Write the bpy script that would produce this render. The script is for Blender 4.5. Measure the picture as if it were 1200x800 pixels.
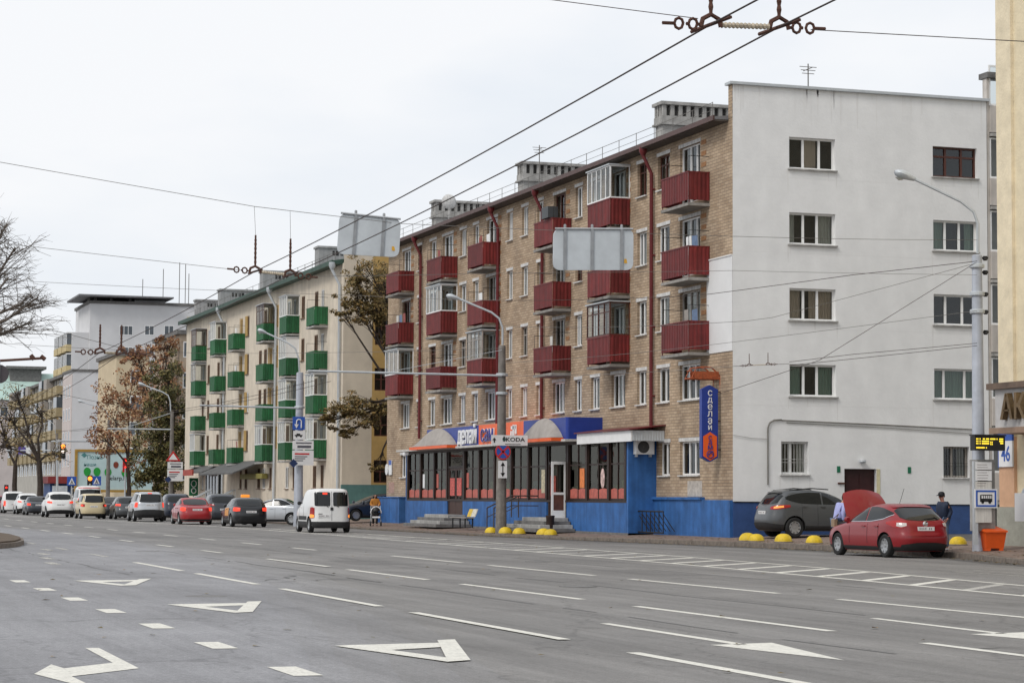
import bpy, bmesh, math, random
import numpy as np
from mathutils import Vector, Matrix
random.seed(7)
for o in list(bpy.data.objects): bpy.data.objects.remove(o)
S = bpy.context.scene
COL = S.collection

# ------------------------------------------------------------ camera
EYE, YAW, PITCH, ROLL, FPX = 1.52, 0.321017, 0.06856, 0.006, 2670.0
cd = bpy.data.cameras.new("camera"); cam = bpy.data.objects.new("camera", cd); COL.objects.link(cam)
cd.sensor_width = 36.0; cd.lens = FPX / 1200.0 * 36.0; cd.clip_start = 0.1; cd.clip_end = 5000
CR = Matrix.Rotation(-YAW, 3, 'Z') @ Matrix.Rotation(math.pi/2 + PITCH, 3, 'X') @ Matrix.Rotation(ROLL, 3, 'Z')
cam.matrix_world = Matrix.Translation((0, 0, EYE)) @ CR.to_4x4()
S.camera = cam
S.render.resolution_x, S.render.resolution_y = 1024, 682

# ------------------------------------------------------------ overcast sky, soft sun, exposure
SUN_EL, SUN_AZ = math.radians(46), math.radians(243)      # azimuth from +Y towards +X
w = bpy.data.worlds.new("World"); S.world = w; w.use_nodes = True
nt = w.node_tree; nt.nodes.clear()
N = nt.nodes.new; L = nt.links.new
sky = N('ShaderNodeTexSky'); sky.sky_type = 'NISHITA'; sky.sun_disc = False
sky.sun_elevation = SUN_EL; sky.sun_rotation = SUN_AZ; sky.dust_density = 3; sky.air_density = 1.0
skm = N('ShaderNodeVectorMath'); skm.operation = 'SCALE'; skm.inputs[3].default_value = 0.1
L(sky.outputs[0], skm.inputs[0])
tc = N('ShaderNodeTexCoord'); mp = N('ShaderNodeMapping'); mp.inputs['Scale'].default_value = (1.0, 1.0, 2.6)
no = N('ShaderNodeTexNoise'); no.inputs['Scale'].default_value = 4.5; no.inputs['Detail'].default_value = 5; no.inputs['Roughness'].default_value = .5
L(tc.outputs['Generated'], mp.inputs[0]); L(mp.outputs[0], no.inputs[0])
rp = N('ShaderNodeValToRGB'); rp.color_ramp.elements[0].position = .32; rp.color_ramp.elements[1].position = .62
rp.color_ramp.elements[0].color = (.75, .80, .865, 1); rp.color_ramp.elements[1].color = (.90, .91, .93, 1)
L(no.outputs[0], rp.inputs[0])
mx = N('ShaderNodeMix'); mx.data_type = 'RGBA'; mx.inputs[0].default_value = .93
L(skm.outputs[0], mx.inputs[6]); L(rp.outputs[0], mx.inputs[7])
bg = N('ShaderNodeBackground'); bg.inputs[1].default_value = 1.0
L(mx.outputs[2], bg.inputs[0])
wo = N('ShaderNodeOutputWorld'); L(bg.outputs[0], wo.inputs[0])

sd = bpy.data.lights.new("sun", 'SUN'); sun = bpy.data.objects.new("sun", sd); COL.objects.link(sun)
sd.energy = 1.5; sd.angle = math.radians(18); sd.color = (1, .96, .9)
sdir = Vector((math.sin(SUN_AZ)*math.cos(SUN_EL), math.cos(SUN_AZ)*math.cos(SUN_EL), math.sin(SUN_EL)))
sun.rotation_euler = sdir.to_track_quat('Z', 'Y').to_euler(); sun.location = (0, 0, 60)
S.view_settings.view_transform = 'Standard'; S.view_settings.look = 'None'
S.view_settings.gamma = 1; S.view_settings.exposure = 0.13

# ------------------------------------------------------------ measuring helpers (survey of the photograph)
def ray(px, py): return CR @ Vector(((px-600)/FPX, -(py-400)/FPX, -1.0))
E0 = Vector((0, 0, EYE))
def gnd(px, py, z=0.0):
    d = ray(px, py); return E0 + d*((z-EYE)/d.z)
def atX(px, py, X):
    d = ray(px, py); return E0 + d*(X/d.x)
def atY(px, py, Y):
    d = ray(px, py); return E0 + d*(Y/d.y)
def dep(px, py, D): return E0 + ray(px, py)*D
def YX(px, X): return atX(px, 500, X).y        # Y of a vertical line seen at px on plane x = X

# ------------------------------------------------------------ materials
def srgb(h):
    h = h.lstrip('#'); c = [int(h[i:i+2], 16)/255 for i in (0, 2, 4)]
    return tuple(((x/12.92) if x <= .04045 else ((x+.055)/1.055)**2.4) for x in c) + (1,)
def colr(c): return srgb(c) if isinstance(c, str) else tuple(c) + (1,)
def mul(c, k): return tuple(max(0, min(1, x*k)) for x in c[:3]) + (1,)
MATS = {}
def mat(name, c, rough=.7, metal=0, var=.12, scale=3.0, bump=0, bscale=40, spec=.4, coat=0, streak=None, vscale=None, ovar=0):
    """plain principled surface with broken-up colour and optional relief"""
    if name in MATS: return MATS[name]
    m = bpy.data.materials.new(name); m.use_nodes = True; nt = m.node_tree
    b = nt.nodes['Principled BSDF']; c = colr(c)
    b.inputs['Roughness'].default_value = rough; b.inputs['Metallic'].default_value = metal
    b.inputs['Specular IOR Level'].default_value = spec
    if coat: b.inputs['Coat Weight'].default_value = coat; b.inputs['Coat Roughness'].default_value = .06
    b.inputs['Base Color'].default_value = c
    if var or bump:
        tc = nt.nodes.new('ShaderNodeTexCoord'); mp = nt.nodes.new('ShaderNodeMapping')
        mp.inputs['Scale'].default_value = vscale or (1, 1, 1)
        nt.links.new(tc.outputs['Object'], mp.inputs[0])
    if var:
        n1 = nt.nodes.new('ShaderNodeTexNoise'); n1.inputs['Scale'].default_value = scale; n1.inputs['Detail'].default_value = 6
        n1.inputs['Roughness'].default_value = .65
        nt.links.new(mp.outputs[0], n1.inputs[0])
        r = nt.nodes.new('ShaderNodeValToRGB'); r.color_ramp.elements[0].position = .3; r.color_ramp.elements[1].position = .72
        r.color_ramp.elements[0].color = mul(c, 1-var*1.3); r.color_ramp.elements[1].color = mul(c, 1+var)
        nt.links.new(n1.outputs[0], r.inputs[0]); out = r.outputs[0]
        if streak:
            m2 = nt.nodes.new('ShaderNodeMapping'); m2.inputs['Scale'].default_value = streak[0]
            nt.links.new(tc.outputs['Object'], m2.inputs[0])
            n2 = nt.nodes.new('ShaderNodeTexNoise'); n2.inputs['Scale'].default_value = 1; n2.inputs['Detail'].default_value = 5
            nt.links.new(m2.outputs[0], n2.inputs[0])
            r2 = nt.nodes.new('ShaderNodeValToRGB'); r2.color_ramp.elements[0].position = .38; r2.color_ramp.elements[1].position = .68
            k = streak[1]; r2.color_ramp.elements[0].color = (k, k, k, 1); r2.color_ramp.elements[1].color = (1, 1, 1, 1)
            nt.links.new(n2.outputs[0], r2.inputs[0])
            mm = nt.nodes.new('ShaderNodeMix'); mm.data_type = 'RGBA'; mm.blend_type = 'MULTIPLY'; mm.inputs[0].default_value = 1
            nt.links.new(out, mm.inputs[6]); nt.links.new(r2.outputs[0], mm.inputs[7]); out = mm.outputs[2]
        if ovar:                                      # every piece has faded differently
            oi = nt.nodes.new('ShaderNodeObjectInfo'); mr = nt.nodes.new('ShaderNodeMapRange'); mr.inputs['To Min'].default_value = 1-ovar; mr.inputs['To Max'].default_value = 1+ovar
            nt.links.new(oi.outputs['Random'], mr.inputs[0]); sc = nt.nodes.new('ShaderNodeVectorMath'); sc.operation = 'SCALE'
            nt.links.new(out, sc.inputs[0]); nt.links.new(mr.outputs[0], sc.inputs[3]); out = sc.outputs[0]
        nt.links.new(out, b.inputs['Base Color'])
    if bump:
        nb = nt.nodes.new('ShaderNodeTexNoise'); nb.inputs['Scale'].default_value = bscale; nb.inputs['Detail'].default_value = 4
        nt.links.new(mp.outputs[0], nb.inputs[0])
        bp = nt.nodes.new('ShaderNodeBump'); bp.inputs['Strength'].default_value = bump; bp.inputs['Distance'].default_value = .02
        nt.links.new(nb.outputs[0], bp.inputs['Height']); nt.links.new(bp.outputs[0], b.inputs['Normal'])
    MATS[name] = m; return m

def emit(name, c, s):
    if name in MATS: return MATS[name]
    m = bpy.data.materials.new(name); m.use_nodes = True; b = m.node_tree.nodes['Principled BSDF']
    b.inputs['Base Color'].default_value = mul(colr(c), .5); b.inputs['Emission Color'].default_value = colr(c); b.inputs['Emission Strength'].default_value = s
    MATS[name] = m; return m

def brick_mat(name, c1, c2, mortar, bw=.26, bh=.083, axis='X', patch=None):
    """brick courses; axis X: wall lies in the YZ plane, axis Y: wall lies in the XZ plane"""
    m = bpy.data.materials.new(name); m.use_nodes = True; nt = m.node_tree; b = nt.nodes['Principled BSDF']
    b.inputs['Roughness'].default_value = .85; b.inputs['Specular IOR Level'].default_value = .2
    tc = nt.nodes.new('ShaderNodeTexCoord'); sp = nt.nodes.new('ShaderNodeSeparateXYZ'); cb = nt.nodes.new('ShaderNodeCombineXYZ')
    nt.links.new(tc.outputs['Object'], sp.inputs[0])
    nt.links.new(sp.outputs['Y' if axis == 'X' else 'X'], cb.inputs[0]); nt.links.new(sp.outputs['Z'], cb.inputs[1])
    br = nt.nodes.new('ShaderNodeTexBrick'); br.inputs['Scale'].default_value = 1; br.inputs['Brick Width'].default_value = bw
    br.inputs['Row Height'].default_value = bh; br.inputs['Mortar Size'].default_value = .011; br.inputs['Mortar Smooth'].default_value = .3; br.inputs['Bias'].default_value = -.25
    br.inputs['Color1'].default_value = colr(c1); br.inputs['Color2'].default_value = colr(c2); br.inputs['Mortar'].default_value = colr(mortar)
    nt.links.new(cb.outputs[0], br.inputs[0])
    n1 = nt.nodes.new('ShaderNodeTexNoise'); n1.inputs['Scale'].default_value = .8; n1.inputs['Detail'].default_value = 7
    nt.links.new(tc.outputs['Object'], n1.inputs[0])
    r = nt.nodes.new('ShaderNodeValToRGB'); r.color_ramp.elements[0].position = .3; r.color_ramp.elements[1].position = .7
    r.color_ramp.elements[0].color = (.74, .72, .7, 1); r.color_ramp.elements[1].color = (1.12, 1.1, 1.06, 1)
    nt.links.new(n1.outputs[0], r.inputs[0])
    mm = nt.nodes.new('ShaderNodeMix'); mm.data_type = 'RGBA'; mm.blend_type = 'MULTIPLY'; mm.inputs[0].default_value = 1
    nt.links.new(br.outputs[0], mm.inputs[6]); nt.links.new(r.outputs[0], mm.inputs[7])
    nt.links.new(mm.outputs[2], b.inputs['Base Color'])
    bp = nt.nodes.new('ShaderNodeBump'); bp.inputs['Strength'].default_value = .5; bp.inputs['Distance'].default_value = .01; bp.invert = True
    nt.links.new(br.outputs['Fac'], bp.inputs['Height']); nt.links.new(bp.outputs[0], b.inputs['Normal'])
    MATS[name] = m; return m

def glass(name, tint, refl=.05, fk=1.0, gc=(.9,.93,.95)):
    m = bpy.data.materials.new(name); m.use_nodes = True; nt = m.node_tree; nt.nodes.clear()
    t = nt.nodes.new('ShaderNodeBsdfTransparent'); t.inputs[0].default_value = tuple(tint)+(1,)
    g = nt.nodes.new('ShaderNodeBsdfGlossy'); g.inputs['Roughness'].default_value = .03; g.inputs[0].default_value = tuple(gc)+(1,)
    fr = nt.nodes.new('ShaderNodeFresnel'); fr.inputs[0].default_value = 1.5
    ad = nt.nodes.new('ShaderNodeMath'); ad.operation = 'MULTIPLY_ADD'; ad.inputs[1].default_value = fk; ad.inputs[2].default_value = refl
    nt.links.new(fr.outputs[0], ad.inputs[0])
    tcg = nt.nodes.new('ShaderNodeTexCoord'); nn = nt.nodes.new('ShaderNodeTexNoise'); nn.inputs['Scale'].default_value = 1.3
    nt.links.new(tcg.outputs['Object'], nn.inputs[0])
    bp = nt.nodes.new('ShaderNodeBump'); bp.inputs['Strength'].default_value = .06; bp.inputs['Distance'].default_value = .1
    nt.links.new(nn.outputs[0], bp.inputs['Height']); nt.links.new(bp.outputs[0], g.inputs['Normal'])
    mx = nt.nodes.new('ShaderNodeMixShader'); nt.links.new(ad.outputs[0], mx.inputs[0]); nt.links.new(t.outputs[0], mx.inputs[1]); nt.links.new(g.outputs[0], mx.inputs[2])
    o = nt.nodes.new('ShaderNodeOutputMaterial'); nt.links.new(mx.outputs[0], o.inputs[0])
    MATS[name] = m; return m

# ------------------------------------------------------------ mesh builder
class MB:
    def __init__(s, T=None): s.v = []; s.f = []; s.T = T
    def add(s, vs, fs):
        n = len(s.v)
        s.v += [tuple(s.T(*p)) if s.T else tuple(p) for p in vs]
        s.f += [tuple(i+n for i in f) for f in fs]; return s
    def box(s, x0, x1, y0, y1, z0, z1):
        return s.add([(x0,y0,z0),(x1,y0,z0),(x1,y1,z0),(x0,y1,z0),(x0,y0,z1),(x1,y0,z1),(x1,y1,z1),(x0,y1,z1)],
                     [(0,3,2,1),(4,5,6,7),(0,1,5,4),(1,2,6,5),(2,3,7,6),(3,0,4,7)])
    def bbox(s, x0, x1, y0, y1, z0, z1, b=.02):
        """box with bevelled vertical and top edges"""
        P = [(x0+b,y0),(x1-b,y0),(x1,y0+b),(x1,y1-b),(x1-b,y1),(x0+b,y1),(x0,y1-b),(x0,y0+b)]
        Q = [(x0+2*b,y0+b),(x1-2*b,y0+b),(x1-b,y0+2*b),(x1-b,y1-2*b),(x1-2*b,y1-b),(x0+2*b,y1-b),(x0+b,y1-2*b),(x0+b,y0+2*b)]
        vs = [(a,c,z0) for a,c in P]+[(a,c,z1-b) for a,c in P]+[(a,c,z1) for a,c in Q]
        fs = [tuple(range(7,-1,-1)), tuple(range(16,24))]
        for k in (0, 8):
            for i in range(8): j=(i+1)%8; fs.append((k+i,k+j,k+8+j,k+8+i))
        return s.add(vs, fs)
    def quad(s, a, b, c, d): return s.add([a,b,c,d],[(0,1,2,3)])
    def poly(s, P): return s.add(P, [tuple(range(len(P)))])
    def prism(s, P, d):
        """closed polygon P of 3D points swept by d"""
        n = len(P); d = Vector(d)
        vs = [tuple(p) for p in P] + [tuple(Vector(p)+d) for p in P]
        fs = [tuple(range(n-1,-1,-1)), tuple(range(n,2*n))] + [(i,(i+1)%n,n+(i+1)%n,n+i) for i in range(n)]
        return s.add(vs, fs)
    def path(s, pts, r, n=6, cap=True):
        pts = [Vector(p) for p in pts]; m = len(pts)
        rs = r if isinstance(r, (list, tuple)) else [r]*m
        vs = []; fs = []; prev = None
        for i, p in enumerate(pts):
            t = (pts[min(i+1,m-1)]-pts[max(i-1,0)])
            t = t.normalized() if t.length > 1e-9 else Vector((0,0,1))
            if prev is None: u = t.orthogonal().normalized()
            else:
                u = prev - t*prev.dot(t); u = u.normalized() if u.length > 1e-6 else t.orthogonal().normalized()
            prev = u; q = t.cross(u)
            for k in range(n):
                a = 2*math.pi*k/n; vs.append(p + (u*math.cos(a)+q*math.sin(a))*rs[i])
        for i in range(m-1):
            for k in range(n):
                k2=(k+1)%n; fs.append((i*n+k,i*n+k2,(i+1)*n+k2,(i+1)*n+k))
        if cap: fs += [tuple(range(n-1,-1,-1)), tuple(range((m-1)*n,m*n))]
        return s.add(vs, fs)
    def lathe(s, prof, n=16, c=(0,0,0), axis='Z', cap=True):
        """prof: list of (radius, height)"""
        vs = []; fs = []; m = len(prof)
        for r, h in prof:
            for k in range(n):
                a = 2*math.pi*k/n; x, y = r*math.cos(a), r*math.sin(a)
                p = (x,y,h) if axis == 'Z' else ((h,x,y) if axis == 'X' else (x,h,y))
                vs.append((p[0]+c[0],p[1]+c[1],p[2]+c[2]))
        for i in range(m-1):
            for k in range(n):
                k2=(k+1)%n; fs.append((i*n+k,i*n+k2,(i+1)*n+k2,(i+1)*n+k))
        if cap and prof[0][0] > 1e-6: fs.append(tuple(range(n-1,-1,-1)))
        if cap and prof[-1][0] > 1e-6: fs.append(tuple(range((m-1)*n,m*n)))
        return s.add(vs, fs)
    def wall(s, u0, u1, z0, z1, holes, dp=.2, d=0.0, skip=None):
        """sheet in the local u-z plane (facing -d) with rectangular holes and reveals"""
        us = sorted({u0,u1,*[h[0] for h in holes],*[h[1] for h in holes]}); us = [u for u in us if u0<=u<=u1]
        zs = sorted({z0,z1,*[h[2] for h in holes],*[h[3] for h in holes]}); zs = [z for z in zs if z0<=z<=z1]
        for i in range(len(us)-1):
            run = None
            for j in range(len(zs)-1):
                uc, zc = (us[i]+us[i+1])/2, (zs[j]+zs[j+1])/2
                if any(h[0]<uc<h[1] and h[2]<zc<h[3] for h in holes): continue
                s.add([(us[i],d,zs[j]),(us[i+1],d,zs[j]),(us[i+1],d,zs[j+1]),(us[i],d,zs[j+1])],[(0,1,2,3)])
        for a,b,c,e in holes:
            s.add([(a,d,c),(b,d,c),(b,d,e),(a,d,e),(a,d+dp,c),(b,d+dp,c),(b,d+dp,e),(a,d+dp,e)],
                  [(0,4,5,1),(1,5,6,2),(2,6,7,3),(3,7,4,0)])
        return s
    def mesh(s, name, off=(0,0,0), smooth=False):
        me = bpy.data.meshes.new(name)
        me.from_pydata([(x-off[0],y-off[1],z-off[2]) for x,y,z in s.v], [], s.f); me.update()
        bm = bmesh.new(); bm.from_mesh(me)
        if smooth: bmesh.ops.remove_doubles(bm, verts=bm.verts, dist=1e-5); bmesh.ops.recalc_face_normals(bm, faces=bm.faces)
        bm.to_mesh(me); bm.free()
        if smooth:
            for p in me.polygons: p.use_smooth = True
            me.set_sharp_from_angle(angle=math.radians(40))
        return me
    def build(s, name, m, parent=None, smooth=False, kind=None):
        """vertices are world coordinates; the object is parented so that they stay there"""
        off = rootloc(parent)
        return link(name, s.mesh(name, off, smooth), m, parent, kind=kind)
def rootloc(p):
    t = Vector((0,0,0))
    while p is not None: t += p.location; p = p.parent
    return t
def link(name, me, m, parent=None, loc=(0,0,0), rz=0, kind=None):
    if m is not None and not me.materials: me.materials.append(m)
    o = bpy.data.objects.new(name, me); COL.objects.link(o); o.parent = parent; o.location = loc
    o.rotation_euler = (0,0,rz)
    if kind: o['kind'] = kind
    return o
def thing(name, loc, label, cat, group=None, rz=0):
    o = bpy.data.objects.new(name, None); COL.objects.link(o); o.location = loc; o.rotation_euler = (0,0,rz)
    o.empty_display_size = .3
    return tag(o, label, cat, group)
def tag(o, label, cat, group=None):
    o['label'] = label; o['category'] = cat
    if group: o['group'] = group
    return o
def frame(ox, oy, rz):
    c, s_ = math.cos(rz), math.sin(rz)
    def T(u, d, z): return (ox + u*c - d*s_, oy + u*s_ + d*c, z)
    T.rz = rz; return T
def text_mesh(body, size, ext=.0, align='CENTER', bold=0.0, xs=1.0):
    cu = bpy.data.curves.new("lettering", 'FONT'); cu.body = body; cu.size = size; cu.extrude = ext; cu.align_x = align; cu.align_y = 'CENTER'
    cu.offset = bold; cu.resolution_u = 3
    o = bpy.data.objects.new("lettering", cu); COL.objects.link(o)
    dg = bpy.context.evaluated_depsgraph_get(); me = bpy.data.meshes.new_from_object(o.evaluated_get(dg))
    bpy.data.objects.remove(o); bpy.data.curves.remove(cu)
    # stand the text up: x right, z up, facing -y
    for v in me.vertices: v.co = Vector((v.co.x*xs, -v.co.z, v.co.y))
    me.materials.clear(); me.name = "lettering"
    return me
def put_text(parent, body, size, m, T, u, d, z, ext=.01, name="lettering", bold=0.0, xs=1.0):
    me = text_mesh(body, size, ext, bold=bold, xs=xs)
    p = Vector(T(u, d, z)) - rootloc(parent)
    return link(name, me, m, parent, p, T.rz)
# ------------------------------------------------------------ shared materials
def asphalt(name, c, tracks, axis_dark=.8):
    m = bpy.data.materials.new(name); m.use_nodes = True; nt = m.node_tree; b = nt.nodes['Principled BSDF']
    b.inputs['Specular IOR Level'].default_value = .35
    tc = nt.nodes.new('ShaderNodeTexCoord')
    def noise(scale, det, sc=(1,1,1), rough=.6):
        mp = nt.nodes.new('ShaderNodeMapping'); mp.inputs['Scale'].default_value = sc
        nt.links.new(tc.outputs['Object'], mp.inputs[0])
        n = nt.nodes.new('ShaderNodeTexNoise'); n.inputs['Scale'].default_value = scale; n.inputs['Detail'].default_value = det; n.inputs['Roughness'].default_value = rough
        nt.links.new(mp.outputs[0], n.inputs[0]); return n.outputs[0]
    def ramp(x, p0, c0, p1, c1):
        r = nt.nodes.new('ShaderNodeValToRGB'); r.color_ramp.elements[0].position = p0; r.color_ramp.elements[1].position = p1
        r.color_ramp.elements[0].color = c0; r.color_ramp.elements[1].color = c1; nt.links.new(x, r.inputs[0]); return r.outputs[0]
    def mulc(a, b_):
        mm = nt.nodes.new('ShaderNodeMix'); mm.data_type = 'RGBA'; mm.blend_type = 'MULTIPLY'; mm.inputs[0].default_value = 1
        nt.links.new(a, mm.inputs[6]); nt.links.new(b_, mm.inputs[7]); return mm.outputs[2]
    g = lambda k: (k, k, k, 1)
    base = ramp(noise(14, 10, rough=.9), .33, mul(c, .62), .68, mul(c, 1.34))          # aggregate
    base = mulc(base, ramp(noise(55, 3, rough=.8), .32, g(.72), .68, g(1.24)))          # stones in the wearing course
    base = mulc(base, ramp(noise(.22, 6), .3, g(.80), .7, g(1.14)))                    # broad tone
    base = mulc(base, ramp(noise(1, 6, (1.1, .03, 1), .75), .34, g(tracks), .62, g(1.08)))   # streaks along the lanes
    base = mulc(base, ramp(noise(1, 4, (3.5, .3, 1), .7), .3, g(.9), .6, g(1.03)))
    base = mulc(base, ramp(noise(.9, 6, (1.6, .5, 1), .75), .60, g(1), .74, g(axis_dark)))     # oil and repairs
    wv = nt.nodes.new('ShaderNodeTexVoronoi'); wv.feature = 'DISTANCE_TO_EDGE'; wv.inputs['Scale'].default_value = .16
    mpv = nt.nodes.new('ShaderNodeMapping'); mpv.inputs['Scale'].default_value = (2.2, .8, 1)
    add = nt.nodes.new('ShaderNodeMix'); add.data_type = 'RGBA'; add.blend_type = 'ADD'; add.inputs[0].default_value = 1
    nz = nt.nodes.new('ShaderNodeTexNoise'); nz.inputs['Scale'].default_value = 1.6; nz.inputs['Detail'].default_value = 5
    nt.links.new(tc.outputs['Object'], nz.inputs[0]); nt.links.new(tc.outputs['Object'], add.inputs[6]); nt.links.new(nz.outputs[1], add.inputs[7])
    nt.links.new(add.outputs[2], mpv.inputs[0]); nt.links.new(mpv.outputs[0], wv.inputs[0])
    base = mulc(base, ramp(wv.outputs[0], .0, g(.72), .009, g(1)))                     # thin cracks
    nt.links.new(base, b.inputs['Base Color'])
    rr = nt.nodes.new('ShaderNodeMapRange'); rr.inputs['To Min'].default_value = .55; rr.inputs['To Max'].default_value = .85
    nt.links.new(noise(.5, 4), rr.inputs[0]); nt.links.new(rr.outputs[0], b.inputs['Roughness'])
    bp = nt.nodes.new('ShaderNodeBump'); bp.inputs['Strength'].default_value = .35; bp.inputs['Distance'].default_value = .008
    nt.links.new(noise(60, 3), bp.inputs['Height']); nt.links.new(bp.outputs[0], b.inputs['Normal'])
    return m
M_road = asphalt('asphalt', (.215, .206, .197, 1), .68, .72)
M_road2 = asphalt('asphalt_pale', (.258, .256, .266, 1), .82, .82)
M_yard = asphalt('asphalt_yard', (.10, .095, .09, 1), .9)
def worn_paint(name, c, wear):
    m = mat(name, c, .75, var=.10, scale=5, streak=((30, 12, 1), .82)); nt = m.node_tree; b = nt.nodes['Principled BSDF']
    src = b.inputs['Base Color'].links[0].from_socket; tc = nt.nodes.new('ShaderNodeTexCoord'); n = nt.nodes.new('ShaderNodeTexNoise'); n.inputs['Scale'].default_value = 7; n.inputs['Detail'].default_value = 9; n.inputs['Roughness'].default_value = .8
    mp = nt.nodes.new('ShaderNodeMapping'); mp.inputs['Scale'].default_value = (1.6, .6, 1); nt.links.new(tc.outputs['Object'], mp.inputs[0]); nt.links.new(mp.outputs[0], n.inputs[0])
    r = nt.nodes.new('ShaderNodeValToRGB'); r.color_ramp.elements[0].position = wear-.06; r.color_ramp.elements[1].position = wear+.05; r.color_ramp.elements[0].color = (1,1,1,1); r.color_ramp.elements[1].color = (0,0,0,1)
    nt.links.new(n.outputs[0], r.inputs[0]); mx = nt.nodes.new('ShaderNodeMix'); mx.data_type = 'RGBA'; mx.inputs[7].default_value = (.23,.22,.21,1)
    nt.links.new(r.outputs[0], mx.inputs[0]); nt.links.new(src, mx.inputs[6]); nt.links.new(mx.outputs[2], b.inputs['Base Color']); return m
M_paint = worn_paint('road_paint', (.74, .72, .65), .36)
M_paintworn = worn_paint('road_paint_worn', (.58, .56, .51), .50)
M_pave = mat('paving', (.24, .175, .14), .85, var=.22, scale=2.2, bump=.4, bscale=30, streak=((5, 5, 1), .75))
M_kerb = mat('kerb_concrete', (.185, .155, .13), .85, var=.25, scale=6, bump=.3)
M_soil = mat('soil', (.12, .09, .065), .95, var=.3, scale=8, bump=.6)
M_conc = mat('concrete', (.42, .41, .39), .85, var=.22, scale=2.5, bump=.25, streak=((3, 3, .4), .7))
M_oldwood = mat('frame_oldwood', (.20,.125,.08), .6, var=.25, scale=8)
M_concd = mat('concrete_dark', (.16, .155, .15), .85, var=.3, scale=2.5, bump=.25)
M_plaster = mat('plaster_white', (.80, .80, .795), .85, var=.045, scale=1.3, bump=.3, bscale=9, streak=((1.1, 1.1, .30), .94))
M_plaster2 = mat('plaster_bright', (.72, .72, .72), .8, var=.04, scale=1.2, bump=.1)
M_blue = mat('paint_blue', (.036, .145, .41), .6, var=.22, scale=1.6, bump=.2, streak=((3.5, 3.5, .35), .68))
M_bluedark = mat('paint_blue_dark', (.032, .075, .21), .6, var=.15, scale=2.5, bump=.15)
M_red = mat('balcony_red', (.185, .022, .021), .5, var=.2, scale=2.5, streak=((6, 6, .5), .66), ovar=.16)
M_pipe = mat('pipe_red', (.13, .016, .018), .45, var=.15, scale=4)
M_gutter = mat('gutter_brown', (.085, .042, .036), .5, var=.2, scale=4)
M_green = mat('balcony_green', (.022, .14, .05), .5, var=.2, scale=2.2, streak=((6, 6, .5), .68), ovar=.16)
M_pvc = mat('pvc_white', (.80, .80, .79), .4, var=.06, scale=4)
M_sill = mat('sill_white', (.68, .67, .65), .55, var=.14, scale=6, streak=((9, 9, 2), .7))
M_wood = mat('frame_brown', (.085, .028, .018), .5, var=.2, scale=8)
M_woodp = mat('frame_grey', (.34, .31, .28), .6, var=.2, scale=8)
M_dark = mat('unlit_dark', (.035, .034, .033), .9, var=.3, scale=1)  # darkness of unlit openings, put into the colour
M_curt = mat('curtain', (.62, .60, .56), .9, var=.15, scale=3, vscale=(8, 8, .5))
M_curt2 = mat('curtain_green', (.33, .45, .38), .9, var=.15, scale=3, vscale=(8, 8, .5))
M_curt3 = mat('curtain_beige', (.66, .52, .42), .9, var=.12, scale=3, vscale=(8, 8, .5))
M_glass = glass('window_glass', (.70, .74, .73), .03, .75)
M_oldglass = glass('old_glass', (.55, .55, .52), .01, .4)
M_gdark = mat('glass_dark', (.012, .014, .016), .05, var=0, spec=.7)
M_steel = mat('steel_grey', (.36, .37, .38), .5, metal=.6, var=.15, scale=5)
M_black = mat('black_metal', (.02, .02, .02), .5, var=.1)
M_rust = mat('rusty_iron', (.085, .035, .022), .8, var=.35, scale=30, bump=.4)
M_wire = mat('wire_dark', (.045, .03, .025), .7, var=0)
M_wireg = mat('wire_grey', (.16, .15, .14), .7, var=0)
M_galv = mat('galvanised', (.50, .53, .55), .5, metal=.25, var=.08, scale=3)
M_polec = mat('pole_concrete', (.235, .215, .195), .85, var=.25, scale=4, bump=.3, streak=((5, 5, .6), .7))
M_poleg = mat('pole_paint', (.47, .50, .56), .55, var=.1, scale=3, streak=((5, 5, .4), .8))
M_yellow = mat('dome_yellow', (.72, .50, .02), .55, var=.15, scale=8, streak=((6, 6, 2), .8))
M_orange = mat('plastic_orange', (.72, .10, .012), .45, var=.1, scale=3)
M_white = mat('sign_white', (.78, .78, .78), .45, var=.05)
M_signblue = mat('sign_blue', (.03, .10, .42), .4, var=.05)
M_signred = mat('sign_red', (.55, .03, .03), .4, var=.05)
M_signblack = mat('sign_black', (.02, .02, .02), .5, var=0)

# ------------------------------------------------------------ ground, road, markings, pavement
KERB = [(28.6,30),(28.8,40),(29.3,45),(30.3,50.3),(31.6,55.5),(31.9,60),(31.9,67),(31.4,73),(30.6,79),(29.85,85),(29.3,92),(29.2,110),(29.2,320)]
KX = 29.5
def kx(y):
    for (x0,y0),(x1,y1) in zip(KERB, KERB[1:]):
        if y0 <= y <= y1: return x0+(x1-x0)*(y-y0)/(y1-y0)
    return KERB[-1][0]
def zsw(x): return .03 + .038*(x-29.8)
def zrd(x): return -.07*min(1, max(0, (x-24.0)/5.5))
g = MB(); g.quad((-900,-300,-.06),(1500,-300,-.06),(1500,2500,-.06),(-900,2500,-.06)).build('ground', M_yard, kind='structure')
mb = MB(); mb.quad((-30,-40,0),(24,-40,0),(24,700,0),(-30,700,0))
for (x0,y0),(x1,y1) in zip([(28.6,-40)]+KERB, KERB+[(29.2,700)]): mb.quad((24,y0,0),(x0,y0,-.07),(x1,y1,-.07),(24,y1,0)) if y1 > y0 else None
road = mb.build('road', M_road, kind='structure')
pts = [(560,800),(480,740),(400,690),(352,672),(300,656),(220,642),(140,629.5),(70,621.5),(0,617)]
P = [gnd(*q) for q in pts]
edge = [(6.2,-5)] + [(p.x-.6,p.y) for p in P] + [(11.2,112),(10.2,150)]
def edge_x(y):
    for (x0,y0),(x1,y1) in zip(edge, edge[1:]):
        if y0 <= y <= y1: return x0+(x1-x0)*(y-y0)/(y1-y0)
    return 8.0
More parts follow.
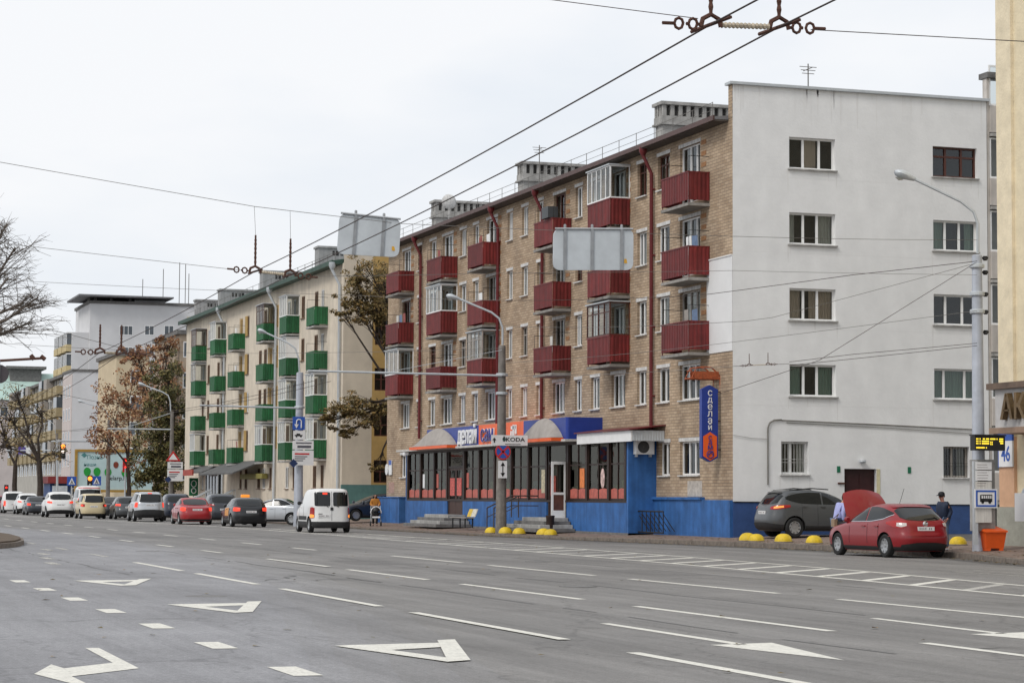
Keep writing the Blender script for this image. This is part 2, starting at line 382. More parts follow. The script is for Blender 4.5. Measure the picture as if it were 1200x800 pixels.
for i in range(6):                                # overlapping paving runs with feathered joints
    t = i/5; c = [.215+(.258-.215)*t, .206+(.256-.206)*t, .197+(.266-.197)*t, 1]
    mr = M_road2 if i == 5 else asphalt('asphalt_joint%d' % i, c, .70+.14*t, .74+.1*t)
    mbp = MB(); rj = random.Random(90+i); ed = [(x+1.3-.42*i+rj.uniform(-.08,.08), y) for x, y in edge]
    fine = []
    for (xa,ya),(xb,yb_) in zip(ed, ed[1:]):
        n = max(1, int(abs(yb_-ya)/1.5))
        for k in range(n): fine.append((xa+(xb-xa)*k/n+rj.uniform(-.07,.07), ya+(yb_-ya)*k/n))
    fine.append(ed[-1]); z_ = .0012*(i+1)
    for a, b_ in zip(fine, fine[1:]): mbp.quad((-30,a[1],z_),(a[0],a[1],z_),(b_[0],b_[1],z_),(-30,b_[1],z_))
    mbp.build('asphalt_run', mr, road)
def mark(poly, name='lane_marking', m=None, z=.012):
    z = z if min(x-edge_x(y) for x, y in poly) < 1.6 else z-.008
    return MB().poly([(x,y,z+zrd(x)) for x,y in poly]).build(name, m or M_paint, road)
def dash(x, y0, y1, wd=.15, m=None, x2=None):
    x2 = x if x2 is None else x2
    return mark([(x-wd/2,y0),(x+wd/2,y0),(x2+wd/2,y1),(x2-wd/2,y1)], 'lane_dash', m)
for y0,y1 in ((17.2,21.2),(23.2,29.1),(30.8,37.0),(38.9,44.6),(46.2,52.2)): dash(8.33, y0, y1)
for y0,y1 in ((15.6,21.9),(24.1,30.3),(32.5,38.7),(40.8,46.8),(48.5,54.7)): dash(11.95, y0, y1)
for y0,y1 in ((25.6,31.8),(33.95,40.6),(42.5,49.3),(51.4,57.6)): dash(15.88, y0, y1)
dash(15.6, 17, 23.1)
for k in range(13):
    dash(8.4, 57+k*7.5, 59.6+k*7.5, m=M_paintworn); dash(12.0, 60.6+k*7.5, 63.5+k*7.5); dash(15.4, 64+k*7.5, 67+k*7.5)
for y0,y1 in ((40.8,44),(50.3,53.4),(59.8,62.8),(69,72),(78.5,81.5)): dash(24.75, y0, y1, .13, M_paintworn)
for y0,y1 in ((43.4,45.2),(54,56),(63.5,65.5),(73,75)): dash(25.9, y0, y1, .1, M_paintworn)
for k in range(7):                                              # broad short dashes of the turning lane
    y = 19.0+3.57*k; dash(4.52, y, y+1.05, .26)
for q in ((54,644),(50,649),(54,654),(60,660)):
    p = gnd(*q); dash(p.x, p.y-1.0, p.y+.6, .22, M_paintworn)
# hatched island
lowl = [(19.2,29),(19.45,32.3),(20.06,39.5),(20.67,49.4),(21.28,63.9),(22.0,84.7),(22.3,104),(22.3,114)]
upl = [(21.2,30),(21.8,36.2),(22.73,44.8),(23.43,56),(24.05,72.2),(24.3,92.7),(23.4,106),(22.3,114)]
def along(Ln, y):
    for (x0,y0),(x1,y1) in zip(Ln, Ln[1:]):
        if y0 <= y <= y1: return x0+(x1-x0)*(y-y0)/(y1-y0)
    return Ln[-1][0] if y > Ln[-1][1] else Ln[0][0]
def strip(Ln, wd, name):
    mb = MB()
    for (x0,y0),(x1,y1) in zip(Ln, Ln[1:]):
        mb.quad((x0-wd/2,y0,.004),(x0+wd/2,y0,.004),(x1+wd/2,y1,.004),(x1-wd/2,y1,.004))
    return mb.build(name, M_paint, road)
strip(lowl, .16, 'edge_line'); strip(upl, .14, 'edge_line')
strip([(22.3,114),(20.9,136),(19.6,151),(18.4,165),(17,190),(15,230)], .22, 'edge_line')
y = 30.0
while y < 103:
    a = along(lowl, y)+.09; b_ = along(upl, y+2.3)-.08
    mark([(a,y),(a,y+.33),(b_,y+2.65),(b_,y+2.32)], 'hatch_stripe', M_paint if random.random() < .6 else M_paintworn, z=.010); y += 2.25
# triangular lane symbols
tri = [[(415,756.4),(514,753.8),(518,758.8),(458,762.3)], [(392,757.5),(415,756.4),(458,762.3),(524.5,771.6),(525,776.4)],
       [(512.5,751),(533,750),(551.5,774.5),(525,776.4)]]
for dx, dy, m in ((0,0,M_paint),(-.13,9.15,M_paint),(-.2,18.35,M_paint)):
    mb = MB()
    for i, P in enumerate(tri): mb.poly([(gnd(*q).x+dx, gnd(*q).y+dy, .012+.0015*i) for q in P])
    mb.build('triangle_marking', m, road)
mb = MB()
for i, P in enumerate([[(100,760),(116,760),(163,784),(132,777.4)], [(132,777.4),(163,784),(84,793.4),(75,784)], [(60,779.4),(75,784),(84,793.4),(120,811),(40,790.6)]]):
    mb.poly([(gnd(*q).x, gnd(*q).y, .012) for q in P])
mb.build('turn_arrow', M_paint, road)
mark([(13.72,26.6),(13.85,26.6),(13.74,23.2),(13.60,23.2)], 'arrow_shaft'); mark([(13.25,23.2),(14.1,23.4),(13.66,20.8)], 'arrow_head')
for dx, dy in ((0,0),):                                # straight arrows of the oncoming lanes
    mark([(9.86+dx,26.2+dy),(9.99+dx,26.2+dy),(9.98+dx,22.1+dy),(9.83+dx,22.1+dy)], 'arrow_shaft')
    mark([(9.55+dx,22.1+dy),(10.35+dx,22.3+dy),(9.9+dx,19.7+dy)], 'arrow_head')
# manholes, repairs and tar seams
M_tar = mat('tar_seam', (.075,.073,.072), .6, var=.2, scale=6); M_repair = asphalt('asphalt_repair', (.165,.158,.152,1), .8)
for x, y, r in ((6.6,34.5,.32),(13.6,37.2,.33),(18.0,52,.33),(10.4,63,.33)):
    mb = MB(); mb.lathe([(r,.0),(r,.010),(r*.9,.011),(r*.88,.008),(0,.008)], 20, (x,y,0)); mb.build('manhole_cover', mat('manhole', (.15,.145,.14), .6, var=.25, scale=20), road)
rs_ = random.Random(61)
for x0, y0, L_, wd in ((10.75,18,48,.045),(14.0,26,52,.045),(18.4,34,60,.05),(6.9,44,30,.05)):       # paving joints sealed with tar
    mb = MB(); P = [(x0+.05*math.sin(k*.9)+rs_.uniform(-.03,.03), y0+L_*k/40) for k in range(41)]
    for (xa,ya),(xb,yb_) in zip(P, P[1:]):
        if rs_.random() < .3: continue
        zz = .0085 if min(xa-edge_x(ya), xb-edge_x(yb_)) < 1.6 else .0028; mb.quad((xa-wd/2,ya,zz),(xa+wd/2,ya,zz),(xb+wd/2,yb_,zz),(xb-wd/2,yb_,zz))
    mb.build('tar_seam', M_tar, road, kind='stuff')
for k in range(7):                                                                               # wandering cracks
    x, y = rs_.uniform(6,20), rs_.uniform(18,48); mb = MB(); a_ = rs_.uniform(-.6,.6)
    for q in range(14):
        a_ += rs_.uniform(-.6,.6); x2, y2 = x+math.cos(a_)*.28, y+math.sin(a_)*.28; w_ = rs_.uniform(.010,.026); n_ = Vector((-(y2-y),x2-x,0)).normalized()*w_
        zz = .0086 if x-edge_x(y) < 1.7 else .003; mb.quad((x-n_.x,y-n_.y,zz),(x+n_.x,y+n_.y,zz),(x2+n_.x,y2+n_.y,zz),(x2-n_.x,y2-n_.y,zz)); x, y = x2, y2
    mb.build('road_crack', M_tar, road, kind='stuff')
for x0, x1, y0, y1 in ((17.0,18.2,42,46),(13.0,14.6,50,53.5),(9.3,10.6,40.5,42)): MB().quad((x0,y0,.0016),(x1,y0+.1,.0016),(x1+.05,y1,.0016),(x0+.1,y1-.1,.0016)).build('repair_patch', M_repair, road)

# pavement with kerbstones
sw = MB(); ys = [30+2*i for i in range(146)]
for y0, y1 in zip(ys, ys[1:]):
    a, b_ = kx(y0)+.14, kx(y1)+.14
    sw.quad((a,y0,zsw(a)-.002),(36.2,y0,zsw(36.2)),(36.2,y1,zsw(36.2)),(b_,y1,zsw(b_)-.002))
sw.build('pavement', M_pave, kind='structure')
MB().quad((36.2,20,zsw(36.2)-.004),(90,20,.5),(90,420,.5),(36.2,420,zsw(36.2)-.004)).build('yard', M_yard, kind='structure')
mb = MB()
for y0, y1 in zip(ys, ys[1:]):
    a, b_ = kx(y0)+.03, kx(y1)+.03; mb.quad((a,y0,-.1),(b_,y1,-.1),(b_,y1,zsw(b_)-.03),(a,y0,zsw(a)-.03)); mb.quad((a,y0,zsw(a)-.03),(b_,y1,zsw(b_)-.03),(b_+.13,y1,zsw(b_)-.03),(a+.13,y0,zsw(a)-.03))
kerb = mb.build('kerb', M_kerb, kind='structure')
ks = MB().bbox(0, .15, .006, .994, -.16, .0, .012).mesh('kerbstone')
for y0 in range(38, 118):
    xa, xb = kx(y0), kx(y0+1); o = link('kerbstone', ks, M_kerb, kerb, (xa-.006+random.uniform(-.006,.006), y0, zsw(xa)+random.uniform(-.004,.008)), -math.atan(xb-xa))
# planted island at the left
isl = [gnd(-120,652), gnd(-60,648), gnd(0,643), gnd(20,641), gnd(28,638.5), gnd(27,635.5), gnd(14,631.5), gnd(0,629.5), gnd(-60,626)]
cx = sum(p.x for p in isl)/len(isl); cy = sum(p.y for p in isl)/len(isl)
mb = MB(); mb.prism([(p.x,p.y,-.02) for p in isl], (0,0,.17)); median = mb.build('traffic_island', M_kerb, kind='structure')
mb = MB(); mb.prism([(cx+(p.x-cx)*.9, cy+(p.y-cy)*.93, .1) for p in isl], (0,0,.10)); mb.build('soil_bed', M_soil, median)
# ------------------------------------------------------------ windows
WC = {}
def win_meshes(w_, h, cols, transom=0, fw=.06, cur=None, dpt=.11, sillm=True, lintel=False):
    key = (round(w_,2), round(h,2), tuple(cols), transom, fw, cur, dpt, sillm, lintel)
    if key in WC: return WC[key]
    f = MB(); d0, d1 = dpt, dpt+.06
    f.box(0,w_,d0,d1,0,fw).box(0,w_,d0,d1,h-fw,h).box(0,fw,d0,d1,fw,h-fw).box(w_-fw,w_,d0,d1,fw,h-fw)
    us = [0]+[c*w_ for c in cols]+[w_]; panes = []
    for c in us[1:-1]: f.box(c-fw*.6,c+fw*.6,d0-.004,d1,fw,h-fw)
    for a, b in zip(us, us[1:]):
        zs = [fw, h-fw]
        if transom: f.box(a+fw*.6,b-fw*.6,d0+.002,d1-.002,transom*h-fw*.5,transom*h+fw*.5); zs = [fw, transom*h, h-fw]
        for z0, z1 in zip(zs, zs[1:]):
            panes.append(MB().quad((a+fw*.5,d1-.015,z0),(b-fw*.5,d1-.015,z0),(b-fw*.5,d1-.015,z1),(a+fw*.5,d1-.015,z1)).mesh('pane'))
    s_ = MB().box(-.06,w_+.06,-.09,d0,-.05,-.002).mesh('sill') if sillm else None
    l_ = MB().box(-.09,w_+.09,-.025,.05,h+.003,h+.14).mesh('lintel') if lintel else None
    cm = None
    if cur:
        dd = d1+.12; cm = []
        for a, b in ((0, .02+cur[0]*w_), (w_-cur[1]*w_-.02, w_)):
            if b-a < .05: continue
            c = MB()
            n = max(3, int((b-a)/.06))
            for i in range(n):
                x0, x1 = a+(b-a)*i/n, a+(b-a)*(i+1)/n; e0, e1 = dd+.03*(i%2), dd+.03*((i+1)%2)
                c.quad((x0,e0,.02),(x1,e1,.02),(x1,e1,h),(x0,e0,h))
            cm.append(c.mesh('curtain'))
    WC[key] = (f.mesh('window'), panes, s_, l_, cm); return WC[key]
def put_window(root, T, u, z, w_, h, cols, fm, transom=0, cur=None, curm=None, fw=.06, dpt=.11, sillm=None, lintel=False, gl=None, name='window'):
    fme, panes, s_, l_, cm = win_meshes(w_, h, cols, transom, fw, cur, dpt, sillm is not None, lintel)
    def cp(me, m):                                   # one mesh per (shape, material)
        k = (me.name, m.name)
        if k not in WC:
            c = me.copy(); c.materials.clear(); c.materials.append(m); WC[k] = c
        return WC[k]
    o = link(name, cp(fme, fm), None, root, Vector(T(u,0,z))-rootloc(root), T.rz)
    for p in panes: link('pane', cp(p, gl or M_glass), None, o)
    if s_: link('sill', cp(s_, sillm), None, o)
    if l_: link('lintel', cp(l_, M_sill), None, o)
    for c_ in cm or (): link('curtain', cp(c_, curm or M_curt), None, o)
    return o
CURS = [None, (.25,.2), (.35,0), (.12,.12), (.45,.45), (0,.4), (.5,.1), (.2,.3)]

def ribbed(mb, u0, u1, d, z0, z1, axis='u', pitch=.16, amp=.022):
    """profiled sheet: trapezoid ribs, vertical, in the plane d (axis u) or u (axis d)"""
    n = max(3, int(abs(u1-u0)/pitch)); step = (u1-u0)/n
    prof = []
    for i in range(n):
        a = u0+i*step; prof += [(a,0),(a+step*.42,0),(a+step*.5,amp),(a+step*.92,amp)]
    prof.append((u1,0))
    for (a,e),(b,g_) in zip(prof, prof[1:]):
        if axis == 'u': mb.quad((a,d-e,z0),(b,d-g_,z0),(b,d-g_,z1),(a,d-e,z1))
        else: mb.quad((d-e,a,z0),(d-g_,a,z0),(d-g_,b,z1),(d-e,a,z1)) if False else mb.quad((d+e,a,z0),(d+g_,b,z0),(d+g_,b,z1),(d+e,a,z1))

M_slab = mat('slab_concrete', (.26,.245,.225), .9, var=.3, scale=3, bump=.3, ovar=.15)
LAUN = random.Random(41)
def balcony(root, T, u0, u1, z, dp=.88, hp=1.02, m=None, glaze=None, top=2.45, junk=None, gap=.1, slabm=None, rail=True):
    """slab with profiled panels, open or glazed above; u runs along the wall, -d is out"""
    loc = rootloc(root)
    sl = MB(T).box(u0,u1,-dp,.0,z-.11,z).build('balcony', slabm or M_slab, root)
    mb = MB(T); ribbed(mb, u0+.02, u1-.02, -dp+.02, z+gap, z+gap+hp); mb.build('front_panel', m, sl)
    mb = MB(T); ribbed(mb, -dp+.03, -.01, u1-.02, z+gap, z+gap+hp, 'd'); mb.build('side_panel', m, sl)
    mb = MB(T); ribbed(mb, -dp+.03, -.01, u0+.02, z+gap, z+gap+hp, 'd'); mb.build('side_panel', m, sl)
    zt = z+gap+hp
    fr = MB(T)
    fr.box(u0,u1,-dp-.015,-dp+.045,zt,zt+.045).box(u0,u0+.05,-dp+.045,0,zt,zt+.045).box(u1-.05,u1,-dp+.045,0,zt,zt+.045)
    fr.box(u0+.03,u1-.03,-dp+.05,-dp+.075,z+gap+.12,z+gap+.16)
    for u in (u0+.03, u1-.06): fr.box(u,u+.03,-dp+.045,-dp+.075,z,zt)
    fr.build('handrail', m, sl)
    if glaze:
        gm, solid_side, ncol = glaze; z0, z1 = zt+.048, z+top
        f = MB(T); b = .055
        f.box(u0,u1,-dp,-dp+b,z0,z0+b).box(u0,u1,-dp,-dp+b,z1-b,z1)
        f.box(u0,u0+b,-dp+b,0,z0,z0+b).box(u0,u0+b,-dp+b,0,z1-b,z1).box(u1-b,u1,-dp+b,0,z0,z0+b).box(u1-b,u1,-dp+b,0,z1-b,z1)
        us = [u0+(u1-u0)*i/ncol for i in range(ncol+1)]
        for i, u in enumerate(us):
            a = min(max(u-b/2,u0),u1-b); f.box(a,a+b,-dp+.002,-dp+b-.002,z0+b,z1-b)
        ds = [-.05]
        for d in ds: f.box(u1-b+.002,u1-.002,d-.0,d+.05,z0+b,z1-b); f.box(u0+.002,u0+b-.002,d-.0,d+.05,z0+b,z1-b)
        if gm is M_wood or gm is M_woodp: f.box(u0+b,u1-b,-dp+.006,-dp+b-.006,z1-.42,z1-.38)
        go = f.build('glazing_frame', gm, sl)
        for a, c in zip(us, us[1:]):
            MB(T).quad((a+b/2,-dp+b/2,z0+b),(c-b/2,-dp+b/2,z0+b),(c-b/2,-dp+b/2,z1-b),(a+b/2,-dp+b/2,z1-b)).build('glazing_pane', M_glass, sl)
        if solid_side: MB(T).box(u1-b*.7,u1-b*.4,-dp+b,-.05,z0+b,z1-b).build('side_screen', M_pvc, sl)
        else: MB(T).quad((u1-b/2,-dp+b,z0+b),(u1-b/2,-.05,z0+b),(u1-b/2,-.05,z1-b),(u1-b/2,-dp+b,z1-b)).build('glazing_pane', M_glass, sl)
        MB(T).box(u0-.04,u1+.04,-dp-.06,.0,z1+.002,z1+.05).build('balcony_roof', M_galv, sl)
    elif rail:                                              # clothes-line frame
        f = MB(T)
        for u in (u0+.03, u1-.06): f.path([(u,-dp+.06,zt+.04),(u,-dp+.06,zt+.62),(u,-.02,zt+.62)], .014, 4)
        f.build('line_frame', M_black, sl)
    if rail and not glaze and LAUN.random() < .6:            # washing and stored things
        for q in range(LAUN.randint(1,4)):
            a = LAUN.uniform(u0+.2,u1-.75); wq = LAUN.uniform(.3,.55); zq = zt+LAUN.uniform(.45,.58)
            mq = LAUN.choice([M_curt, M_pvc, mat('washing_blue',(.16,.22,.34),.9,var=.2,scale=5), mat('washing_red',(.32,.10,.09),.9,var=.2,scale=5), M_woodp])
            c = MB(T); n = 6
            for k in range(n): x0_, x1_ = a+wq*k/n, a+wq*(k+1)/n; c.quad((x0_,-.38+.02*(k%2),zq-.7),(x1_,-.38+.02*((k+1)%2),zq-.68),(x1_,-.4,zq),(x0_,-.4,zq))
            c.build('washing', mq, sl)
    if junk == 'box':
        MB(T).box(u1-1.0,u1-.15,-dp-.16,-dp+.3,zt+.06,zt+.55).build('storage_box', mat('storage_grey',(.06,.065,.07),.5), sl)
    return sl

# ------------------------------------------------------------ brick apartment house
XF, YN, YE = 33.3, 75.0, 122.0
T = frame(XF, YE, -math.pi/2)                      # u = YE - y, d = x - XF
UU = lambda px: YE - YX(px, XF)
brick = thing('brick_apartment_house', (XF, YN, .15), 'buff brick five storey house with red balconies and a white plastered end wall', 'building')
M_brick = brick_mat('brick_buff', (.475,.37,.27), (.335,.245,.168), (.205,.163,.13), bw=.36, bh=.115)
M_brickb = brick_mat('brick_buff_gable', (.475,.37,.27), (.335,.245,.168), (.205,.163,.13), bw=.36, bh=.115, axis='Y')
M_brickd = mat('brick_orange', (.33,.165,.075), .85, var=.3, scale=12, bump=.3)
FLZ = {1:1.38, 2:4.14, 3:6.9, 4:9.66, 5:12.42}
wide = [(796,821),(716,733),(647.5,662),(569,582),(517,530),(470,480)]
narrow = [(770,785),(746,758),(692,703),(673,682),(628,636),(610,618),(593,600),(553,560),(537.6,545.5),(502,510),(488,493)]
BANDM = MB().box(0,.46,-.012,.05,0,.17).mesh('brick_band')
holes = []; wins = []
rnd = random.Random(3)
for n in (2,3,4,5):
    z = FLZ[n]+1.1
    for kind, Lst in (('w', wide), ('n', narrow)):
        for a, b in Lst:
            u0, u1 = UU(a)+.05, UU(b)-.05
            if kind == 'w' and n >= 3: holes.append((u0,u1,z-.85,z+1.33)); wins.append((n,'b',u0,u1,z-.85,2.18))
            else: holes.append((u0,u1,z,z+1.33)); wins.append((n,kind,u0,u1,z,1.33))
for a, b, k in ((797,820,'w'),(773,785,'n')):
    u0, u1 = UU(a), UU(b); holes.append((u0,u1,2.42,3.68)); wins.append((1,k,u0,u1,2.42,1.26))
u0, u1 = UU(470), UU(476.5); holes.append((u0,u1,2.6,3.8)); wins.append((1,'n',u0,u1,2.6,1.2))
mb = MB(T); mb.wall(0, YE-YN, .1, 15.32, holes, .22); mb.build('front_wall', M_brick, brick)
for n, k, u0, u1, z, h in wins:
    wv = u1-u0; cur = rnd.choice(CURS); r = rnd.random()
    fm = M_pvc if r < .72 else (M_wood if r < .9 else M_woodp)
    if n <= 2: fm = M_pvc
    if k == 'n': put_window(brick, T, u0, z, wv, h, (.5,) if rnd.random() < .6 else (.36,), fm, cur=cur, curm=rnd.choice([M_curt,M_curt,M_curt3]), sillm=M_sill, lintel=True, transom=0 if fm is M_pvc else .72)
    elif k == 'w': put_window(brick, T, u0, z, wv, h, (.36,.66), fm, cur=cur, sillm=M_sill, lintel=True)
    else: put_window(brick, T, u0, z, wv, h, (.42,.72), fm, cur=cur or (.2,.2), sillm=None, lintel=True, name='balcony_window')
    if k == 'b':
        for i in range(5): link('brick_band', BANDM, M_brickd, brick, Vector(T(u1+.12,0,z+.35+i*.42))-rootloc(brick), T.rz)
# white replastered patch, base, gable parapet
mb = MB(T); u0 = UU(829); mb.box(u0,YE-YN,-.03,-.002,6.85,10.28); mb.box(u0-.05,YE-YN+.0,-.06,-.002,10.283,10.33); mb.build('plaster_patch', M_plaster2, brick)
mb = MB(T); mb.box(UU(766),YE-YN,-.12,-.002,.05,1.499); mb.box(UU(766),UU(826),-.2,-.002,1.502,1.6); mb.build('front_plinth', M_blue, brick)
mb = MB(T); mb.box(-.15,UU(478),-.45,.1,.1,1.5); mb.box(-.2,UU(478)+.05,-.5,.05,1.503,1.56); mb.build('front_plinth', M_blue, brick)
MB(T).box(YE-YN-.34,YE-YN-.004,-.02,.6,15.3,16.5).build('parapet_return', M_brick, brick)
mb = MB(T); mb.box(.5,1.6,-.012,.02,1.75,2.35); mb.build('render_patch', mat('render_pink',(.42,.27,.22),.9,var=.3,scale=4), brick)
MB(T).box(UU(806),UU(823),-.012,.02,1.62,2.2).build('render_patch', mat('render_grey',(.46,.42,.38),.9,var=.25,scale=5), brick)
# gable end (white plaster)
G = frame(XF, YN, 0)
gx = 10.4
gh = []; gw = []
for i, n in enumerate((2,3,4,5)):
    z = 5.26+2.765*i
    gh.append((2.24,4.10,z,z+1.16)); gw.append((2.24,4.10,z,1.16))
    gh.append((8.12,9.98,z,z+1.14)); gw.append((8.12,9.98,z,1.14))
gh += [(1.9,2.98,2.44,3.62),(8.48,9.56,2.38,3.52),(4.42,5.72,.2,2.66)]
MB(G).wall(0, gx, .1, 16.5, gh, .24).build('end_wall', M_plaster, brick)
fmats = [M_pvc]*8; fmats[7] = M_wood
styles = [((.33,.62),(.3,.3),M_curt2),((.25,.72),(.5,.5),M_curt2),((.33,.63),(.3,.5),M_curt3),((.3,.68),None,None),((.33,.63),(.18,.3),M_curt),((.3,.62),(.3,.2),M_curt2),((.33,.68),None,None),((.32,.68),None,None)]
for i, (u0,u1,z,h) in enumerate(gw):
    c, cu, cmt = styles[i]
    o = put_window(brick, G, u0, z, u1-u0, h, c, fmats[i], cur=cu, curm=cmt, sillm=M_conc, fw=.07, dpt=.14, transom=.68 if i == 7 else 0)
    if i == 6: MB(G).quad((u0+.66,.36,z+.05),(u1-.63,.36,z+.05),(u1-.63,.36,z+h),(u0+.66,.36,z+h)).build('roller_blind', M_curt3, brick)
for u0,u1,z0,z1 in gh[8:10]:
    put_window(brick, G, u0, z0, u1-u0, z1-z0, (.4,), M_pvc if u0 < 5 else M_woodp, cur=(.1,.3), sillm=M_sill, fw=.075, dpt=.16)
    mb = MB(G)
    for k in range(9): u = u0+.06+(u1-u0-.12)*k/8; mb.path([(u,.07,z0+.01),(u,.07,z1-.01)], .009, 4)
    for zz in (.36,.46): mb.path([(u0+.02,.07,z0+(z1-z0)*zz),(u1-.02,.07,z0+(z1-z0)*zz)], .009, 4)
    mb.build('window_bars', M_sill if u0 < 5 else M_black, brick)
d = MB(G); d.box(4.43,5.71,.16,.22,.22,2.65); do = d.build('door', mat('door_maroon',(.035,.008,.009),.5,var=.2), brick)
mb = MB(G)
for a,b,c,e in ((4.55,5.04,.4,1.3),(5.1,5.59,.4,1.3),(4.55,5.04,1.42,2.5),(5.1,5.59,1.42,2.5)): mb.box(a,b,.145,.159,c,e)
mb.build('door_panel', MATS['door_maroon'], do)
MB(G).path([(5.0,.12,1.2),(5.0,.12,1.45)], .015, 5).build('handle', M_steel, do)
mb = MB(G); mb.box(5.722,5.86,-.02,.1,.2,2.66); mb.build('door_jamb', mat('jamb_cream',(.62,.56,.36),.8,var=.15), brick)
mb = MB(G); mb.box(0,4.30,-.06,.1,.05,1.42); mb.box(5.9,gx,-.06,.1,.05,1.36); mb.build('end_plinth', M_bluedark, brick)  # plinth blue with the shade of this face put into the colour
mb = MB(G); mb.box(0,4.30,-.09,.0,1.423,1.45); mb.box(5.9,gx,-.09,.0,1.363,1.39); mb.build('plinth_flashing', M_black, brick)
MB(G).box(-.14,gx+.1,-.12,.4,16.503,16.6).build('parapet_coping', M_galv, brick)
pts = [(1.35,-.04,2.05),(1.35,-.04,4.1),(1.42,-.04,4.28),(1.6,-.04,4.38),(1.9,-.04,4.40)]
mb = MB(G); mb.path(pts, .028, 5); mb.path([(1.9,-.04,4.38),(6,-.03,4.28),(9.9,-.04,4.16)], .022, 5); mb.path([(2.1,-.03,4.30),(6,-.03,4.18),(9.9,-.03,4.0)], .012, 4); mb.path([(1.35,-.03,3.7),(.7,-.03,3.72),(0,-.03,3.82)], .008, 4)
mb.build('cable_conduit', mat('conduit',(.19,.18,.16),.7,var=.2), brick)
MB(G).lathe([(0,.0),(.1,.01),(.13,.06),(.12,.12),(0,.12)], 12, (5.1,-.12,2.86)).build('door_lamp', M_galv, brick)
for u in (4.12, 7.0): MB(G).box(u,u+.13,-.02,.03,2.52,2.75).build('small_plate', mat('plate_green',(.01,.16,.08),.4), brick)
MB(G).box(4.15,4.42,-.05,.05,2.1,2.16).build('intercom_hood', M_rust, brick)
# rain streaks below sills and coping of the plastered end
rnd = random.Random(14); mb = MB(G)
def streak_(u, z, L_, w_):
    n = 6; P = [(u+rnd.uniform(-.006,.006), z-L_*k/n, w_*(1-.75*(k/n)**1.5)) for k in range(n+1)]
    for (a,za,wa),(b,zb_2,wb_2) in zip(P, P[1:]): mb.quad((a-wa,-.003,za),(a+wa,-.003,za),(b+wb_2,-.003,zb_2),(b-wb_2,-.003,zb_2))
for u0,u1,z,h in gw+[(g_[0],g_[1],g_[2],1) for g_ in gh[8:10]]:
    for e in (u0-.05,u1+.05): streak_(e, z-.05, rnd.uniform(.35,1.0), rnd.uniform(.018,.04))
    for q in range(rnd.randint(1,3)): streak_(rnd.uniform(u0,u1), z-.05, rnd.uniform(.15,.5), rnd.uniform(.012,.03))
for q in range(26): streak_(rnd.uniform(.1,gx-.1), 16.5, rnd.uniform(.2,1.4), rnd.uniform(.012,.05))
mb.build('rain_streaks', mat('plaster_stained', (.73,.725,.715), .9, var=.05, scale=3), brick, kind='stuff')
mb = MB(G)
for z in (4.9,7.7,10.45,13.2): mb.quad((.02,-.002,z),(gx-.02,-.002,z+.02),(gx-.02,-.002,z+.035),(.02,-.002,z+.012))
mb.build('panel_joints', mat('plaster_joint', (.74,.735,.725), .9, var=.05, scale=3), brick, kind='stuff')
# closed shell behind: side walls, back, dark sheets standing in for unlit rooms, roof
mb = MB(); mb.box(XF+.75,XF+.78,YN+.8,YE-.1,.2,15.2); mb.box(XF+.79,XF+11,YN+.75,YN+.78,.2,15.2); mb.build('dark_backing', M_dark, brick)  # added dark liner, keeps the rooms behind the panes looking unlit
mb = MB(); mb.quad((XF+gx,YN,0),(XF+gx,YE,0),(XF+gx,YE,15.4),(XF+gx,YN,15.4)); mb.quad((XF,YE,0),(XF+gx,YE,0),(XF+gx,YE,15.4),(XF,YE,15.4)); mb.build('rear_wall', M_brickb, brick)
mb = MB()
mb.prism([(XF-.55,YN+.36,15.36),(XF+5.6,YN+.36,16.05),(XF+gx+.4,YN+.36,15.4),(XF+gx+.4,YN+.36,15.34),(XF-.55,YN+.36,15.26)], (0,YE-YN-.1,0))
rf = mb.build('roof', mat('roof_sheet',(.20,.20,.21),.6,var=.2,scale=1), brick)
mb = MB(); mb.box(XF-.62,XF-.553,YN+.36,YE+.26,15.22,15.40); mb.build('gutter', M_gutter, rf)
mb = MB(); mb.box(XF-.55,XF-.02,YN+.37,YE+.2,15.20,15.255); mb.build('soffit', mat('soffit_dark',(.085,.07,.06),.8,var=.25), rf)
mb = MB()
yy = [YN+1+1.9*i for i in range(25)]
for y_ in yy: mb.path([(XF-.35,y_,15.36),(XF-.35,y_,16.0)], .014, 4)
mb.path([(XF-.35,yy[0],15.98),(XF-.35,yy[-1],15.98)], .012, 4); mb.path([(XF-.35,yy[0],15.7),(XF-.35,yy[-1],15.7)], .009, 4)
mb.build('roof_railing', M_wireg, rf)
def vent_stack(X0, Y0, root, z0, z1, L_=3.4, W_=.9):
    b = MB().box(X0,X0+L_,Y0,Y0+W_,z0,z1-1.45).build('vent_stack', M_concd, root)
    MB().box(X0+.03,X0+L_-.03,Y0+.03,Y0+W_-.03,z1-1.447,z1-1.0).build('upper_course', M_conc, b)
    mb = MB(); mb.box(X0-.08,X0+L_+.08,Y0-.08,Y0+W_+.08,z1-.997,z1-.9); mb.box(X0-.02,X0+L_+.02,Y0-.02,Y0+W_+.02,z1-.897,z1-.62)
    n = 10
    for i in range(n):
        a = X0+(L_-.17)*i/(n-1); mb.box(a,a+.17,Y0,Y0+.12,z1-.617,z1-.163); mb.box(a,a+.17,Y0+W_-.12,Y0+W_,z1-.617,z1-.163)
    for i in range(1,3): a = Y0+W_*i/3; mb.box(X0,X0+.12,a-.06,a+.06,z1-.617,z1-.163)
    mb.build('baluster_band', M_conc, b)
    MB().box(X0-.09,X0+L_+.09,Y0-.09,Y0+W_+.09,z1-.16,z1-.03).build('cap_slab', M_conc, b)
    MB().box(X0+.3,X0+L_-.3,Y0+.3,Y0+W_-.3,z1-.617,z1-.163).build('flue_core', M_concd, b)
    return b
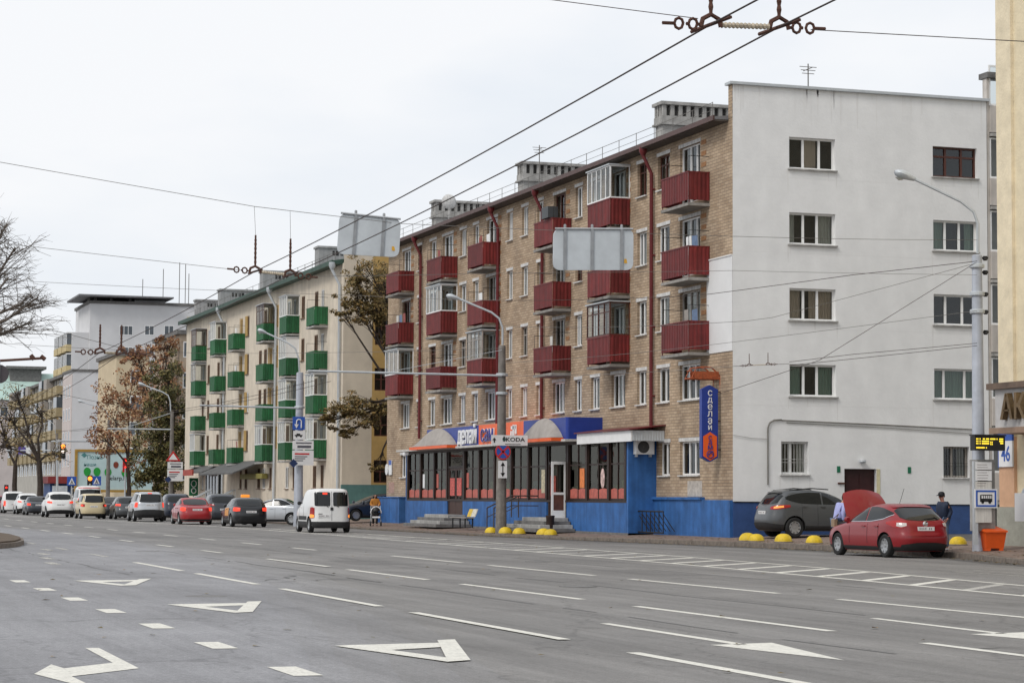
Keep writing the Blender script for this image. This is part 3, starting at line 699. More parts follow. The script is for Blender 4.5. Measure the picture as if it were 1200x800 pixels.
for Y0 in (86.6, 104.6, 119.6): vent_stack(35.3, Y0, brick, 15.4, 17.95 if Y0 < 110 else 17.9)
def aerial(root, x, y, z0, z1, dish=False):
    mb = MB(); mb.path([(x,y,z0),(x,y,z1)], .025, 5)
    for i, h in enumerate((.0,.25,.5)): 
        mb.path([(x-.35+.05*i,y,z1-.12-h*.5),(x+.35-.05*i,y,z1-.12-h*.5)], .016, 4)
    mb.path([(x,y-.4,z1-.2),(x,y+.4,z1-.2)], .016, 4)
    return mb.build('aerial', M_wireg, root)
p = atY(947, 97, YN+2); aerial(rf, p.x, p.y, 15.9, atY(947,75,YN+2).z)
p = dep(632, 190, 111); aerial(rf, p.x, p.y, 16.5, dep(632,170,111).z)
p = dep(527, 236, 120); mb = MB(); mb.lathe([(0,0),(.18,.02),(.34,.09),(.4,.14),(.38,.145),(.2,.05),(0,.03)], 16, (p.x,p.y,p.z), 'Y'); mb.path([(p.x,p.y+.05,p.z),(p.x,p.y+.2,p.z-1.4)], .02, 4); mb.build('satellite_dish', M_sill, rf)
# downpipes
for px, zb in ((766.5,.5),(637.5,4.2),(585,4.6),(494,4.6)):
    u = UU(px); mb = MB(T)
    mb.path([(u,-.48,15.25),(u,-.48,14.95),(u,-.13,14.25),(u,-.13,zb+.3)] + ([(u,-.13,zb),(u+.05,-.25,zb-.15)] if zb < 1 else [(u,-.13,zb)]), .075, 8)
    mb.lathe([(.16,15.27),(.16,15.1),(.09,14.95)], 10, (u,-.48,0))
    for zz in (5.5,8.2,11,13.6): mb.box(u-.1,u+.1,-.14,.0,zz,zz+.05)
    mb.build('downpipe', M_pipe, brick, smooth=True)
u = UU(765); MB(T).path([(u,-.14,.95),(u,-.14,.55),(u+.06,-.3,.4)], .08, 8).build('pipe_shoe', M_galv, brick, smooth=True)
# balconies: (left edge px at the outer plane, right edge px at the wall)
spec = {
 'A': (774,832,[(3,None,None),(4,None,None),(5,None,None)]),
 'B': (687,738,[(3,(M_woodp,False,4),None),(4,(M_pvc,False,4),None),(5,(M_pvc,False,5),None)]),
 'C': (624,669,[(3,None,None),(4,None,None),(5,None,'box')]),
 'D': (546,585,[(3,None,None),(4,None,None),(5,None,None)]),
 'E': (498,535,[(3,None,None),(4,(M_pvc,False,4),None),(5,None,None)]),
 'F': (450.5,484,[(3,(M_pvc,False,3),None),(4,None,None),(5,None,None)])}
spec['B'][2][0] = (3,(M_wood,False,4),None); spec['B'][2][1] = (4,None,None); spec['D'][2][0] = (3,(M_woodp,False,4),None)
for k, (l, r, fl) in spec.items():
    u0 = YE - YX(l, XF-.88); u1 = UU(r)
    for n, gz, jk in fl:
        balcony(brick, T, u0, u1, FLZ[n], m=M_red, glaze=gz, junk=jk, top=2.5)
# ------------------------------------------------------------ shop annex along the brick house
XA = 32.16
UA = lambda px, X=XA: YE - YX(px, X)
dA = XA - XF
shop = thing('shop_annex', (XA, 98, .15), 'single storey shop front with blue plinth and dark brown glazing below the brick house', 'shop')
M_mull = mat('mullion_brown', (.030,.016,.012), .5, var=.25, scale=5)
M_sticker = mat('sticker_red', (.48,.12,.09), .5, var=.25, scale=7)
M_shopglass = glass('shop_glass', (.48,.47,.42), .01, .62, (.85,.84,.76))
u0, u1 = UA(478), UA(735.5)
bays = [478.6,493.5,509.5,524.5,None,544.5,562,580,599.5,619.5,641,None,666,688,713.5,733.5]
doors = [(525,543.5),(641.8,664.5)]
mb = MB(T); ends = [u0, UA(525), UA(543.5), UA(641.5), UA(665), u1]
for a, b in ((0,1),(2,3),(4,5)): mb.box(ends[a],ends[b],dA-.03,dA+.15,.1,1.36)
mb.box(u1-.02,u1+.16,dA-.03,.0,.1,3.85); mb.box(u0-.2,u0+.02,dA-.03,0,.1,3.85); mb.build('plinth', M_blue, shop)
mb = MB(T); mb.box(u0-.2,u1+.16,dA-.05,0,.02,.099+.1); mb.build('plinth_base', M_concd, shop)
mb = MB(T); mb.box(u0,u1,dA-.02,dA+.12,1.363,1.45); mb.box(u0,u1,dA-.02,dA+.12,3.74,3.95); mb.build('window_rail', M_mull, shop)
mb = MB(T); mb.box(u0,u1,-.3,-.27,.3,3.9); mb.build('shop_interior', mat('shop_back',(.10,.105,.092),.9,var=.5,scale=.9), shop)
rnd = random.Random(5)
prev = None
for i, b in enumerate(bays):
    if b is None: prev = None; continue
    u = UA(b)
    MB(T).box(u-.10,u+.10,dA-.04,dA+.12,1.452,3.738).build('post', M_mull, shop)
    if prev is not None:
        a, c = prev+.10, u-.10; mid = (a+c)/2
        fr = MB(T)
        for e in (a+.03, mid, c-.03): fr.box(e-.03,e+.03,dA+.02,dA+.08,1.455,3.735)
        fr.box(a+.06,c-.06,dA+.025,dA+.075,2.86,2.92).box(a+.06,c-.06,dA+.025,dA+.075,1.457,1.52)
        wo_ = fr.build('shop_window', M_mull, shop)
        for x0, x1 in ((a+.06,mid-.03),(mid+.03,c-.06)):
            for z0, z1 in ((1.52,2.86),(2.92,3.735)): MB(T).quad((x0,dA+.05,z0),(x1,dA+.05,z0),(x1,dA+.05,z1),(x0,dA+.05,z1)).build('pane', M_shopglass, wo_)
            mb = MB(T)
            n = 8; top = [1.52+.36+.05*math.sin(math.pi*k/n) for k in range(n+1)]
            for k in range(n):
                xa, xb = x0+(x1-x0)*k/n, x0+(x1-x0)*(k+1)/n; mb.quad((xa,dA+.043,1.53),(xb,dA+.043,1.53),(xb,dA+.043,top[k+1]),(xa,dA+.043,top[k]))
            mb.build('window_sticker', M_sticker, wo_)
            if rnd.random() < .7:                       # shelves and goods inside
                h = rnd.uniform(.3,.8); MB(T).box(x0+.03,x1-.03,dA+.16,dA+.5,1.4,1.5+h).build('display_goods', mat('goods%d'%rnd.randint(0,4), (rnd.uniform(.1,.35),rnd.uniform(.1,.3),rnd.uniform(.08,.22)),.7,var=.5,scale=9), wo_)
        for k in range(2):
            if rnd.random() < .25: MB(T).box(a+.15,a+.5,dA+.040,dA+.044,2.0,2.7).build('poster', rnd.choice([M_white,M_sticker,M_curt3]), wo_)
    prev = u
pu = UA(686); MB(T).box(pu-.75,pu-.2,dA+.036,dA+.041,1.95,2.75).build('poster', mat('poster_orange',(.75,.22,.06),.5,var=.3,scale=9), shop)
pu = UA(708); MB(T).poly([(pu-.25+.24*math.cos(t*math.pi/8),dA+.036,2.35+.38*math.sin(t*math.pi/8)*(1 if math.sin(t*math.pi/8)>0 else 1.1)) for t in range(16)]).build('poster', mat('poster_white_red',(.7,.45,.42),.5,var=.6,scale=6), shop)
pu = UA(637); MB(T).box(pu-.35,pu+.1,dA+.036,dA+.041,1.75,2.75).build('poster', mat('poster_cream',(.7,.62,.42),.5,var=.35,scale=7), shop)
for i, (a, b) in enumerate(doors):
    a, b = UA(a)+.1, UA(b)-.1; zf = .72
    fr = MB(T); fr.box(a,a+.08,dA+.0,dA+.1,zf,3.74).box(b-.08,b,dA,dA+.1,zf,3.74).box(a+.08,b-.08,dA,dA+.1,2.95,3.05)
    dr = fr.build('door_frame', M_mull, shop)
    MB(T).quad((a+.08,dA+.05,3.05),(b-.08,dA+.05,3.05),(b-.08,dA+.05,3.73),(a+.08,dA+.05,3.73)).build('fanlight', M_shopglass, dr)
    lf = MB(T); m_ = (a+b)/2
    for x0, x1 in ((a+.09,m_-.01),(m_+.01,b-.09)):
        if i == 1 and x0 > a+.2: continue
        lf.box(x0,x0+.1,dA+.03,dA+.08,zf,2.94).box(x1-.1,x1,dA+.03,dA+.08,zf,2.94).box(x0+.1,x1-.1,dA+.03,dA+.08,zf,zf+.75).box(x0+.1,x1-.1,dA+.03,dA+.08,2.84,2.94)
        MB(T).quad((x0+.1,dA+.055,zf+.75),(x1-.1,dA+.055,zf+.75),(x1-.1,dA+.055,2.84),(x0+.1,dA+.055,2.84)).build('door_pane', M_shopglass, dr)
        MB(T).box(x0+.18,x1-.18,dA+.02,dA+.026,zf+.9,zf+1.75).build('door_notice', mat('notice_red',(.6,.11,.09),.5,var=.5,scale=12), dr)
    lf.build('door_leaf', mat('door_brown',(.05,.02,.013),.5,var=.2), dr)
    if i == 1:                                         # white leaf standing open
        lf = MB(T); y0, y1 = dA-.62, dA+.02; x = b-.1
        lf.box(x,x+.05,y0,y0+.09,zf,3.05).box(x,x+.05,y1-.09,y1,zf,3.05).box(x,x+.05,y0+.09,y1-.09,zf,zf+.3).box(x,x+.05,y0+.09,y1-.09,zf+.95,zf+1.05).box(x,x+.05,y0+.09,y1-.09,2.93,3.05)
        ol = lf.build('open_door_leaf', M_pvc, dr)
        MB(T).quad((x+.025,y0+.09,zf+1.05),(x+.025,y1-.09,zf+1.05),(x+.025,y1-.09,2.93),(x+.025,y0+.09,2.93)).build('door_pane', M_shopglass, ol)
        MB(T).box(x+.018,x+.032,y0+.09,y1-.09,zf+.3,zf+.95).build('lower_panel', mat('panel_brown',(.12,.05,.035),.5,var=.3), ol)
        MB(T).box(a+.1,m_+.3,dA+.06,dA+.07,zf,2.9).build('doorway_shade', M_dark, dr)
# fascia box
XB = 31.72; dB = XB-XF
fu = [YE-YX(p, XB) for p in (500.5,561,613.5,664)]
M_fblue = mat('fascia_blue', (.018,.045,.27), .4, var=.12, scale=2)
M_forange = mat('fascia_orange', (.80,.12,.02), .4, var=.08, scale=2)
zb, zt = 3.96, 4.86
MB(T).box(fu[0],fu[1],dB,.0,zb,zt).build('fascia', M_fblue, shop)
MB(T).box(fu[1]+.003,fu[2],dB+.002,.0,zb,zt).build('fascia', M_forange, shop)
mb = MB(T); mb.box(fu[2]+.003,fu[3]-.12,dB,.0,zb,zt)
n = 5; arc = [(fu[3]-.12+.12*math.sin(k*math.pi/2/n), dB+.12-.12*math.cos(k*math.pi/2/n)) for k in range(n+1)]
mb.prism([(x,y,zb) for x,y in [(fu[3]-.12,0)]+arc+[(fu[3],0)]], (0,0,zt-zb)); mb.build('fascia', M_fblue, shop)
MB(T).box(u0-.3,fu[3]+.1,dB-.1,dA-.0,3.86,3.955).build('fascia_soffit', mat('soffit_white',(.55,.53,.50),.7,var=.15), shop)
uc = (YE-YX(537.5,XB)+YE-YX(560.5,XB))/2; wd_ = YX(537.5,XB)-YX(560.5,XB)
put_text(shop, 'делай', 1.18, M_white, T, uc, dB-.06, 4.40, ext=.035, bold=.010, xs=.86)
uc = (YE-YX(562,XB)+YE-YX(583,XB))/2
put_text(shop, 'сам', 1.05, M_white, T, uc, dB-.04, 4.40, ext=.03, bold=.012, xs=1.0)
put_text(shop, 'сам', 1.05, M_fblue, T, uc+.04, dB-.09, 4.40, ext=.015, bold=.0, xs=.98)
uc = YE-YX(603,XB); mb = MB(T)
for (x0,x1,z0,z1) in ((-.35,.3,.12,.26),(-.1,.05,-.3,.32),(.2,.36,-.1,.3),(-.4,-.26,-.25,.05)): mb.box(uc+x0,uc+x1,dB-.06,dB-.005,4.42+z0,4.42+z1)
mb.build('house_emblem', M_white, shop)
# curved grey awnings with an orange edge
for a, b, pk in ((480.5,536,.68),(605,660,.68)):
    XC = 31.22; ua, ub = YE-YX(a, XC), YE-YX(b, XB); dC = XC-XF; n = 18
    mb = MB(T); prof = []
    for k in range(n+1):
        t = k/n; h = .86*math.sin(math.pi*t)**.8
        prof.append(h)
    rows = 6; g_ = []
    for r in range(rows+1):
        s_ = r/rows; row = []
        for k in range(n+1):
            t = k/n; row.append((ua+(ub-ua)*t, dC+(dB-.01-dC)*s_, 4.03+prof[k]*math.sin(s_*math.pi/2)*(1)))
        g_.append(row)
    for r in range(rows):
        for k in range(n): mb.quad(g_[r][k], g_[r][k+1], g_[r+1][k+1], g_[r+1][k])
    aw = mb.build('awning', mat('awning_grey',(.33,.30,.275),.7,var=.15,scale=2), shop, smooth=True)
    mb = MB(T); mb.box(ua-.02,ub+.02,dC-.03,dC+.03,3.88,4.02); mb.box(ub-.03,ub+.02,dC+.03,dB,3.88,4.02); mb.box(ua-.02,ua+.03,dC+.03,dB,3.88,4.02); mb.build('awning_edge', M_forange, aw)
# right-hand lean-to roof with white board
ua, ub = UA(676,31.9), UA(735.5,31.9)+.35; dL = 31.9-XF
mb = MB(T); mb.box(ua,ub,dL,dL+.06,3.72,4.14); wb = mb.build('white_board', M_white, shop)
mb = MB(T); ribbed(mb, dL+.06, -.01, ub-.01, 3.74, 4.14, 'd', .11, .012); mb.build('side_cladding', M_galv, shop)
mb = MB(T); mb.prism([(ua-.1,dL-.12,4.15),(ua-.1,0,4.52),(ua-.1,0,4.58),(ua-.1,dL-.12,4.20)], (0,0,0)) if False else None
mb.add([(ua-.1,dL-.1,4.145),(ub+.1,dL-.1,4.145),(ub+.1,0,4.33),(ua-.1,0,4.33),(ua-.1,dL-.1,4.19),(ub+.1,dL-.1,4.19),(ub+.1,0,4.38),(ua-.1,0,4.38)],[(0,3,2,1),(4,5,6,7),(0,1,5,4),(1,2,6,5),(2,3,7,6),(3,0,4,7)])
mb.build('lean_to_roof', M_pipe, shop)
# white soffit board at the far left end
MB(T).box(u0-.75,u0+.3,dA-.05,dA+.4,3.7,3.99).build('white_board', M_white, shop)
# flat roof
MB(T).box(u0,ua,dA,0,3.9,3.955).build('flat_roof', M_concd, shop)
# air conditioner on the end wall of the annex
ac = thing('air_conditioner', (32.6, 82.3, 3.3), 'white wall air conditioner unit under the corrugated eave of the shop', 'air conditioner')
A_ = frame(32.33, 82.0, 0)
MB(A_).bbox(0,.78,0,.28,3.24,3.80,.02).build('case', M_pvc, ac)
mb = MB(A_); 
for k in range(6): r = .05+.035*k; mb.path([(.32+r*math.cos(t*math.pi/10),-.012,3.52+r*math.sin(t*math.pi/10)) for t in range(21)], .006, 4)
mb.build('fan_grille', M_black, ac)
MB(A_).poly([(.32+.24*math.cos(t*math.pi/10),-.003,3.52+.24*math.sin(t*math.pi/10)) for t in range(20)]).build('fan_opening', mat('fan_grey',(.12,.12,.12),.6), ac)
MB(A_).box(.06,.12,.1,.29,3.14,3.24).box(.64,.70,.1,.29,3.14,3.24).build('bracket', M_galv, ac)
# entrance steps
def steps(ux0, ux1, label, n=4, out=.95):
    st = thing('entrance_steps', (31.2, YE-(ux0+ux1)/2, .16), label, 'steps', 'shop entrance steps')
    for k in range(n):
        e = .28*(n-1-k); z0 = .14+.145*k
        MB(T).bbox(ux0-e,ux1+e,dA-out-e,dA-.06,z0+.002,z0+.145,.012).build('step', M_conc if k % 2 else M_concd, st)
    return st
s1 = steps(UA(520),UA(548), 'grey stepped platform before the far shop door beside the bench')
s2 = steps(UA(637),UA(668), 'grey stepped platform with handrails before the open shop door')
mb = MB(T)
for uu in (UA(637)-.05, UA(637)-1.0):
    dd = dA-1.2
    for o_ in (0,): 
        mb.path([(uu,dd+.1,.7),(uu,dd+.1,1.62)], .03, 6); mb.path([(uu-1.0*(0),dd-1.0,.2),(uu,dd-1.0,1.1)], .03, 6)
        mb.path([(uu,dd+1.0,1.62),(uu,dd+.1,1.62),(uu,dd-1.0,1.1)], .03, 6); mb.path([(uu,dd+1.0,1.2),(uu,dd+.1,1.2),(uu,dd-1.0,.7)], .02, 6)
mb.build('handrail', mat('rail_dark',(.07,.055,.05),.5), s2)
# dark urn by the door
up = UA(672); un = thing('litter_urn', T(up,dA-1.0,.16), 'dark round litter urn beside the open shop door', 'bin')
mb = MB(); c = T(up,dA-1.0,.15); mb.lathe([(.13,0),(.16,.1),(.17,.58),(.19,.61),(.19,.67),(.15,.67),(.14,.3),(0,.3)], 16, c); mb.build('drum', mat('urn_brown',(.035,.02,.017),.6), un, smooth=True)
# ------------------------------------------------------------ projecting blue and orange sign
YS = 76.0; xs0, xs1 = atY(822.5,500,YS).x, atY(841.5,500,YS).x
zt_, zb_ = atY(832,451,YS).z, atY(832,541,YS).z; zm = atY(832,506,YS).z; xm = (xs0+xs1)/2; wx = xs1-xs0
sg = thing('projecting_sign', (33.28, YS, zb_), 'tall blue and orange vertical shop sign projecting from the brick corner', 'sign')
GS = frame(0, YS, 0)
def hexa(z0, z1, ins, d0, d1, name, m):
    P = [(xs0+ins,d0,z0+.16),(xm,d0,z0),(xs1-ins,d0,z0+.16),(xs1-ins,d0,z1-.16),(xm,d0,z1),(xs0+ins,d0,z1-.16)]
    return MB(GS).prism(P, (0,d1-d0,0)).build(name, m, sg)
hexa(zb_, zt_, 0, 0, .22, 'case', M_fblue)
hexa(zb_+.05, zm, .05, -.012, -.002, 'orange_face', M_forange)
chs = 'сделай'; zz = zt_-.42
for i, c in enumerate(chs): put_text(sg, c, .36 if c not in 'дй' else .31, M_white, GS, xm, -.012, zt_-.28-i*(zt_-.28-zm-.17)/5.0, ext=.008)
for i, c in enumerate('сам'): put_text(sg, c, .29, M_fblue, GS, xm, -.028, zm-.2-i*.175, ext=.008)
mb = MB(GS); zc = zb_+.27; P = [(xm+.13*math.cos(t*math.pi/10), -.022, zc+.13*math.sin(t*math.pi/10)) for t in range(21)]; mb.path(P, .018, 4); mb.path([(xm-.11,-.022,zc-.09),(xm+.02,-.022,zc+.08),(xm+.1,-.022,zc-.02)], .018, 4); mb.path([(xm-.08,-.022,zc),(xm+.12,-.022,zc+.12)], .02, 4); mb.build('emblem', M_fblue, sg)
mb = MB()
for zz in (zt_-.25, zt_-1.3, zb_+.45): mb.path([(xs1-.05,YS+.1,zz),(33.32,YS+.1,zz)], .025, 5)
mb.build('wall_bracket', M_rust, sg)
br = thing('orange_bracket', (33.28, YS+.3, zt_), 'rusty orange tubular bracket above the vertical sign', 'bracket')
mb = MB(); zz = atY(832,432,YS).z; zl = zz-.35
for yo in (YS+.15, YS+.75):
    x0 = atY(812,440,YS).x; mb.path([(33.32,yo,zl-.35),(33.30,yo,zl+.1)]+[(33.2-(33.2-x0)*k/5, yo, zl+.1+ .32*math.sin(math.pi*(.25+.5*k/5))) for k in range(1,5)]+[(x0,yo,zl),(33.3,yo,zl)], .03, 5)
for k in range(7): x = x0+(33.25-x0)*k/6; mb.path([(x,YS+.15,zl+.0),(x,YS+.75,zl)], .03, 5)
mb.path([(x0,YS+.15,zl+.28),(x0+.1,YS+.75,zl+.28)], .03, 5)
for k in range(3): mb.box(x0+.12,33.25,YS+.13+.2*k,YS+.15+.2*k,zl+.0,zl+.26)
mb.build('tube_frame', mat('rust_orange',(.36,.085,.03),.75,var=.35,scale=15), br)
# house number plate on the far brick corner
np_ = thing('number_plate', (XF-.1, YE-1.4, 2.9), 'small oval street plate and blue number plate on the far brick corner', 'sign')
un_ = UU(459); MB(T).box(un_-.25,un_+.3,-.08,-.03,2.75,3.55).build('plate', M_white, np_); MB(T).box(un_-.25,un_+.3,-.09,-.081,3.3,3.55).build('header', M_signblue, np_)
mb = MB(T); mb.lathe([(0,-.1),(.3,-.1),(.3,-.05),(0,-.05)], 16, (un_-.65,0,3.05), 'Y'); mb.build('round_plate', M_white, np_)

# ------------------------------------------------------------ cream building at the right edge and the block behind it
X46 = 35.0; Y46 = YX(1170.5, X46-.1)
b46 = thing('cream_building', (X46, Y46, .2), 'cream rough plastered building at the right edge with a shop sign', 'building')
M_cream = mat('plaster_cream', (.76,.66,.48), .9, var=.12, scale=2, bump=.7, bscale=14)
M_creamd = mat('plaster_cream_pale', (.74,.64,.45), .9, var=.10, scale=2, bump=.6, bscale=14)
T46 = frame(X46, Y46, -math.pi/2)
U46 = lambda px, X=X46: Y46 - YX(px, X)
up = U46(1191.5)
hol = [(up+1.0,up+2.2,6.6+2.9*k,8.2+2.9*k) for k in range(5)]
MB(T46).wall(up, 26, 1.5, 23, hol, .25).build('front_wall', M_creamd, b46)
for h in hol: put_window(b46, T46, h[0], h[2], h[1]-h[0], h[3]-h[2], (.5,), M_pvc, sillm=M_sill)
MB(T46).box(0,up-.002,-.10,.3,3.4,23).build('corner_pilaster', M_cream, b46)
MB(T46).box(0,up-.002,-.10,.3,1.35,3.397).build('pilaster_base', mat('plaster_peach',(.62,.38,.24),.9,var=.1,scale=2,bump=.4), b46)
MB(T46).box(-.05,26,-.16,.3,.1,1.347).build('plinth', mat('plinth_greygreen',(.34,.34,.29),.85,var=.15), b46)
mb = MB(); mb.quad((X46,Y46,.1),(X46+14,Y46,.1),(X46+14,Y46,23),(X46,Y46,23)); mb.quad((X46+1,Y46-26,.1),(X46+1,Y46-.1,.1),(X46+1,Y46-.1,23),(X46+1,Y46-26,23)); mb.build('side_wall', M_cream, b46)
MB(T46).box(-.3,26,-.3,10,23,23.2).build('roof', M_galv, b46)
# shop sign box
XSn = 34.0; us_ = U46(1166.5, XSn)
sgn = MB(T46).box(us_,us_+9,XSn-X46,.0,3.62,4.72).build('sign_box', mat('sign_box_grey',(.50,.49,.48),.6,var=.12,vscale=(1,1,1),scale=3), b46)
MB(T46).box(us_-.25,us_+9,XSn-X46-.15,.0,4.723,4.9).build('sign_top_edge', mat('sign_edge_brown',(.16,.11,.08),.6,var=.2), sgn)
MB(T46).box(us_-.2,us_+9,XSn-X46-.1,.0,3.45,3.617).build('sign_bottom_edge', mat('sign_edge_tan',(.30,.20,.14),.6,var=.2), sgn)
M_gold = mat('letter_gold', (.17,.11,.05), .5, metal=.1, var=.25, scale=9)
for px, c in ((1180.5,'А'),(1195.5,'К')): put_text(b46, c, .98, M_gold, T46, U46(px,XSn-.1)+.05, XSn-X46-.09, 4.15, ext=.08, bold=.02)
# number plate 46
un_ = U46(1179.5, X46-.14); pl = MB(T46).box(un_-.42,un_+.34,-.16,-.11,2.52,3.28).build('number_board', M_white, b46)
mb = MB(T46); mb.box(un_-.42,un_+.34,-.163,-.105,3.283,3.5); mb.prism([(un_-.3,-.163,3.503),(un_+.22,-.163,3.503),(un_+.1,-.163,3.6),(un_-.18,-.163,3.6)], (0,.05,0) if False else (.05,0,0)); mb.box(un_-.46,un_-.423,-.163,-.105,2.5,3.5); mb.build('number_header', M_signblue, pl)
put_text(b46, '46', .62, M_signblue, T46, un_-.02, -.165, 2.88, ext=.004, bold=.01, xs=.8)
# white display window block and frame below the sign
mb = MB(T46); mb.box(us_+.6,us_+9,-.75,-.11,.95,1.75); mb.build('white_ledge', M_plaster2, b46)
mb = MB(T46); mb.box(us_+.9,us_+9,-.6,-.165,.1,.94); mb.build('ledge_base', M_concd, b46)
mb = MB(T46); mb.path([(us_+.75,-.55,1.75),(us_+1.3,-.5,2.3),(us_+1.3,-.45,3.45)], .07, 6); mb.path([(us_+1.5,-.4,1.76),(us_+1.75,-.4,2.4),(us_+1.75,-.4,3.45)], .04, 6); mb.build('display_frame', M_galv, b46)
MB(T46).box(us_+1.9,us_+9,-.3,-.17,1.76,3.44).build('display_glass', M_gdark, b46)
# loggia block behind the white end wall
YL = 75.02; xl0 = XF+gx+.08
lg = thing('loggia_block', (xl0, YL, .2), 'narrow strip of pale glazed loggias between the white end wall and the cream building', 'building')
GL = frame(xl0, YL, 0)
M_loggia = mat('loggia_panel', (.56,.52,.48), .85, var=.1, scale=2, streak=((3,3,.5), .8))
MB(GL).box(-.05,.05,.0,.3,.1,17.4).build('corner_post', M_loggia, lg)
MB(GL).box(.0,8,1.2,2.2,.1,16.2).build('block_wall', M_loggia, lg)
for k in range(6):
    z = 1.55+2.76*k
    MB(GL).bbox(.052,5,-.06,1.1,z,z+1.02,.015).build('loggia_parapet', M_loggia, lg)
    MB(GL).box(.052,5,-.14,1.1,z-.16,z-.04).build('loggia_slab', M_conc, lg)
    f = MB(GL); f.box(.06,5,.02,.08,z+1.03,z+1.1).box(.06,5,.02,.08,z+2.5,z+2.57)
    for u in (.06,.47,1.1): f.box(u,u+.07,.02,.08,z+1.1,z+2.5)
    fo = f.build('loggia_window', M_pvc, lg)
    MB(GL).quad((.06,.06,z+1.1),(3,.06,z+1.1),(3,.06,z+2.5),(.06,.06,z+2.5)).build('pane', M_glass, fo)
MB(GL).box(-.1,5,-.15,.5,17.41,17.62).build('roof_edge', M_concd, lg)
# ------------------------------------------------------------ house with green balconies
XG = 33.5; YG0 = YX(401, XG); YG1 = YX(217, XG)
TG = frame(XG, YG1, -math.pi/2); UG = lambda px, X=XG: YG1 - YX(px, X)
gb = thing('green_balcony_house', (XG, YG0, .2), 'beige five storey house with green balconies and dark green eave', 'building')
M_beige = mat('plaster_beige', (.68,.60,.49), .9, var=.10, scale=1.2, bump=.2, streak=((1.5,1.5,.4), .86))
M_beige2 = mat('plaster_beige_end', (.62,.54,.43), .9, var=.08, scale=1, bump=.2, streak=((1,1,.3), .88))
M_ochre = mat('plaster_ochre', (.43,.28,.10), .9, var=.12, scale=1.5)
M_geave = mat('eave_green', (.035,.075,.055), .6, var=.25, scale=2)
balc = [(357,383),(325.5,349.5),(298.5,322),(265.5,286),(244.5,264),(222.5,241)]
LB = [(YG1-YX(l, XG-.88), UG(r)) for l, r in balc]
GZ = {0:{3:(M_pvc,False,3),2:(M_pvc,False,3)}, 1:{5:(M_pvc,False,4),4:(M_pvc,True,4),3:(M_pvc,False,4),2:(M_pvc,False,4)}, 2:{5:(M_wood,False,5),2:(M_pvc,False,4)},
      3:{}, 4:{5:(M_pvc,False,3)}, 5:{5:(M_wood,False,4),4:(M_woodp,False,3),2:(M_pvc,False,4)}}
FG = {n: 3.85+2.74*(n-2) for n in range(1,6)}
W_ = YG1-YG0
wn = []
for n in range(1,6):
    z = FG[n]+.95
    for i, (a, b) in enumerate(LB):
        m_ = (a+b)/2
        if n >= 2: wn.append((b-.95, b-.1, z-.85, 2.2, 'b')); wn.append((m_-.75,m_+.05,z,1.4,'y' if i in (2,3) else 'n'))
        else: wn.append((m_-.4,m_+.4,z,1.45,'n'))
    for px in (391-36,363-12,340-24,312-22,293.5,257.5,243): pass
    us = [LB[0][0]-.9, LB[1][1]+1.0, LB[1][0]-1.0, LB[2][0]-.95, LB[2][0]-2.6, LB[3][1]+.9, LB[4][0]-1.0, LB[5][1]+.9]
    for u in us: wn.append((u-.48,u+.48,z,1.42,'n'))
wn.sort(); clean = []
for w_ in wn:
    if all(not (abs(w_[2]-c[2]) < 1.6 and w_[0] < c[1]+.12 and w_[1] > c[0]-.12) for c in clean) and w_[0] > .2 and w_[1] < W_-.3: clean.append(w_)
hol = [(a,b,z,z+h) for a,b,z,h,k in clean]
MB(TG).wall(0, W_, .1, 15.6, hol, .10).build('front_wall', M_beige, gb)
rnd = random.Random(11)
for a,b,z,h,k in clean:
    if k == 'y': put_window(gb, TG, a, z, b-a, h, (.5,), M_ochre, cur=(.5,.5), curm=M_ochre, sillm=M_oldwood, gl=M_oldglass, dpt=.02, fw=.11); continue
    put_window(gb, TG, a, z, b-a, h, (.5,), M_pvc if rnd.random() < .3 else M_oldwood, cur=rnd.choice(CURS), curm=M_curt3, sillm=M_oldwood if k != 'b' else None, gl=M_oldglass, dpt=.02)
for i in (2,3):                                                # ochre panels behind two balcony stacks
    a, b = LB[i]
    for n in range(2,6):
        z = FG[n]; segs = [(a+.02, (a+b)/2-.8), ((a+b)/2+.1, b-1.0), (b-.06,b+.75)]
        [MB(TG).box(x0,x1,-.015,.03,z+.9,z+2.4).build('ochre_panel', M_ochre, gb) for x0,x1 in segs if x1-x0 > .1]
for i, (a, b) in enumerate(LB):
    for n in range(2,6): balcony(gb, TG, a, b, FG[n], m=M_green, glaze=GZ[i].get(n), top=2.5, slabm=M_conc, hp=1.05, gap=.08, rail=(i in (0,3)))
# gable end with ochre stair strip
GG = frame(XG, YG0, 0)
gho = [(1.98,2.85,z,z+1.35) for z in (2.4,5.2,7.95,10.7,13.2)]
MB(GG).wall(0, 1.82, 2.27, 16.3, [], .2).build('end_wall', M_beige2, gb)
MB(GG).wall(1.823, 10.5, 2.27, 16.3, gho, .2).build('stair_strip', M_ochre, gb)
for h in gho: put_window(gb, GG, h[0], h[2], .87, 1.35, (.5,), M_wood, transom=.5)
mb = MB(GG); mb.box(-.03,10.5,-.05,.1,.1,2.265); mb.build('end_plinth', mat('paint_teal',(.10,.205,.19),.8,var=.12,scale=2,streak=((2,2,.5),.85)), gb)
MB(TG).box(0,W_+.0,-.05,.05,.1,1.0).build('front_plinth', mat('plinth_grey',(.32,.32,.28),.85,var=.15), gb)
mb = MB(); mb.quad((XG+10.5,YG0,0),(XG+10.5,YG1,0),(XG+10.5,YG1,16.2),(XG+10.5,YG0,16.2)); mb.quad((XG,YG1,0),(XG+10.5,YG1,0),(XG+10.5,YG1,16.2),(XG,YG1,16.2)); mb.build('rear_wall', M_beige2, gb)
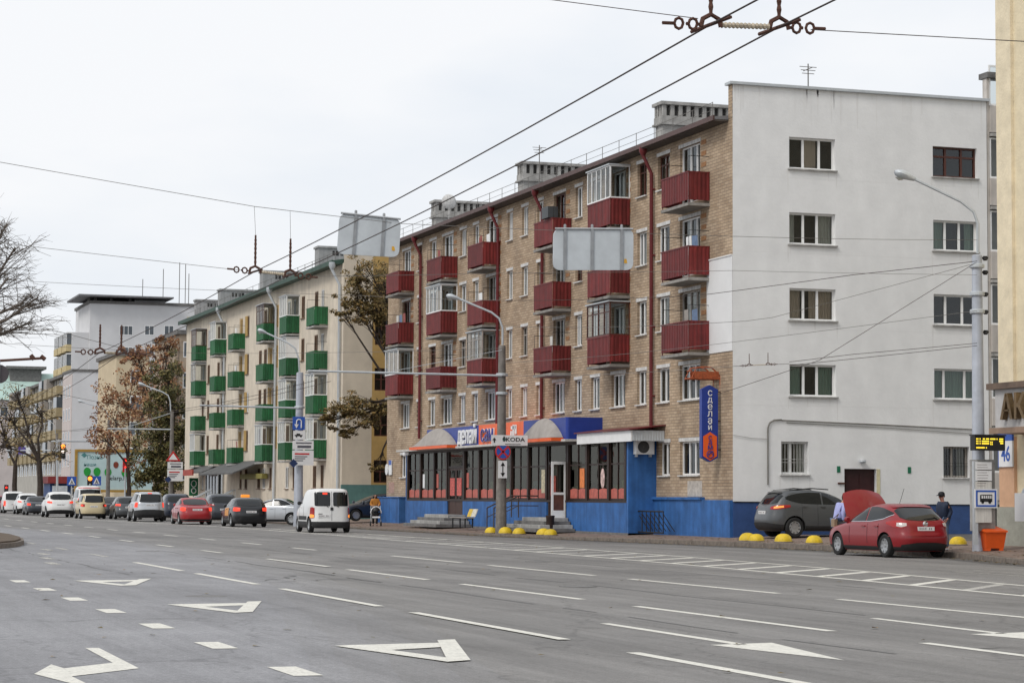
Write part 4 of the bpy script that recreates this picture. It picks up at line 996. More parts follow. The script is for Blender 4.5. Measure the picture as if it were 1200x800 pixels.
MB().box(XG+.6,XG+.63,YG0+.7,YG1-.1,.2,15.5).build('dark_backing', M_dark, gb)  # added dark sheet, room shade painted close behind the windows
mb = MB(); mb.prism([(XG-.6,YG0+.3,15.75),(XG+5,YG0+.3,16.7),(XG+10.9,YG0+.3,15.75),(XG+10.9,YG0+.3,15.6),(XG-.6,YG0+.3,15.55)], (0,W_,0)); rf2 = mb.build('roof', M_geave, gb)
mb = MB(); mb.box(XG-.68,XG-.603,YG0+.3,YG1+.3,15.5,15.78); mb.build('gutter', M_geave, rf2)
mb = MB()
for k in range(24): y_ = YG0+1+k*2; mb.path([(XG-.3,y_,15.7),(XG-.3,y_,16.35)], .018, 4)
mb.path([(XG-.3,YG0+1,16.32),(XG-.3,YG1-2,16.32)], .014, 4); mb.build('roof_railing', M_wireg, rf2)
M_stack = mat('stack_grey', (.36,.36,.36), .85, var=.12, scale=2, streak=((4,4,.4),.8))
for px, yt in ((371,301),(305.5,325),(256,346),(228,363)):                      # vent boxes along the ridge
    p = None
    X0 = 35.4; Y0 = YX(px, X0); zt2 = 18.2
    b_ = MB().box(X0,X0+3.6,Y0,Y0+1.1,15.7,zt2-.14).build('vent_box', M_stack, gb)
    MB().box(X0-.08,X0+3.68,Y0-.08,Y0+1.18,zt2-.137,zt2).build('vent_cap', M_stack, b_)
    mb = MB()
    for k in range(4): mb.box(X0+.9+.28*k,X0+1.1+.28*k,Y0-.006,Y0+.02,zt2-.62,zt2-.3)
    for k in range(4): mb.box(X0+2.4+.26*k,X0+2.58+.26*k,Y0-.006,Y0+.02,zt2-.62,zt2-.3)
    mb.build('vent_slots', M_dark, b_)
    mb = MB(); [mb.box(X0+.3+.6*k,X0+.34+.6*k,Y0-.015,Y0,15.9,zt2-.15) for k in range(6)]; mb.build('seam', M_stack, b_)
for px in (397.5, 324, 263.5):                                                     # white downpipes
    u = UG(px) if px < 390 else W_-.45
    mb = MB(TG); mb.path([(u,-.62,15.6),(u,-.62,15.2),(u,-.14,14.3),(u,-.14,.4)], .09, 8); mb.lathe([(.2,15.65),(.2,15.4),(.1,15.2)], 10, (u,-.62,0)); mb.build('downpipe', M_galv, gb, smooth=True)
# street-level shops
M_canopy = mat('canopy_grey', (.10,.10,.10), .7, var=.2, scale=2)
def lean(ua, ub, z0, z1, out, m, name):
    return MB(TG).add([(ua,-out,z0),(ub,-out,z0),(ub,0,z1),(ua,0,z1),(ua,-out,z0+.1),(ub,-out,z0+.1),(ub,0,z1+.1),(ua,0,z1+.1)],[(0,3,2,1),(4,5,6,7),(0,1,5,4),(1,2,6,5),(2,3,7,6),(3,0,4,7)]).build(name, m, gb)
lean(UG(268), UG(310), 3.05, 3.95, 2.2, M_canopy, 'shop_canopy'); lean(UG(234), UG(262), 3.25, 3.8, 1.6, M_canopy, 'shop_canopy')
MB(TG).box(UG(234),UG(252),-1.7,-1.6,3.1,3.55).build('red_canopy_edge', mat('canopy_red',(.36,.05,.03),.6,var=.3), gb)
MB(TG).box(UG(248),UG(262),-.35,-.06,.3,3.2).build('glazed_porch', M_gdark, gb)
mb = MB(TG)
for k in range(5): u = UG(248)+(UG(262)-UG(248))*k/4; mb.box(u-.06,u+.06,-.4,-.345,.3,3.2)
mb.build('porch_mullion', M_galv, gb)
MB(TG).box(UG(290),UG(316),-.5,-.1,2.75,3.1).build('shop_board', mat('board_olive',(.25,.22,.06),.6,var=.2), gb)
s3 = thing('pharmacy_sign', TG(UG(235.5),-.6,2), 'small green vertical sign beside the glazed porch', 'sign')
c_ = Vector(TG(UG(235.5),-.5,0)); FS = frame(c_.x, c_.y, 0)
MB(FS).box(-.35,.35,0,.12,1.55,2.95).build('board', mat('board_green',(.01,.14,.06),.5), s3)
mb = MB(FS); mb.path([(.2*math.cos(t*math.pi/8),-.01,2.5+.25*math.sin(t*math.pi/8)) for t in range(17)], .035, 4); mb.path([(.18*math.cos(t*math.pi/8),-.01,1.95+.2*math.sin(t*math.pi/8)) for t in range(17)], .04, 4); mb.build('symbol', M_white, s3)
mb = MB(FS); mb.path([(0,.06,.1),(0,.06,1.55)], .04, 6); mb.build('post', M_galv, s3)
hr = thing('stair_railing', TG(UG(275),-1.5,.2), 'pale metal stair railings in front of the beige house shops', 'railing')
mb = MB(TG)
for px in (262,290):
    u = UG(px)
    for o_ in (0,.9): mb.path([(u+o_,-2.6,.2),(u+o_,-2.6,1.2),(u+o_,-1.0,2.0),(u+o_,-1.0,.9)], .045, 6); mb.path([(u+o_,-2.6,.8),(u+o_,-1.0,1.6)], .03, 5)
mb.build('rail', M_galv, hr)
bu = thing('clipped_hedge', TG(UG(318),-.8,.2), 'low dark clipped hedge in front of the beige house', 'hedge')

# ------------------------------------------------------------ far buildings
M_wb = mat('panel_white', (.66,.66,.67), .9, var=.06, scale=.4, streak=((.25,.25,.08), .9))
M_wpink = mat('panel_pink', (.56,.50,.48), .9, var=.08, scale=.5)
M_ybal = mat('balcony_yellow', (.55,.45,.25), .8, var=.15, scale=.8)
M_obal = mat('balcony_ochre', (.36,.29,.17), .8, var=.2, scale=.8)
M_gw = mat('far_glass', (.09,.105,.12), .15, var=.3, scale=.6)
def fwin(root, T_, u, z, w_, h, fm=None, n=2, sub=True):
    o = MB(T_).box(u,u+w_,-.03,.08,z,z+h).build('window', fm or M_pvc, root)
    for k in range(n):
        a = u+.08+(w_-.08)*k/n; b = u+(w_-.08)*(k+1)/n; MB(T_).box(a,b,-.036,-.031,z+.1,z+h-.1).build('pane', M_gw, o)
    return o
# white tower block with roof canopy
DW = 300.0; pA = dep(103,500,DW); YW = pA.y; XW = pA.x
tw = thing('white_tower_block', (XW, YW, 0), 'tall white nine storey block with a flat canopy on its roof', 'building')
GW = frame(XW, YW, 0); LW = frame(XW, YW, -math.pi/2)
zt = atY(103,355,YW).z; wW = atY(262,365,YW).x-XW
MB(GW).box(0,wW,0,14,0,zt).build('tower_wall', M_wb, tw)
MB(GW).box(-.2,wW+.2,-.2,14.2,zt+.002,zt+.35).build('roof_edge', M_concd, tw)
for r_, yy in ((0,381),(1,406),(2,431),(3,456)):
    for px, wp in ((140,15.5),(169.5,11),(192.5,11),(217,11)):
        a = atY(px,yy,YW); c = atY(px+wp,yy+12,YW); fwin(tw, GW, a.x-XW, c.z, c.x-a.x, a.z-c.z, n=3 if wp > 12 else 2)
# stepped lower wing to the street with yellow balconies
xs_ = atX(70,450,XW-1.6).y
zb2 = atY(84,378,YW).z
MB().box(XW-2.2,XW-.002,YW+.6,YW+16,0,zb2-1.2).build('balcony_wing', M_wb, tw)
for k in range(9):
    z = zb2-3.6-2.8*k
    if z < 2: break
    for j in range(3):
        yb = YW+1.2+j*4.6
        MB().box(XW-2.9,XW-2.2,yb,yb+3.8,z-.1,z+.8).build('balcony', M_ybal if k % 1 == 0 else M_wb, tw)
        MB().box(XW-2.8,XW-2.22,yb+.1,yb+3.7,z+.8,z+2.4).build('loggia_glazing', M_gw, tw)
        mb = MB()
        for q in range(4): mb.box(XW-2.84,XW-2.8,yb+.1+q*1.2,yb+.2+q*1.2,z+.8,z+2.4)
        mb.box(XW-2.84,XW-2.2,yb-.02,yb+.12,z+2.3,z+2.45); mb.build('glazing_bar', M_pvc, tw)
a = atY(92,345,YW-1); b = atY(203,352,YW-1)
mb = MB(); mb.prism([(a.x,YW-1.5,a.z-.2),(b.x,YW-1.5,b.z+.2),(b.x,YW-1.5,b.z+.4),(a.x,YW-1.5,a.z+.05)], (0,12,0)); mb.build('roof_canopy', mat('canopy_dark',(.17,.17,.18),.7,var=.2), tw)
for px in (104,112,130,152): q = atY(px,350,YW+1); MB().box(q.x-.15,q.x+.15,YW+.8,YW+1.1,zt+.35,a.z-.15).build('canopy_post', M_concd, tw)
q = atY(158,350,YW+2); q2 = atY(193,350,YW+2); MB().box(q.x,q2.x,YW+2,YW+8,zt+.35,b.z+.15).build('lift_house', M_wb, tw)
for px in (167,191,210,217,221): q = atY(px,350,YW+3); h = random.uniform(3,6.5); MB().path([(q.x,YW+3,zt),(q.x,YW+3,zt+h)], .06, 4).build('mast', M_wireg, tw)
# white five storey wing in front
DV = 285.0; pV = dep(84,500,DV); YV, XV = pV.y, pV.x; zv = atY(84,435,YV).z
wg = thing('white_wing_house', (XV, YV, 0), 'pale five storey wing with tiny windows in front of the tower', 'building')
wv = atY(150,440,YV).x-XV
MB().box(XV,XV+wv,YV,YV+9,0,zv).build('wing_wall', M_wb, wg); MB().box(XV-.15,XV+wv+.1,YV-.1,YV+9.1,zv+.002,zv+.3).build('roof_edge', M_concd, wg)
LV = frame(XV-.01, YV+9, -math.pi/2)
MB(LV).box(.1,8.9,-.05,.0,0,zv-.3).build('pink_face', M_wpink, wg)
for k in range(5):
    for j in range(3): fwin(wg, frame(XV-.07, YV+9, -math.pi/2), 1.2+2.6*j, 2.2+2.9*k, 1.2, 1.6, n=1)
# ochre balcony row
DO = 296.0; pO = dep(68,500,DO); YO, XO = YV+9.3, XV+.5; LO = frame(XO, YO+62, -math.pi/2)
orow = thing('ochre_balcony_row', (XO, YO, 0), 'long five storey row with ochre balconies behind the bare street tree', 'building')
zo = atX(66,446,XO).z
MB().box(XO,XO+10,YO,YO+62,0,zo).build('row_wall', mat('row_wall',(.44,.42,.38),.9,var=.12,scale=.6), orow)
MB().box(XO-.6,XO+10.3,YO-.1,YO+62.1,zo+.002,zo+.35).build('roof_edge', M_concd, orow)
for k in range(5):
    z = 3.4+2.85*k
    for j in range(11):
        u = 1.0+5.5*j; bw = 3.4
        if k: 
            MB(LO).box(u,u+bw,-1.0,0,z-.2,z+.95).build('balcony', M_obal, orow)
            if (j*3+k*5) % 4 < 2: MB(LO).box(u+.05,u+bw-.05,-.95,-.02,z+.952,z+2.35).build('glazed_box', M_gw if (j+k) % 2 else M_woodp, orow)
        fwin(orow, LO, u+.3, z+.9, 1.6, 1.5); fwin(orow, LO, u+3.7, z+.9, 1.2, 1.5, n=1)
# teal roofed building farther off
DT = 420.0; pT = dep(-15,500,DT); tl = thing('teal_roof_house', (pT.x, pT.y, 0), 'distant house with pale teal hipped roof and dark rooftop box', 'building')
za, zr = dep(0,470,DT).z, dep(30,436,DT).z; x0, x1 = dep(-40,500,DT).x, dep(76,500,DT).x; y0 = pT.y-8
MB().box(x0,x1,y0,y0+20,0,za).build('house_wall', M_wpink, tl)
mb = MB(); mb.add([(x0-.6,y0-.6,za),(x1+.6,y0-.6,za),(x1+.6,y0+20.6,za),(x0-.6,y0+20.6,za),(x0+8,y0+9,zr),(x1-1,y0+9,zr)],[(0,1,5,4),(1,2,5),(2,3,4,5),(3,0,4),(3,2,1,0)])
mb.build('hipped_roof', mat('roof_teal',(.40,.53,.48),.7,var=.1,scale=.5), tl)
xa, xb = dep(12,440,DT).x, dep(50,440,DT).x; zz = dep(30,432,DT).z
MB().box(xa,xb,y0+6,y0+12,za+2,zz).build('roof_box', M_concd, tl); MB().box(xa-.8,xb+.8,y0+5.2,y0+12.8,zz+.002,zz+.5).build('box_roof', M_concd, tl)
for k in range(6): fwin(tl, frame(x0,y0,0), 2+3.2*k, za-3, 1.4, 1.8, n=1)
# beige gable behind the brown tree and brick end house left of the green balconies
def gable(px0, px1, ptop, D, m, name, label, wins_, depth=14):
    p0 = dep(px0,500,D); x1_ = dep(px1,500,D).x; yy = p0.y; zt_ = dep(px0,ptop,D).z
    r = thing(name, (p0.x, yy, 0), label, 'building')
    MB().box(p0.x,x1_,yy,yy+depth,0,zt_).build('house_wall', m, r); MB().box(p0.x-.3,x1_+.2,yy-.3,yy+depth,zt_+.002,zt_+.4).build('roof_edge', M_concd, r)
    for u, z, w_, h in wins_: fwin(r, frame(p0.x,yy,0), u, z, w_, h)
    return r
gable(135,176,416,255, mat('wall_sand',(.58,.48,.33),.9,var=.08,scale=.5), 'sand_gable_house', 'sand coloured gable partly hidden by the brown leaved tree', [(1.6+3*j,2.5+2.9*k,1.3,1.5) for k in range(5) for j in range(2)])
gable(209,260,391,215, mat('wall_tan',(.40,.32,.24),.9,var=.15,scale=.6), 'tan_end_house', 'tan brick house end just left of the green balconies', [(.35,3+2.9*k,1.0,1.5) for k in range(5)])
# low shop with red and blue front
DS = 262.0; p0, p1 = dep(58,600,DS), dep(132,600,DS)
sp_ = thing('street_shop', (p0.x, p0.y, 0), 'low shop front with blue walls and red roof band below the billboard', 'shop')
MB().box(p0.x,p1.x,p0.y,p0.y+6,0,2.9).build('shop_wall', M_bluedark, sp_); MB().box(p0.x-.3,p1.x+.3,p0.y-.6,p0.y+6.2,2.9,3.7).build('roof_band', mat('band_red',(.22,.03,.03),.6), sp_)
for k in range(4): fwin(sp_, frame(p0.x,p0.y,0), .6+1.9*k, .6, 1.3, 1.8, n=1)
q0, q1 = dep(62,575,DS-1), dep(80,588,DS-1); MB().box(q0.x,q1.x,p0.y-.75,p0.y-.62,q1.z+.6,q0.z+.6).build('sign_panel', mat('panel_pale',(.5,.55,.6),.5,var=.2), sp_)
# hill of distant trees closing the street
# ------------------------------------------------------------ trees
def leaf_mat(name, c1, c2, c3):
    m = bpy.data.materials.new(name); m.use_nodes = True; nt = m.node_tree; b = nt.nodes['Principled BSDF']
    b.inputs['Roughness'].default_value = .6; b.inputs['Specular IOR Level'].default_value = .25
    g = nt.nodes.new('ShaderNodeNewGeometry'); r = nt.nodes.new('ShaderNodeValToRGB')
    r.color_ramp.elements[0].color = colr(c1); r.color_ramp.elements[1].color = colr(c3); e = r.color_ramp.elements.new(.5); e.color = colr(c2)
    nt.links.new(g.outputs['Random Per Island'], r.inputs[0]); nt.links.new(r.outputs[0], b.inputs['Base Color'])
    return m
M_bark = mat('bark', (.055,.042,.034), .95, var=.3, scale=6, bump=.5)
M_barkp = mat('bark_pale', (.15,.125,.105), .95, var=.3, scale=6)
M_lbrown = leaf_mat('leaf_brown', (.15,.062,.035), (.28,.125,.06), (.36,.22,.10))
M_lolive = leaf_mat('leaf_olive', (.06,.066,.025), (.13,.12,.045), (.21,.16,.06))
M_lmix = leaf_mat('leaf_mixed', (.085,.070,.025), (.17,.125,.045), (.25,.15,.055))
M_hedge = leaf_mat('leaf_hedge', (.012,.02,.01), (.025,.03,.014), (.04,.035,.02))
def leaves(mb, c, r, n, s_, rnd):
    for _ in range(n):
        while True:
            p = Vector((rnd.uniform(-1,1),rnd.uniform(-1,1),rnd.uniform(-1,1)))
            if .25 < p.length < 1: break
        p = Vector(c) + Vector((p.x*r[0],p.y*r[1],p.z*r[2]))
        a = Vector((rnd.uniform(-1,1),rnd.uniform(-1,1),rnd.uniform(-1,1))).normalized(); b = a.orthogonal().normalized(); k = s_*rnd.uniform(.6,1.4)
        mb.add([p-a*k*.5, p+b*k*.33, p+a*k*.55, p-b*k*.33], [(0,1,2,3)])
def tree(name, label, base, r0, fork, blobs, leaf, ls, dens, group=None, twigs=14, seed=1, cat='tree', twigr=.02):
    """blobs: (centre, radii); limbs run from the fork to each clump, clumps are broken into smaller ones"""
    rnd = random.Random(seed); base = Vector(base); fork = Vector(fork)
    t = thing(name, base, label, cat, group)
    mb = MB(); mid = (base+fork)/2+Vector((rnd.uniform(-.15,.15),rnd.uniform(-.15,.15),0))
    mb.path([base-Vector((0,0,.1)), base+Vector((0,0,.3)), mid, fork], [r0*1.3,r0,r0*.85,r0*.7], 8)
    lf = MB()
    for c, r in blobs:
        c = Vector(c); d = c-fork
        m1 = fork+d*.35+Vector((rnd.uniform(-.3,.3),rnd.uniform(-.3,.3),rnd.uniform(.0,.5)))*min(1,d.length*.2)
        m2 = fork+d*.7+Vector((rnd.uniform(-.3,.3),rnd.uniform(-.3,.3),rnd.uniform(-.1,.4)))*min(1,d.length*.2)
        mb.path([fork,m1,m2,c], [r0*.45,r0*.32,r0*.22,r0*.12], 6)
        for k in range(twigs):
            v = Vector((rnd.gauss(0,.55)*r[0],rnd.gauss(0,.55)*r[1],rnd.gauss(0,.55)*r[2])); st = m2.lerp(c, rnd.random())
            e = c+v; mm = st.lerp(e,.5)+Vector((rnd.uniform(-.1,.1),rnd.uniform(-.1,.1),rnd.uniform(-.1,.2)))*v.length*.4
            mb.path([st,mm,e], [twigr*1.8,twigr*1.2,twigr*.5], 3, False)
            if leaf is None:
                for q in range(5):
                    e2 = mm.lerp(e, rnd.uniform(.2,1))+Vector((rnd.gauss(0,.3)*r[0],rnd.gauss(0,.3)*r[1],rnd.gauss(0,.28)*r[2])); s2 = mm.lerp(e, rnd.uniform(0,.9))
                    mb.path([s2,s2.lerp(e2,.5)+Vector((rnd.uniform(-.05,.05),rnd.uniform(-.05,.05),rnd.uniform(-.06,.12))),e2], [twigr*.8,twigr*.55,twigr*.3], 3, False)
            else:
                rr = rnd.uniform(.22,.42); leaves(lf, e, (r[0]*rr,r[1]*rr,r[2]*rr), int(dens*rnd.uniform(.4,1.5)), ls, rnd)
    mb.build('trunk', M_bark if leaf is not None else M_barkp, t)
    if leaf is not None: lf.build('crown', leaf, t, kind='stuff')
    return t
def blob(px, py, D, rx, rz, ry=None): return (dep(px,py,D), (rx, ry or rx, rz))
D=205.; b0 = dep(150,590,D); b0.z = .15
tree('brown_leaved_tree', 'street tree with thin reddish brown leaves in front of the billboard', b0, .24, dep(150,545,D), [blob(120,512,D,1.6,1.3),blob(135,490,D,1.9,1.8),blob(160,515,D,2.0,2.0),blob(150,465,D,1.5,1.4),blob(170,480,D,1.6,1.8)], M_lbrown, .24, 42, 'street trees', 18, 2)
D=215.; b0 = dep(192,590,D); b0.z = .15
tree('tall_brown_tree', 'tall sparse brown leaved tree rising above the sand gable', b0, .26, dep(188,520,D), [blob(165,440,D,1.8,1.8),blob(187,425,D,2.2,1.6),blob(200,450,D,1.8,2.0),blob(172,468,D,1.8,1.8),blob(196,405,D,1.3,1.0),blob(190,480,D,2.0,2.0),blob(160,415,D,1.0,.8)], M_lbrown, .25, 36, 'street trees', 18, 3)
D=196.; b0 = dep(203,592,D); b0.z = .15
tree('olive_green_tree', 'dense olive green tree beside the tan end house', b0, .24, dep(202,560,D), [blob(180,530,D,1.7,1.8),blob(195,500,D,1.8,1.9),blob(188,465,D,1.6,1.7),blob(205,535,D,1.6,1.8),blob(172,555,D,1.5,1.3),blob(200,565,D,1.5,1.2),blob(205,470,D,1.3,1.5),blob(182,580,D,1.4,.8),blob(190,548,D,1.6,1.4),blob(198,440,D,1.3,1.3),blob(183,500,D,1.6,1.5),blob(208,505,D,1.2,1.6)], M_lolive, .24, 66, 'street trees', 20, 4)
D=134.; b0 = dep(473,600,D); b0.z = .2
tree('autumn_tree', 'autumn tree reaching out between the green balcony house and the brick house', b0, .22, dep(476,470,D), [blob(432,312,D,1.0,.6),blob(418,326,D,.8,.5),blob(440,345,D,1.1,.7),blob(415,350,D,.7,.5),blob(402,366,D,.7,.35),blob(430,372,D,.9,.5),blob(450,330,D,1.0,1.2),blob(450,375,D,.8,.8),
      blob(425,470,D,1.2,.5),blob(402,482,D,1.0,.5),blob(388,492,D,.6,.4),blob(435,492,D,1.1,.4),blob(408,505,D,.7,.3),blob(450,478,D,1.0,.5),blob(443,548,D,.7,.16),blob(455,410,D,.6,1.0),blob(425,338,D,1.1,.7),blob(440,360,D,1.0,.6),blob(412,478,D,1.1,.45),blob(438,482,D,1.2,.4)], M_lmix, .15, 42, 'street trees', 16, 5, twigr=.014)
D=235.; b0 = dep(47,590,D); b0.z = .1
tree('dark_bare_tree', 'dark nearly bare street tree with a forked trunk behind the queue', b0, .36, dep(46,540,D), [blob(30,505,D,1.8,1.8),blob(10,490,D,2.4,2.2),blob(48,480,D,1.4,2.0),blob(66,530,D,1.5,.8),blob(20,462,D,2.0,1.2),blob(2,520,D,1.6,2.4)], M_lmix, .22, 9, 'street trees', 22, 6, twigr=.04)
D=262.; b0 = dep(18,590,D); b0.z = .1
tree('bare_street_tree', 'farther bare street tree at the left edge behind the queue', b0, .34, dep(18,545,D), [blob(5,505,D,2.2,2.4),blob(25,520,D,1.6,1.6),blob(-8,480,D,2.6,2.6)], M_lmix, .22, 8, 'street trees', 20, 8, twigr=.04)
D=78.; b0 = dep(-75,640,D); b0.z = .15
tree('leafless_tree', 'leafless tree reaching twigs in from the left edge of the sky', b0, .25, dep(-75,430,D), [blob(18,290,D,1.1,.8),blob(28,355,D,1.2,.6),blob(10,325,D,1.1,.7),blob(5,385,D,1.1,.7),blob(35,378,D,.9,.6),blob(-30,300,D,1.6,1.6),blob(-60,260,D,1.8,1.8),blob(-40,360,D,1.6,1.6),blob(-100,300,D,2,2),blob(-120,350,D,2,2),blob(8,262,D,.8,.5),blob(45,348,D,.7,.35)], None, 0, 0, None, 21, 9, twigr=.011)
rnd = random.Random(21); lf = MB(); ub = UG(318)
for k in range(12): leaves(lf, TG(ub-1.8+.33*k,-.9,.62), (.4,.45,.42), 90, .13, rnd)
lf.build('hedge_leaves', M_hedge, bu, kind='stuff')
# far wood closing the street
rnd = random.Random(33); lf = MB()
for k in range(60):
    p = dep(rnd.uniform(-90,40), rnd.uniform(545,590), rnd.uniform(480,620)); leaves(lf, p, (4,4,3.4), 60, 1.0, rnd)
fw_ = lf.build('far_trees', M_lmix, kind='stuff'); tag(fw_, 'distant brownish trees closing the far end of the street', 'trees')

# ------------------------------------------------------------ lamp posts, signs, wires
def lamp_head(root, tip, back, m=None):
    """cobra-head lamp from 'back' to 'tip'"""
    tip, back = Vector(tip), Vector(back); d = (tip-back); L_ = d.length; d.normalize(); s_ = d.cross(Vector((0,0,1))).normalized(); up = s_.cross(d)
    vs = []; n = 10; prof = [(0,.06,.06),(.25,.10,.09),(.45,.17,.11),(.7,.19,.12),(.9,.14,.09),(1,.03,.03)]
    mb = MB()
    rings = []
    for t, w_, h in prof: rings.append([back+d*L_*t+s_*w_*math.cos(2*math.pi*k/n)+up*h*math.sin(2*math.pi*k/n) for k in range(n)])
    for r in rings: vs += r
    fs = [(i*n+k,i*n+(k+1)%n,(i+1)*n+(k+1)%n,(i+1)*n+k) for i in range(len(prof)-1) for k in range(n)]
    mb.add(vs, fs); o = mb.build('lamp_head', m or M_galv, root, smooth=True)
    c = back+d*L_*.68-up*.09; MB().add([c+d*.2*math.cos(t*math.pi/6)*L_+s_*.15*math.sin(t*math.pi/6)-up*.05 for t in range(12)]+[c-up*.1],[(t,(t+1)%12,12) for t in range(12)]).build('lamp_glass', mat('lamp_lens',(.55,.55,.5),.2,var=0), o)
    return o
def lamp_post(label, foot, ztop, r0, r1, arm, m, armm=None, head=1.0, cat='street lamp', bands=()):
    """arm: list of world points from the pole top to the lamp's back, last the lamp tip"""
    t = thing('street_lamp', foot, label, cat, 'street lamps')
    f = Vector(foot); mb = MB(); mb.lathe([(r0*1.05,-.05),(r0,.3),(r1,ztop-f.z),(r1*.7,ztop-f.z+.02)], 14, f); mb.build('pole', m, t, smooth=True)
    if arm:
        mb = MB(); mb.path(arm[:-1], .045, 6); mb.build('arm', armm or M_galv, t, smooth=True); lamp_head(t, arm[-1], arm[-2])
    for z in bands: MB().lathe([(r0+.0,z),(r0+.02,z+.02),(r0+.02,z+.1),(r0,z+.12)], 14, (f.x,f.y,0)).build('band', M_galv, t)
    return t
def plate_frame(foot, D): return frame(0, 0, 0)
# right pole
DP = 63.5; f1 = dep(1147.5,640,DP); f1.z = zsw(f1.x)
q = lambda px, py, D=DP: dep(px,py,D)
lp1 = lamp_post('tall pale blue grey lamp post by the white end wall', f1, q(1145,297).z, .19, .14, [q(1146,297),q(1146,262),q(1141,248),q(1126,236),q(1072,210),q(1048,201)], M_poleg, bands=(q(1147,345).z,q(1147,366).z,q(1147,312).z))
mb = MB()
for py in (300,317,343,364,388): p = q(1151,py); mb.path([(f1.x,f1.y,p.z),(f1.x+.35,f1.y,p.z+.02)], .03, 5); mb.lathe([(.05,-.06),(.07,-.02),(.05,.02),(.07,.06)], 8, (f1.x+.25,f1.y-.02,p.z))
mb.build('insulator', M_black, lp1)
# bus stop board with timetable on the pole
bs = thing('bus_stop_post', (f1.x-.05, f1.y-.35, zsw(f1.x)), 'bus stop post with lit yellow text display, timetables and a bus sign', 'bus stop')
GB = frame(0, f1.y-.42, 0); YB = f1.y-.42
def bx(px0, px1, py0, py1, d0, d1, name, m, par): 
    a, b = atY(px0,py0,YB), atY(px1,py1,YB); return MB(GB).box(a.x,b.x,d0,d1,b.z,a.z).build(name, m, par)
bx(1141,1146.5,540,638,0,.09,'post',M_galv,bs)
bx(1146.8,1169,538,622,.12,.5,'pole_jacket',M_conc,bs)
for y0,y1,m in ((541,550,M_white),(551,563,M_white),(564,573,M_curt),(595,612,M_curt)): bx(1143,1162,y0,y1,-.012,-.002,'timetable',m,bs)
mb = MB(GB); a = atY(1143,541,YB); b = atY(1162,573,YB)
for k in range(9): z = a.z-.07-(a.z-b.z-.1)*k/9; mb.box(a.x+.05,a.x+.05+random.uniform(.2,.36),-.0155,-.0125,z-.012,z)
mb.build('printed_line', mat('print_grey',(.25,.22,.22),.6), bs)
sgn_ = bx(1141,1167.5,572.5,595,-.06,-.03,'bus_sign',M_white,bs)
a = atY(1141,572.5,YB); b = atY(1167.5,595,YB); x0,x1,z0,z1 = a.x,b.x,b.z,a.z
mb = MB(GB); e=.035
mb.box(x0+e,x1-e,-.066,-.061,z0+e,z0+e+.05).box(x0+e,x1-e,-.066,-.061,z1-e-.05,z1-e).box(x0+e,x0+e+.05,-.066,-.061,z0+e+.05,z1-e-.05).box(x1-e-.05,x1-e,-.066,-.061,z0+e+.05,z1-e-.05); mb.build('sign_border', M_signblue, sgn_)
mb = MB(GB); xm_, zm_ = (x0+x1)/2, (z0+z1)/2; mb.box(xm_-.19,xm_+.19,-.067,-.061,zm_-.09,zm_+.0); mb.box(xm_-.19,xm_-.15,-.067,-.061,zm_+.003,zm_+.1).box(xm_-.15,xm_+.19,-.067,-.061,zm_+.085,zm_+.11)
for k in range(5): mb.box(xm_-.09+.065*k,xm_-.075+.065*k,-.067,-.061,zm_+.003,zm_+.083)
for s_ in (-.11,.11): mb.lathe([(0,-.067),(.045,-.067),(.045,-.0605),(0,-.0605)], 10, (xm_+s_,0,zm_-.1), 'Y')
mb.build('bus_symbol', M_signblack, sgn_)
dsp = bx(1139,1174.5,510.5,528,-.16,.1,'led_display',M_signblack,bs)
MB(GB).box(atY(1138.5,510,YB).x,atY(1175,510,YB).x,-.2,.12,atY(1139,510.3,YB).z,atY(1139,508.8,YB).z).build('display_hood', M_black, dsp)
M_led = emit('led_yellow', (1.0,.74,.05), 1.1)
mb = MB(GB); a = atY(1140.5,512.5,YB); b = atY(1173.5,526,YB)
rnd = random.Random(4); hh = a.z-b.z; ww = b.x-a.x
for (s0,s1,t0,t1) in ((0,.09,.05,.68),(.2,.46,.05,.68),(.5,.76,.05,.30),(.82,.96,.05,.62),(0,.38,.84,.97),(.5,.6,.34,.7),(.12,.17,.05,.68)):
    nx = max(1,int((s1-s0)/.035)); nz = max(1,int((t1-t0)/.16))
    for i in range(nx):
        for j in range(nz): 
            if rnd.random() < .9: xx = a.x+ww*(s0+(s1-s0)*i/nx); z_ = a.z-hh*(t0+(t1-t0)*j/nz); mb.box(xx,xx+ww*.03,-.167,-.161,z_-hh*.13,z_)
mb.build('lit_text', M_led, dsp)
# orange grit bin
pb = dep(1161,643,63.4); pb.z = zsw(pb.x); gbx = thing('grit_bin', pb, 'orange plastic grit bin with sloping lid at the foot of the bus stop post', 'bin')
mb = MB(); x, y, z = pb; w0, w1, d0 = .27, .33, .24
mb.add([(x-w0,y-d0,z+.07),(x+w0,y-d0,z+.07),(x+w0,y+d0,z+.07),(x-w0,y+d0,z+.07),(x-w1,y-d0-.06,z+.52),(x+w1,y-d0-.06,z+.52),(x+w1,y+d0+.06,z+.60),(x-w1,y+d0+.06,z+.60)],[(0,3,2,1),(4,5,6,7),(0,1,5,4),(1,2,6,5),(2,3,7,6),(3,0,4,7)])
mb.build('tub', M_orange, gbx)
mb = MB(); mb.add([(x-w1-.03,y-d0-.09,z+.515),(x+w1+.03,y-d0-.09,z+.515),(x+w1+.03,y+d0+.09,z+.6),(x-w1-.03,y+d0+.09,z+.6),(x-w1-.02,y-d0-.08,z+.56),(x+w1+.02,y-d0-.08,z+.56),(x+w1-.1,y+d0-.04,z+.70),(x-w1+.1,y+d0-.04,z+.70)],[(0,3,2,1),(4,5,6,7),(0,1,5,4),(1,2,6,5),(2,3,7,6),(3,0,4,7)]); mb.build('lid', M_orange, gbx)
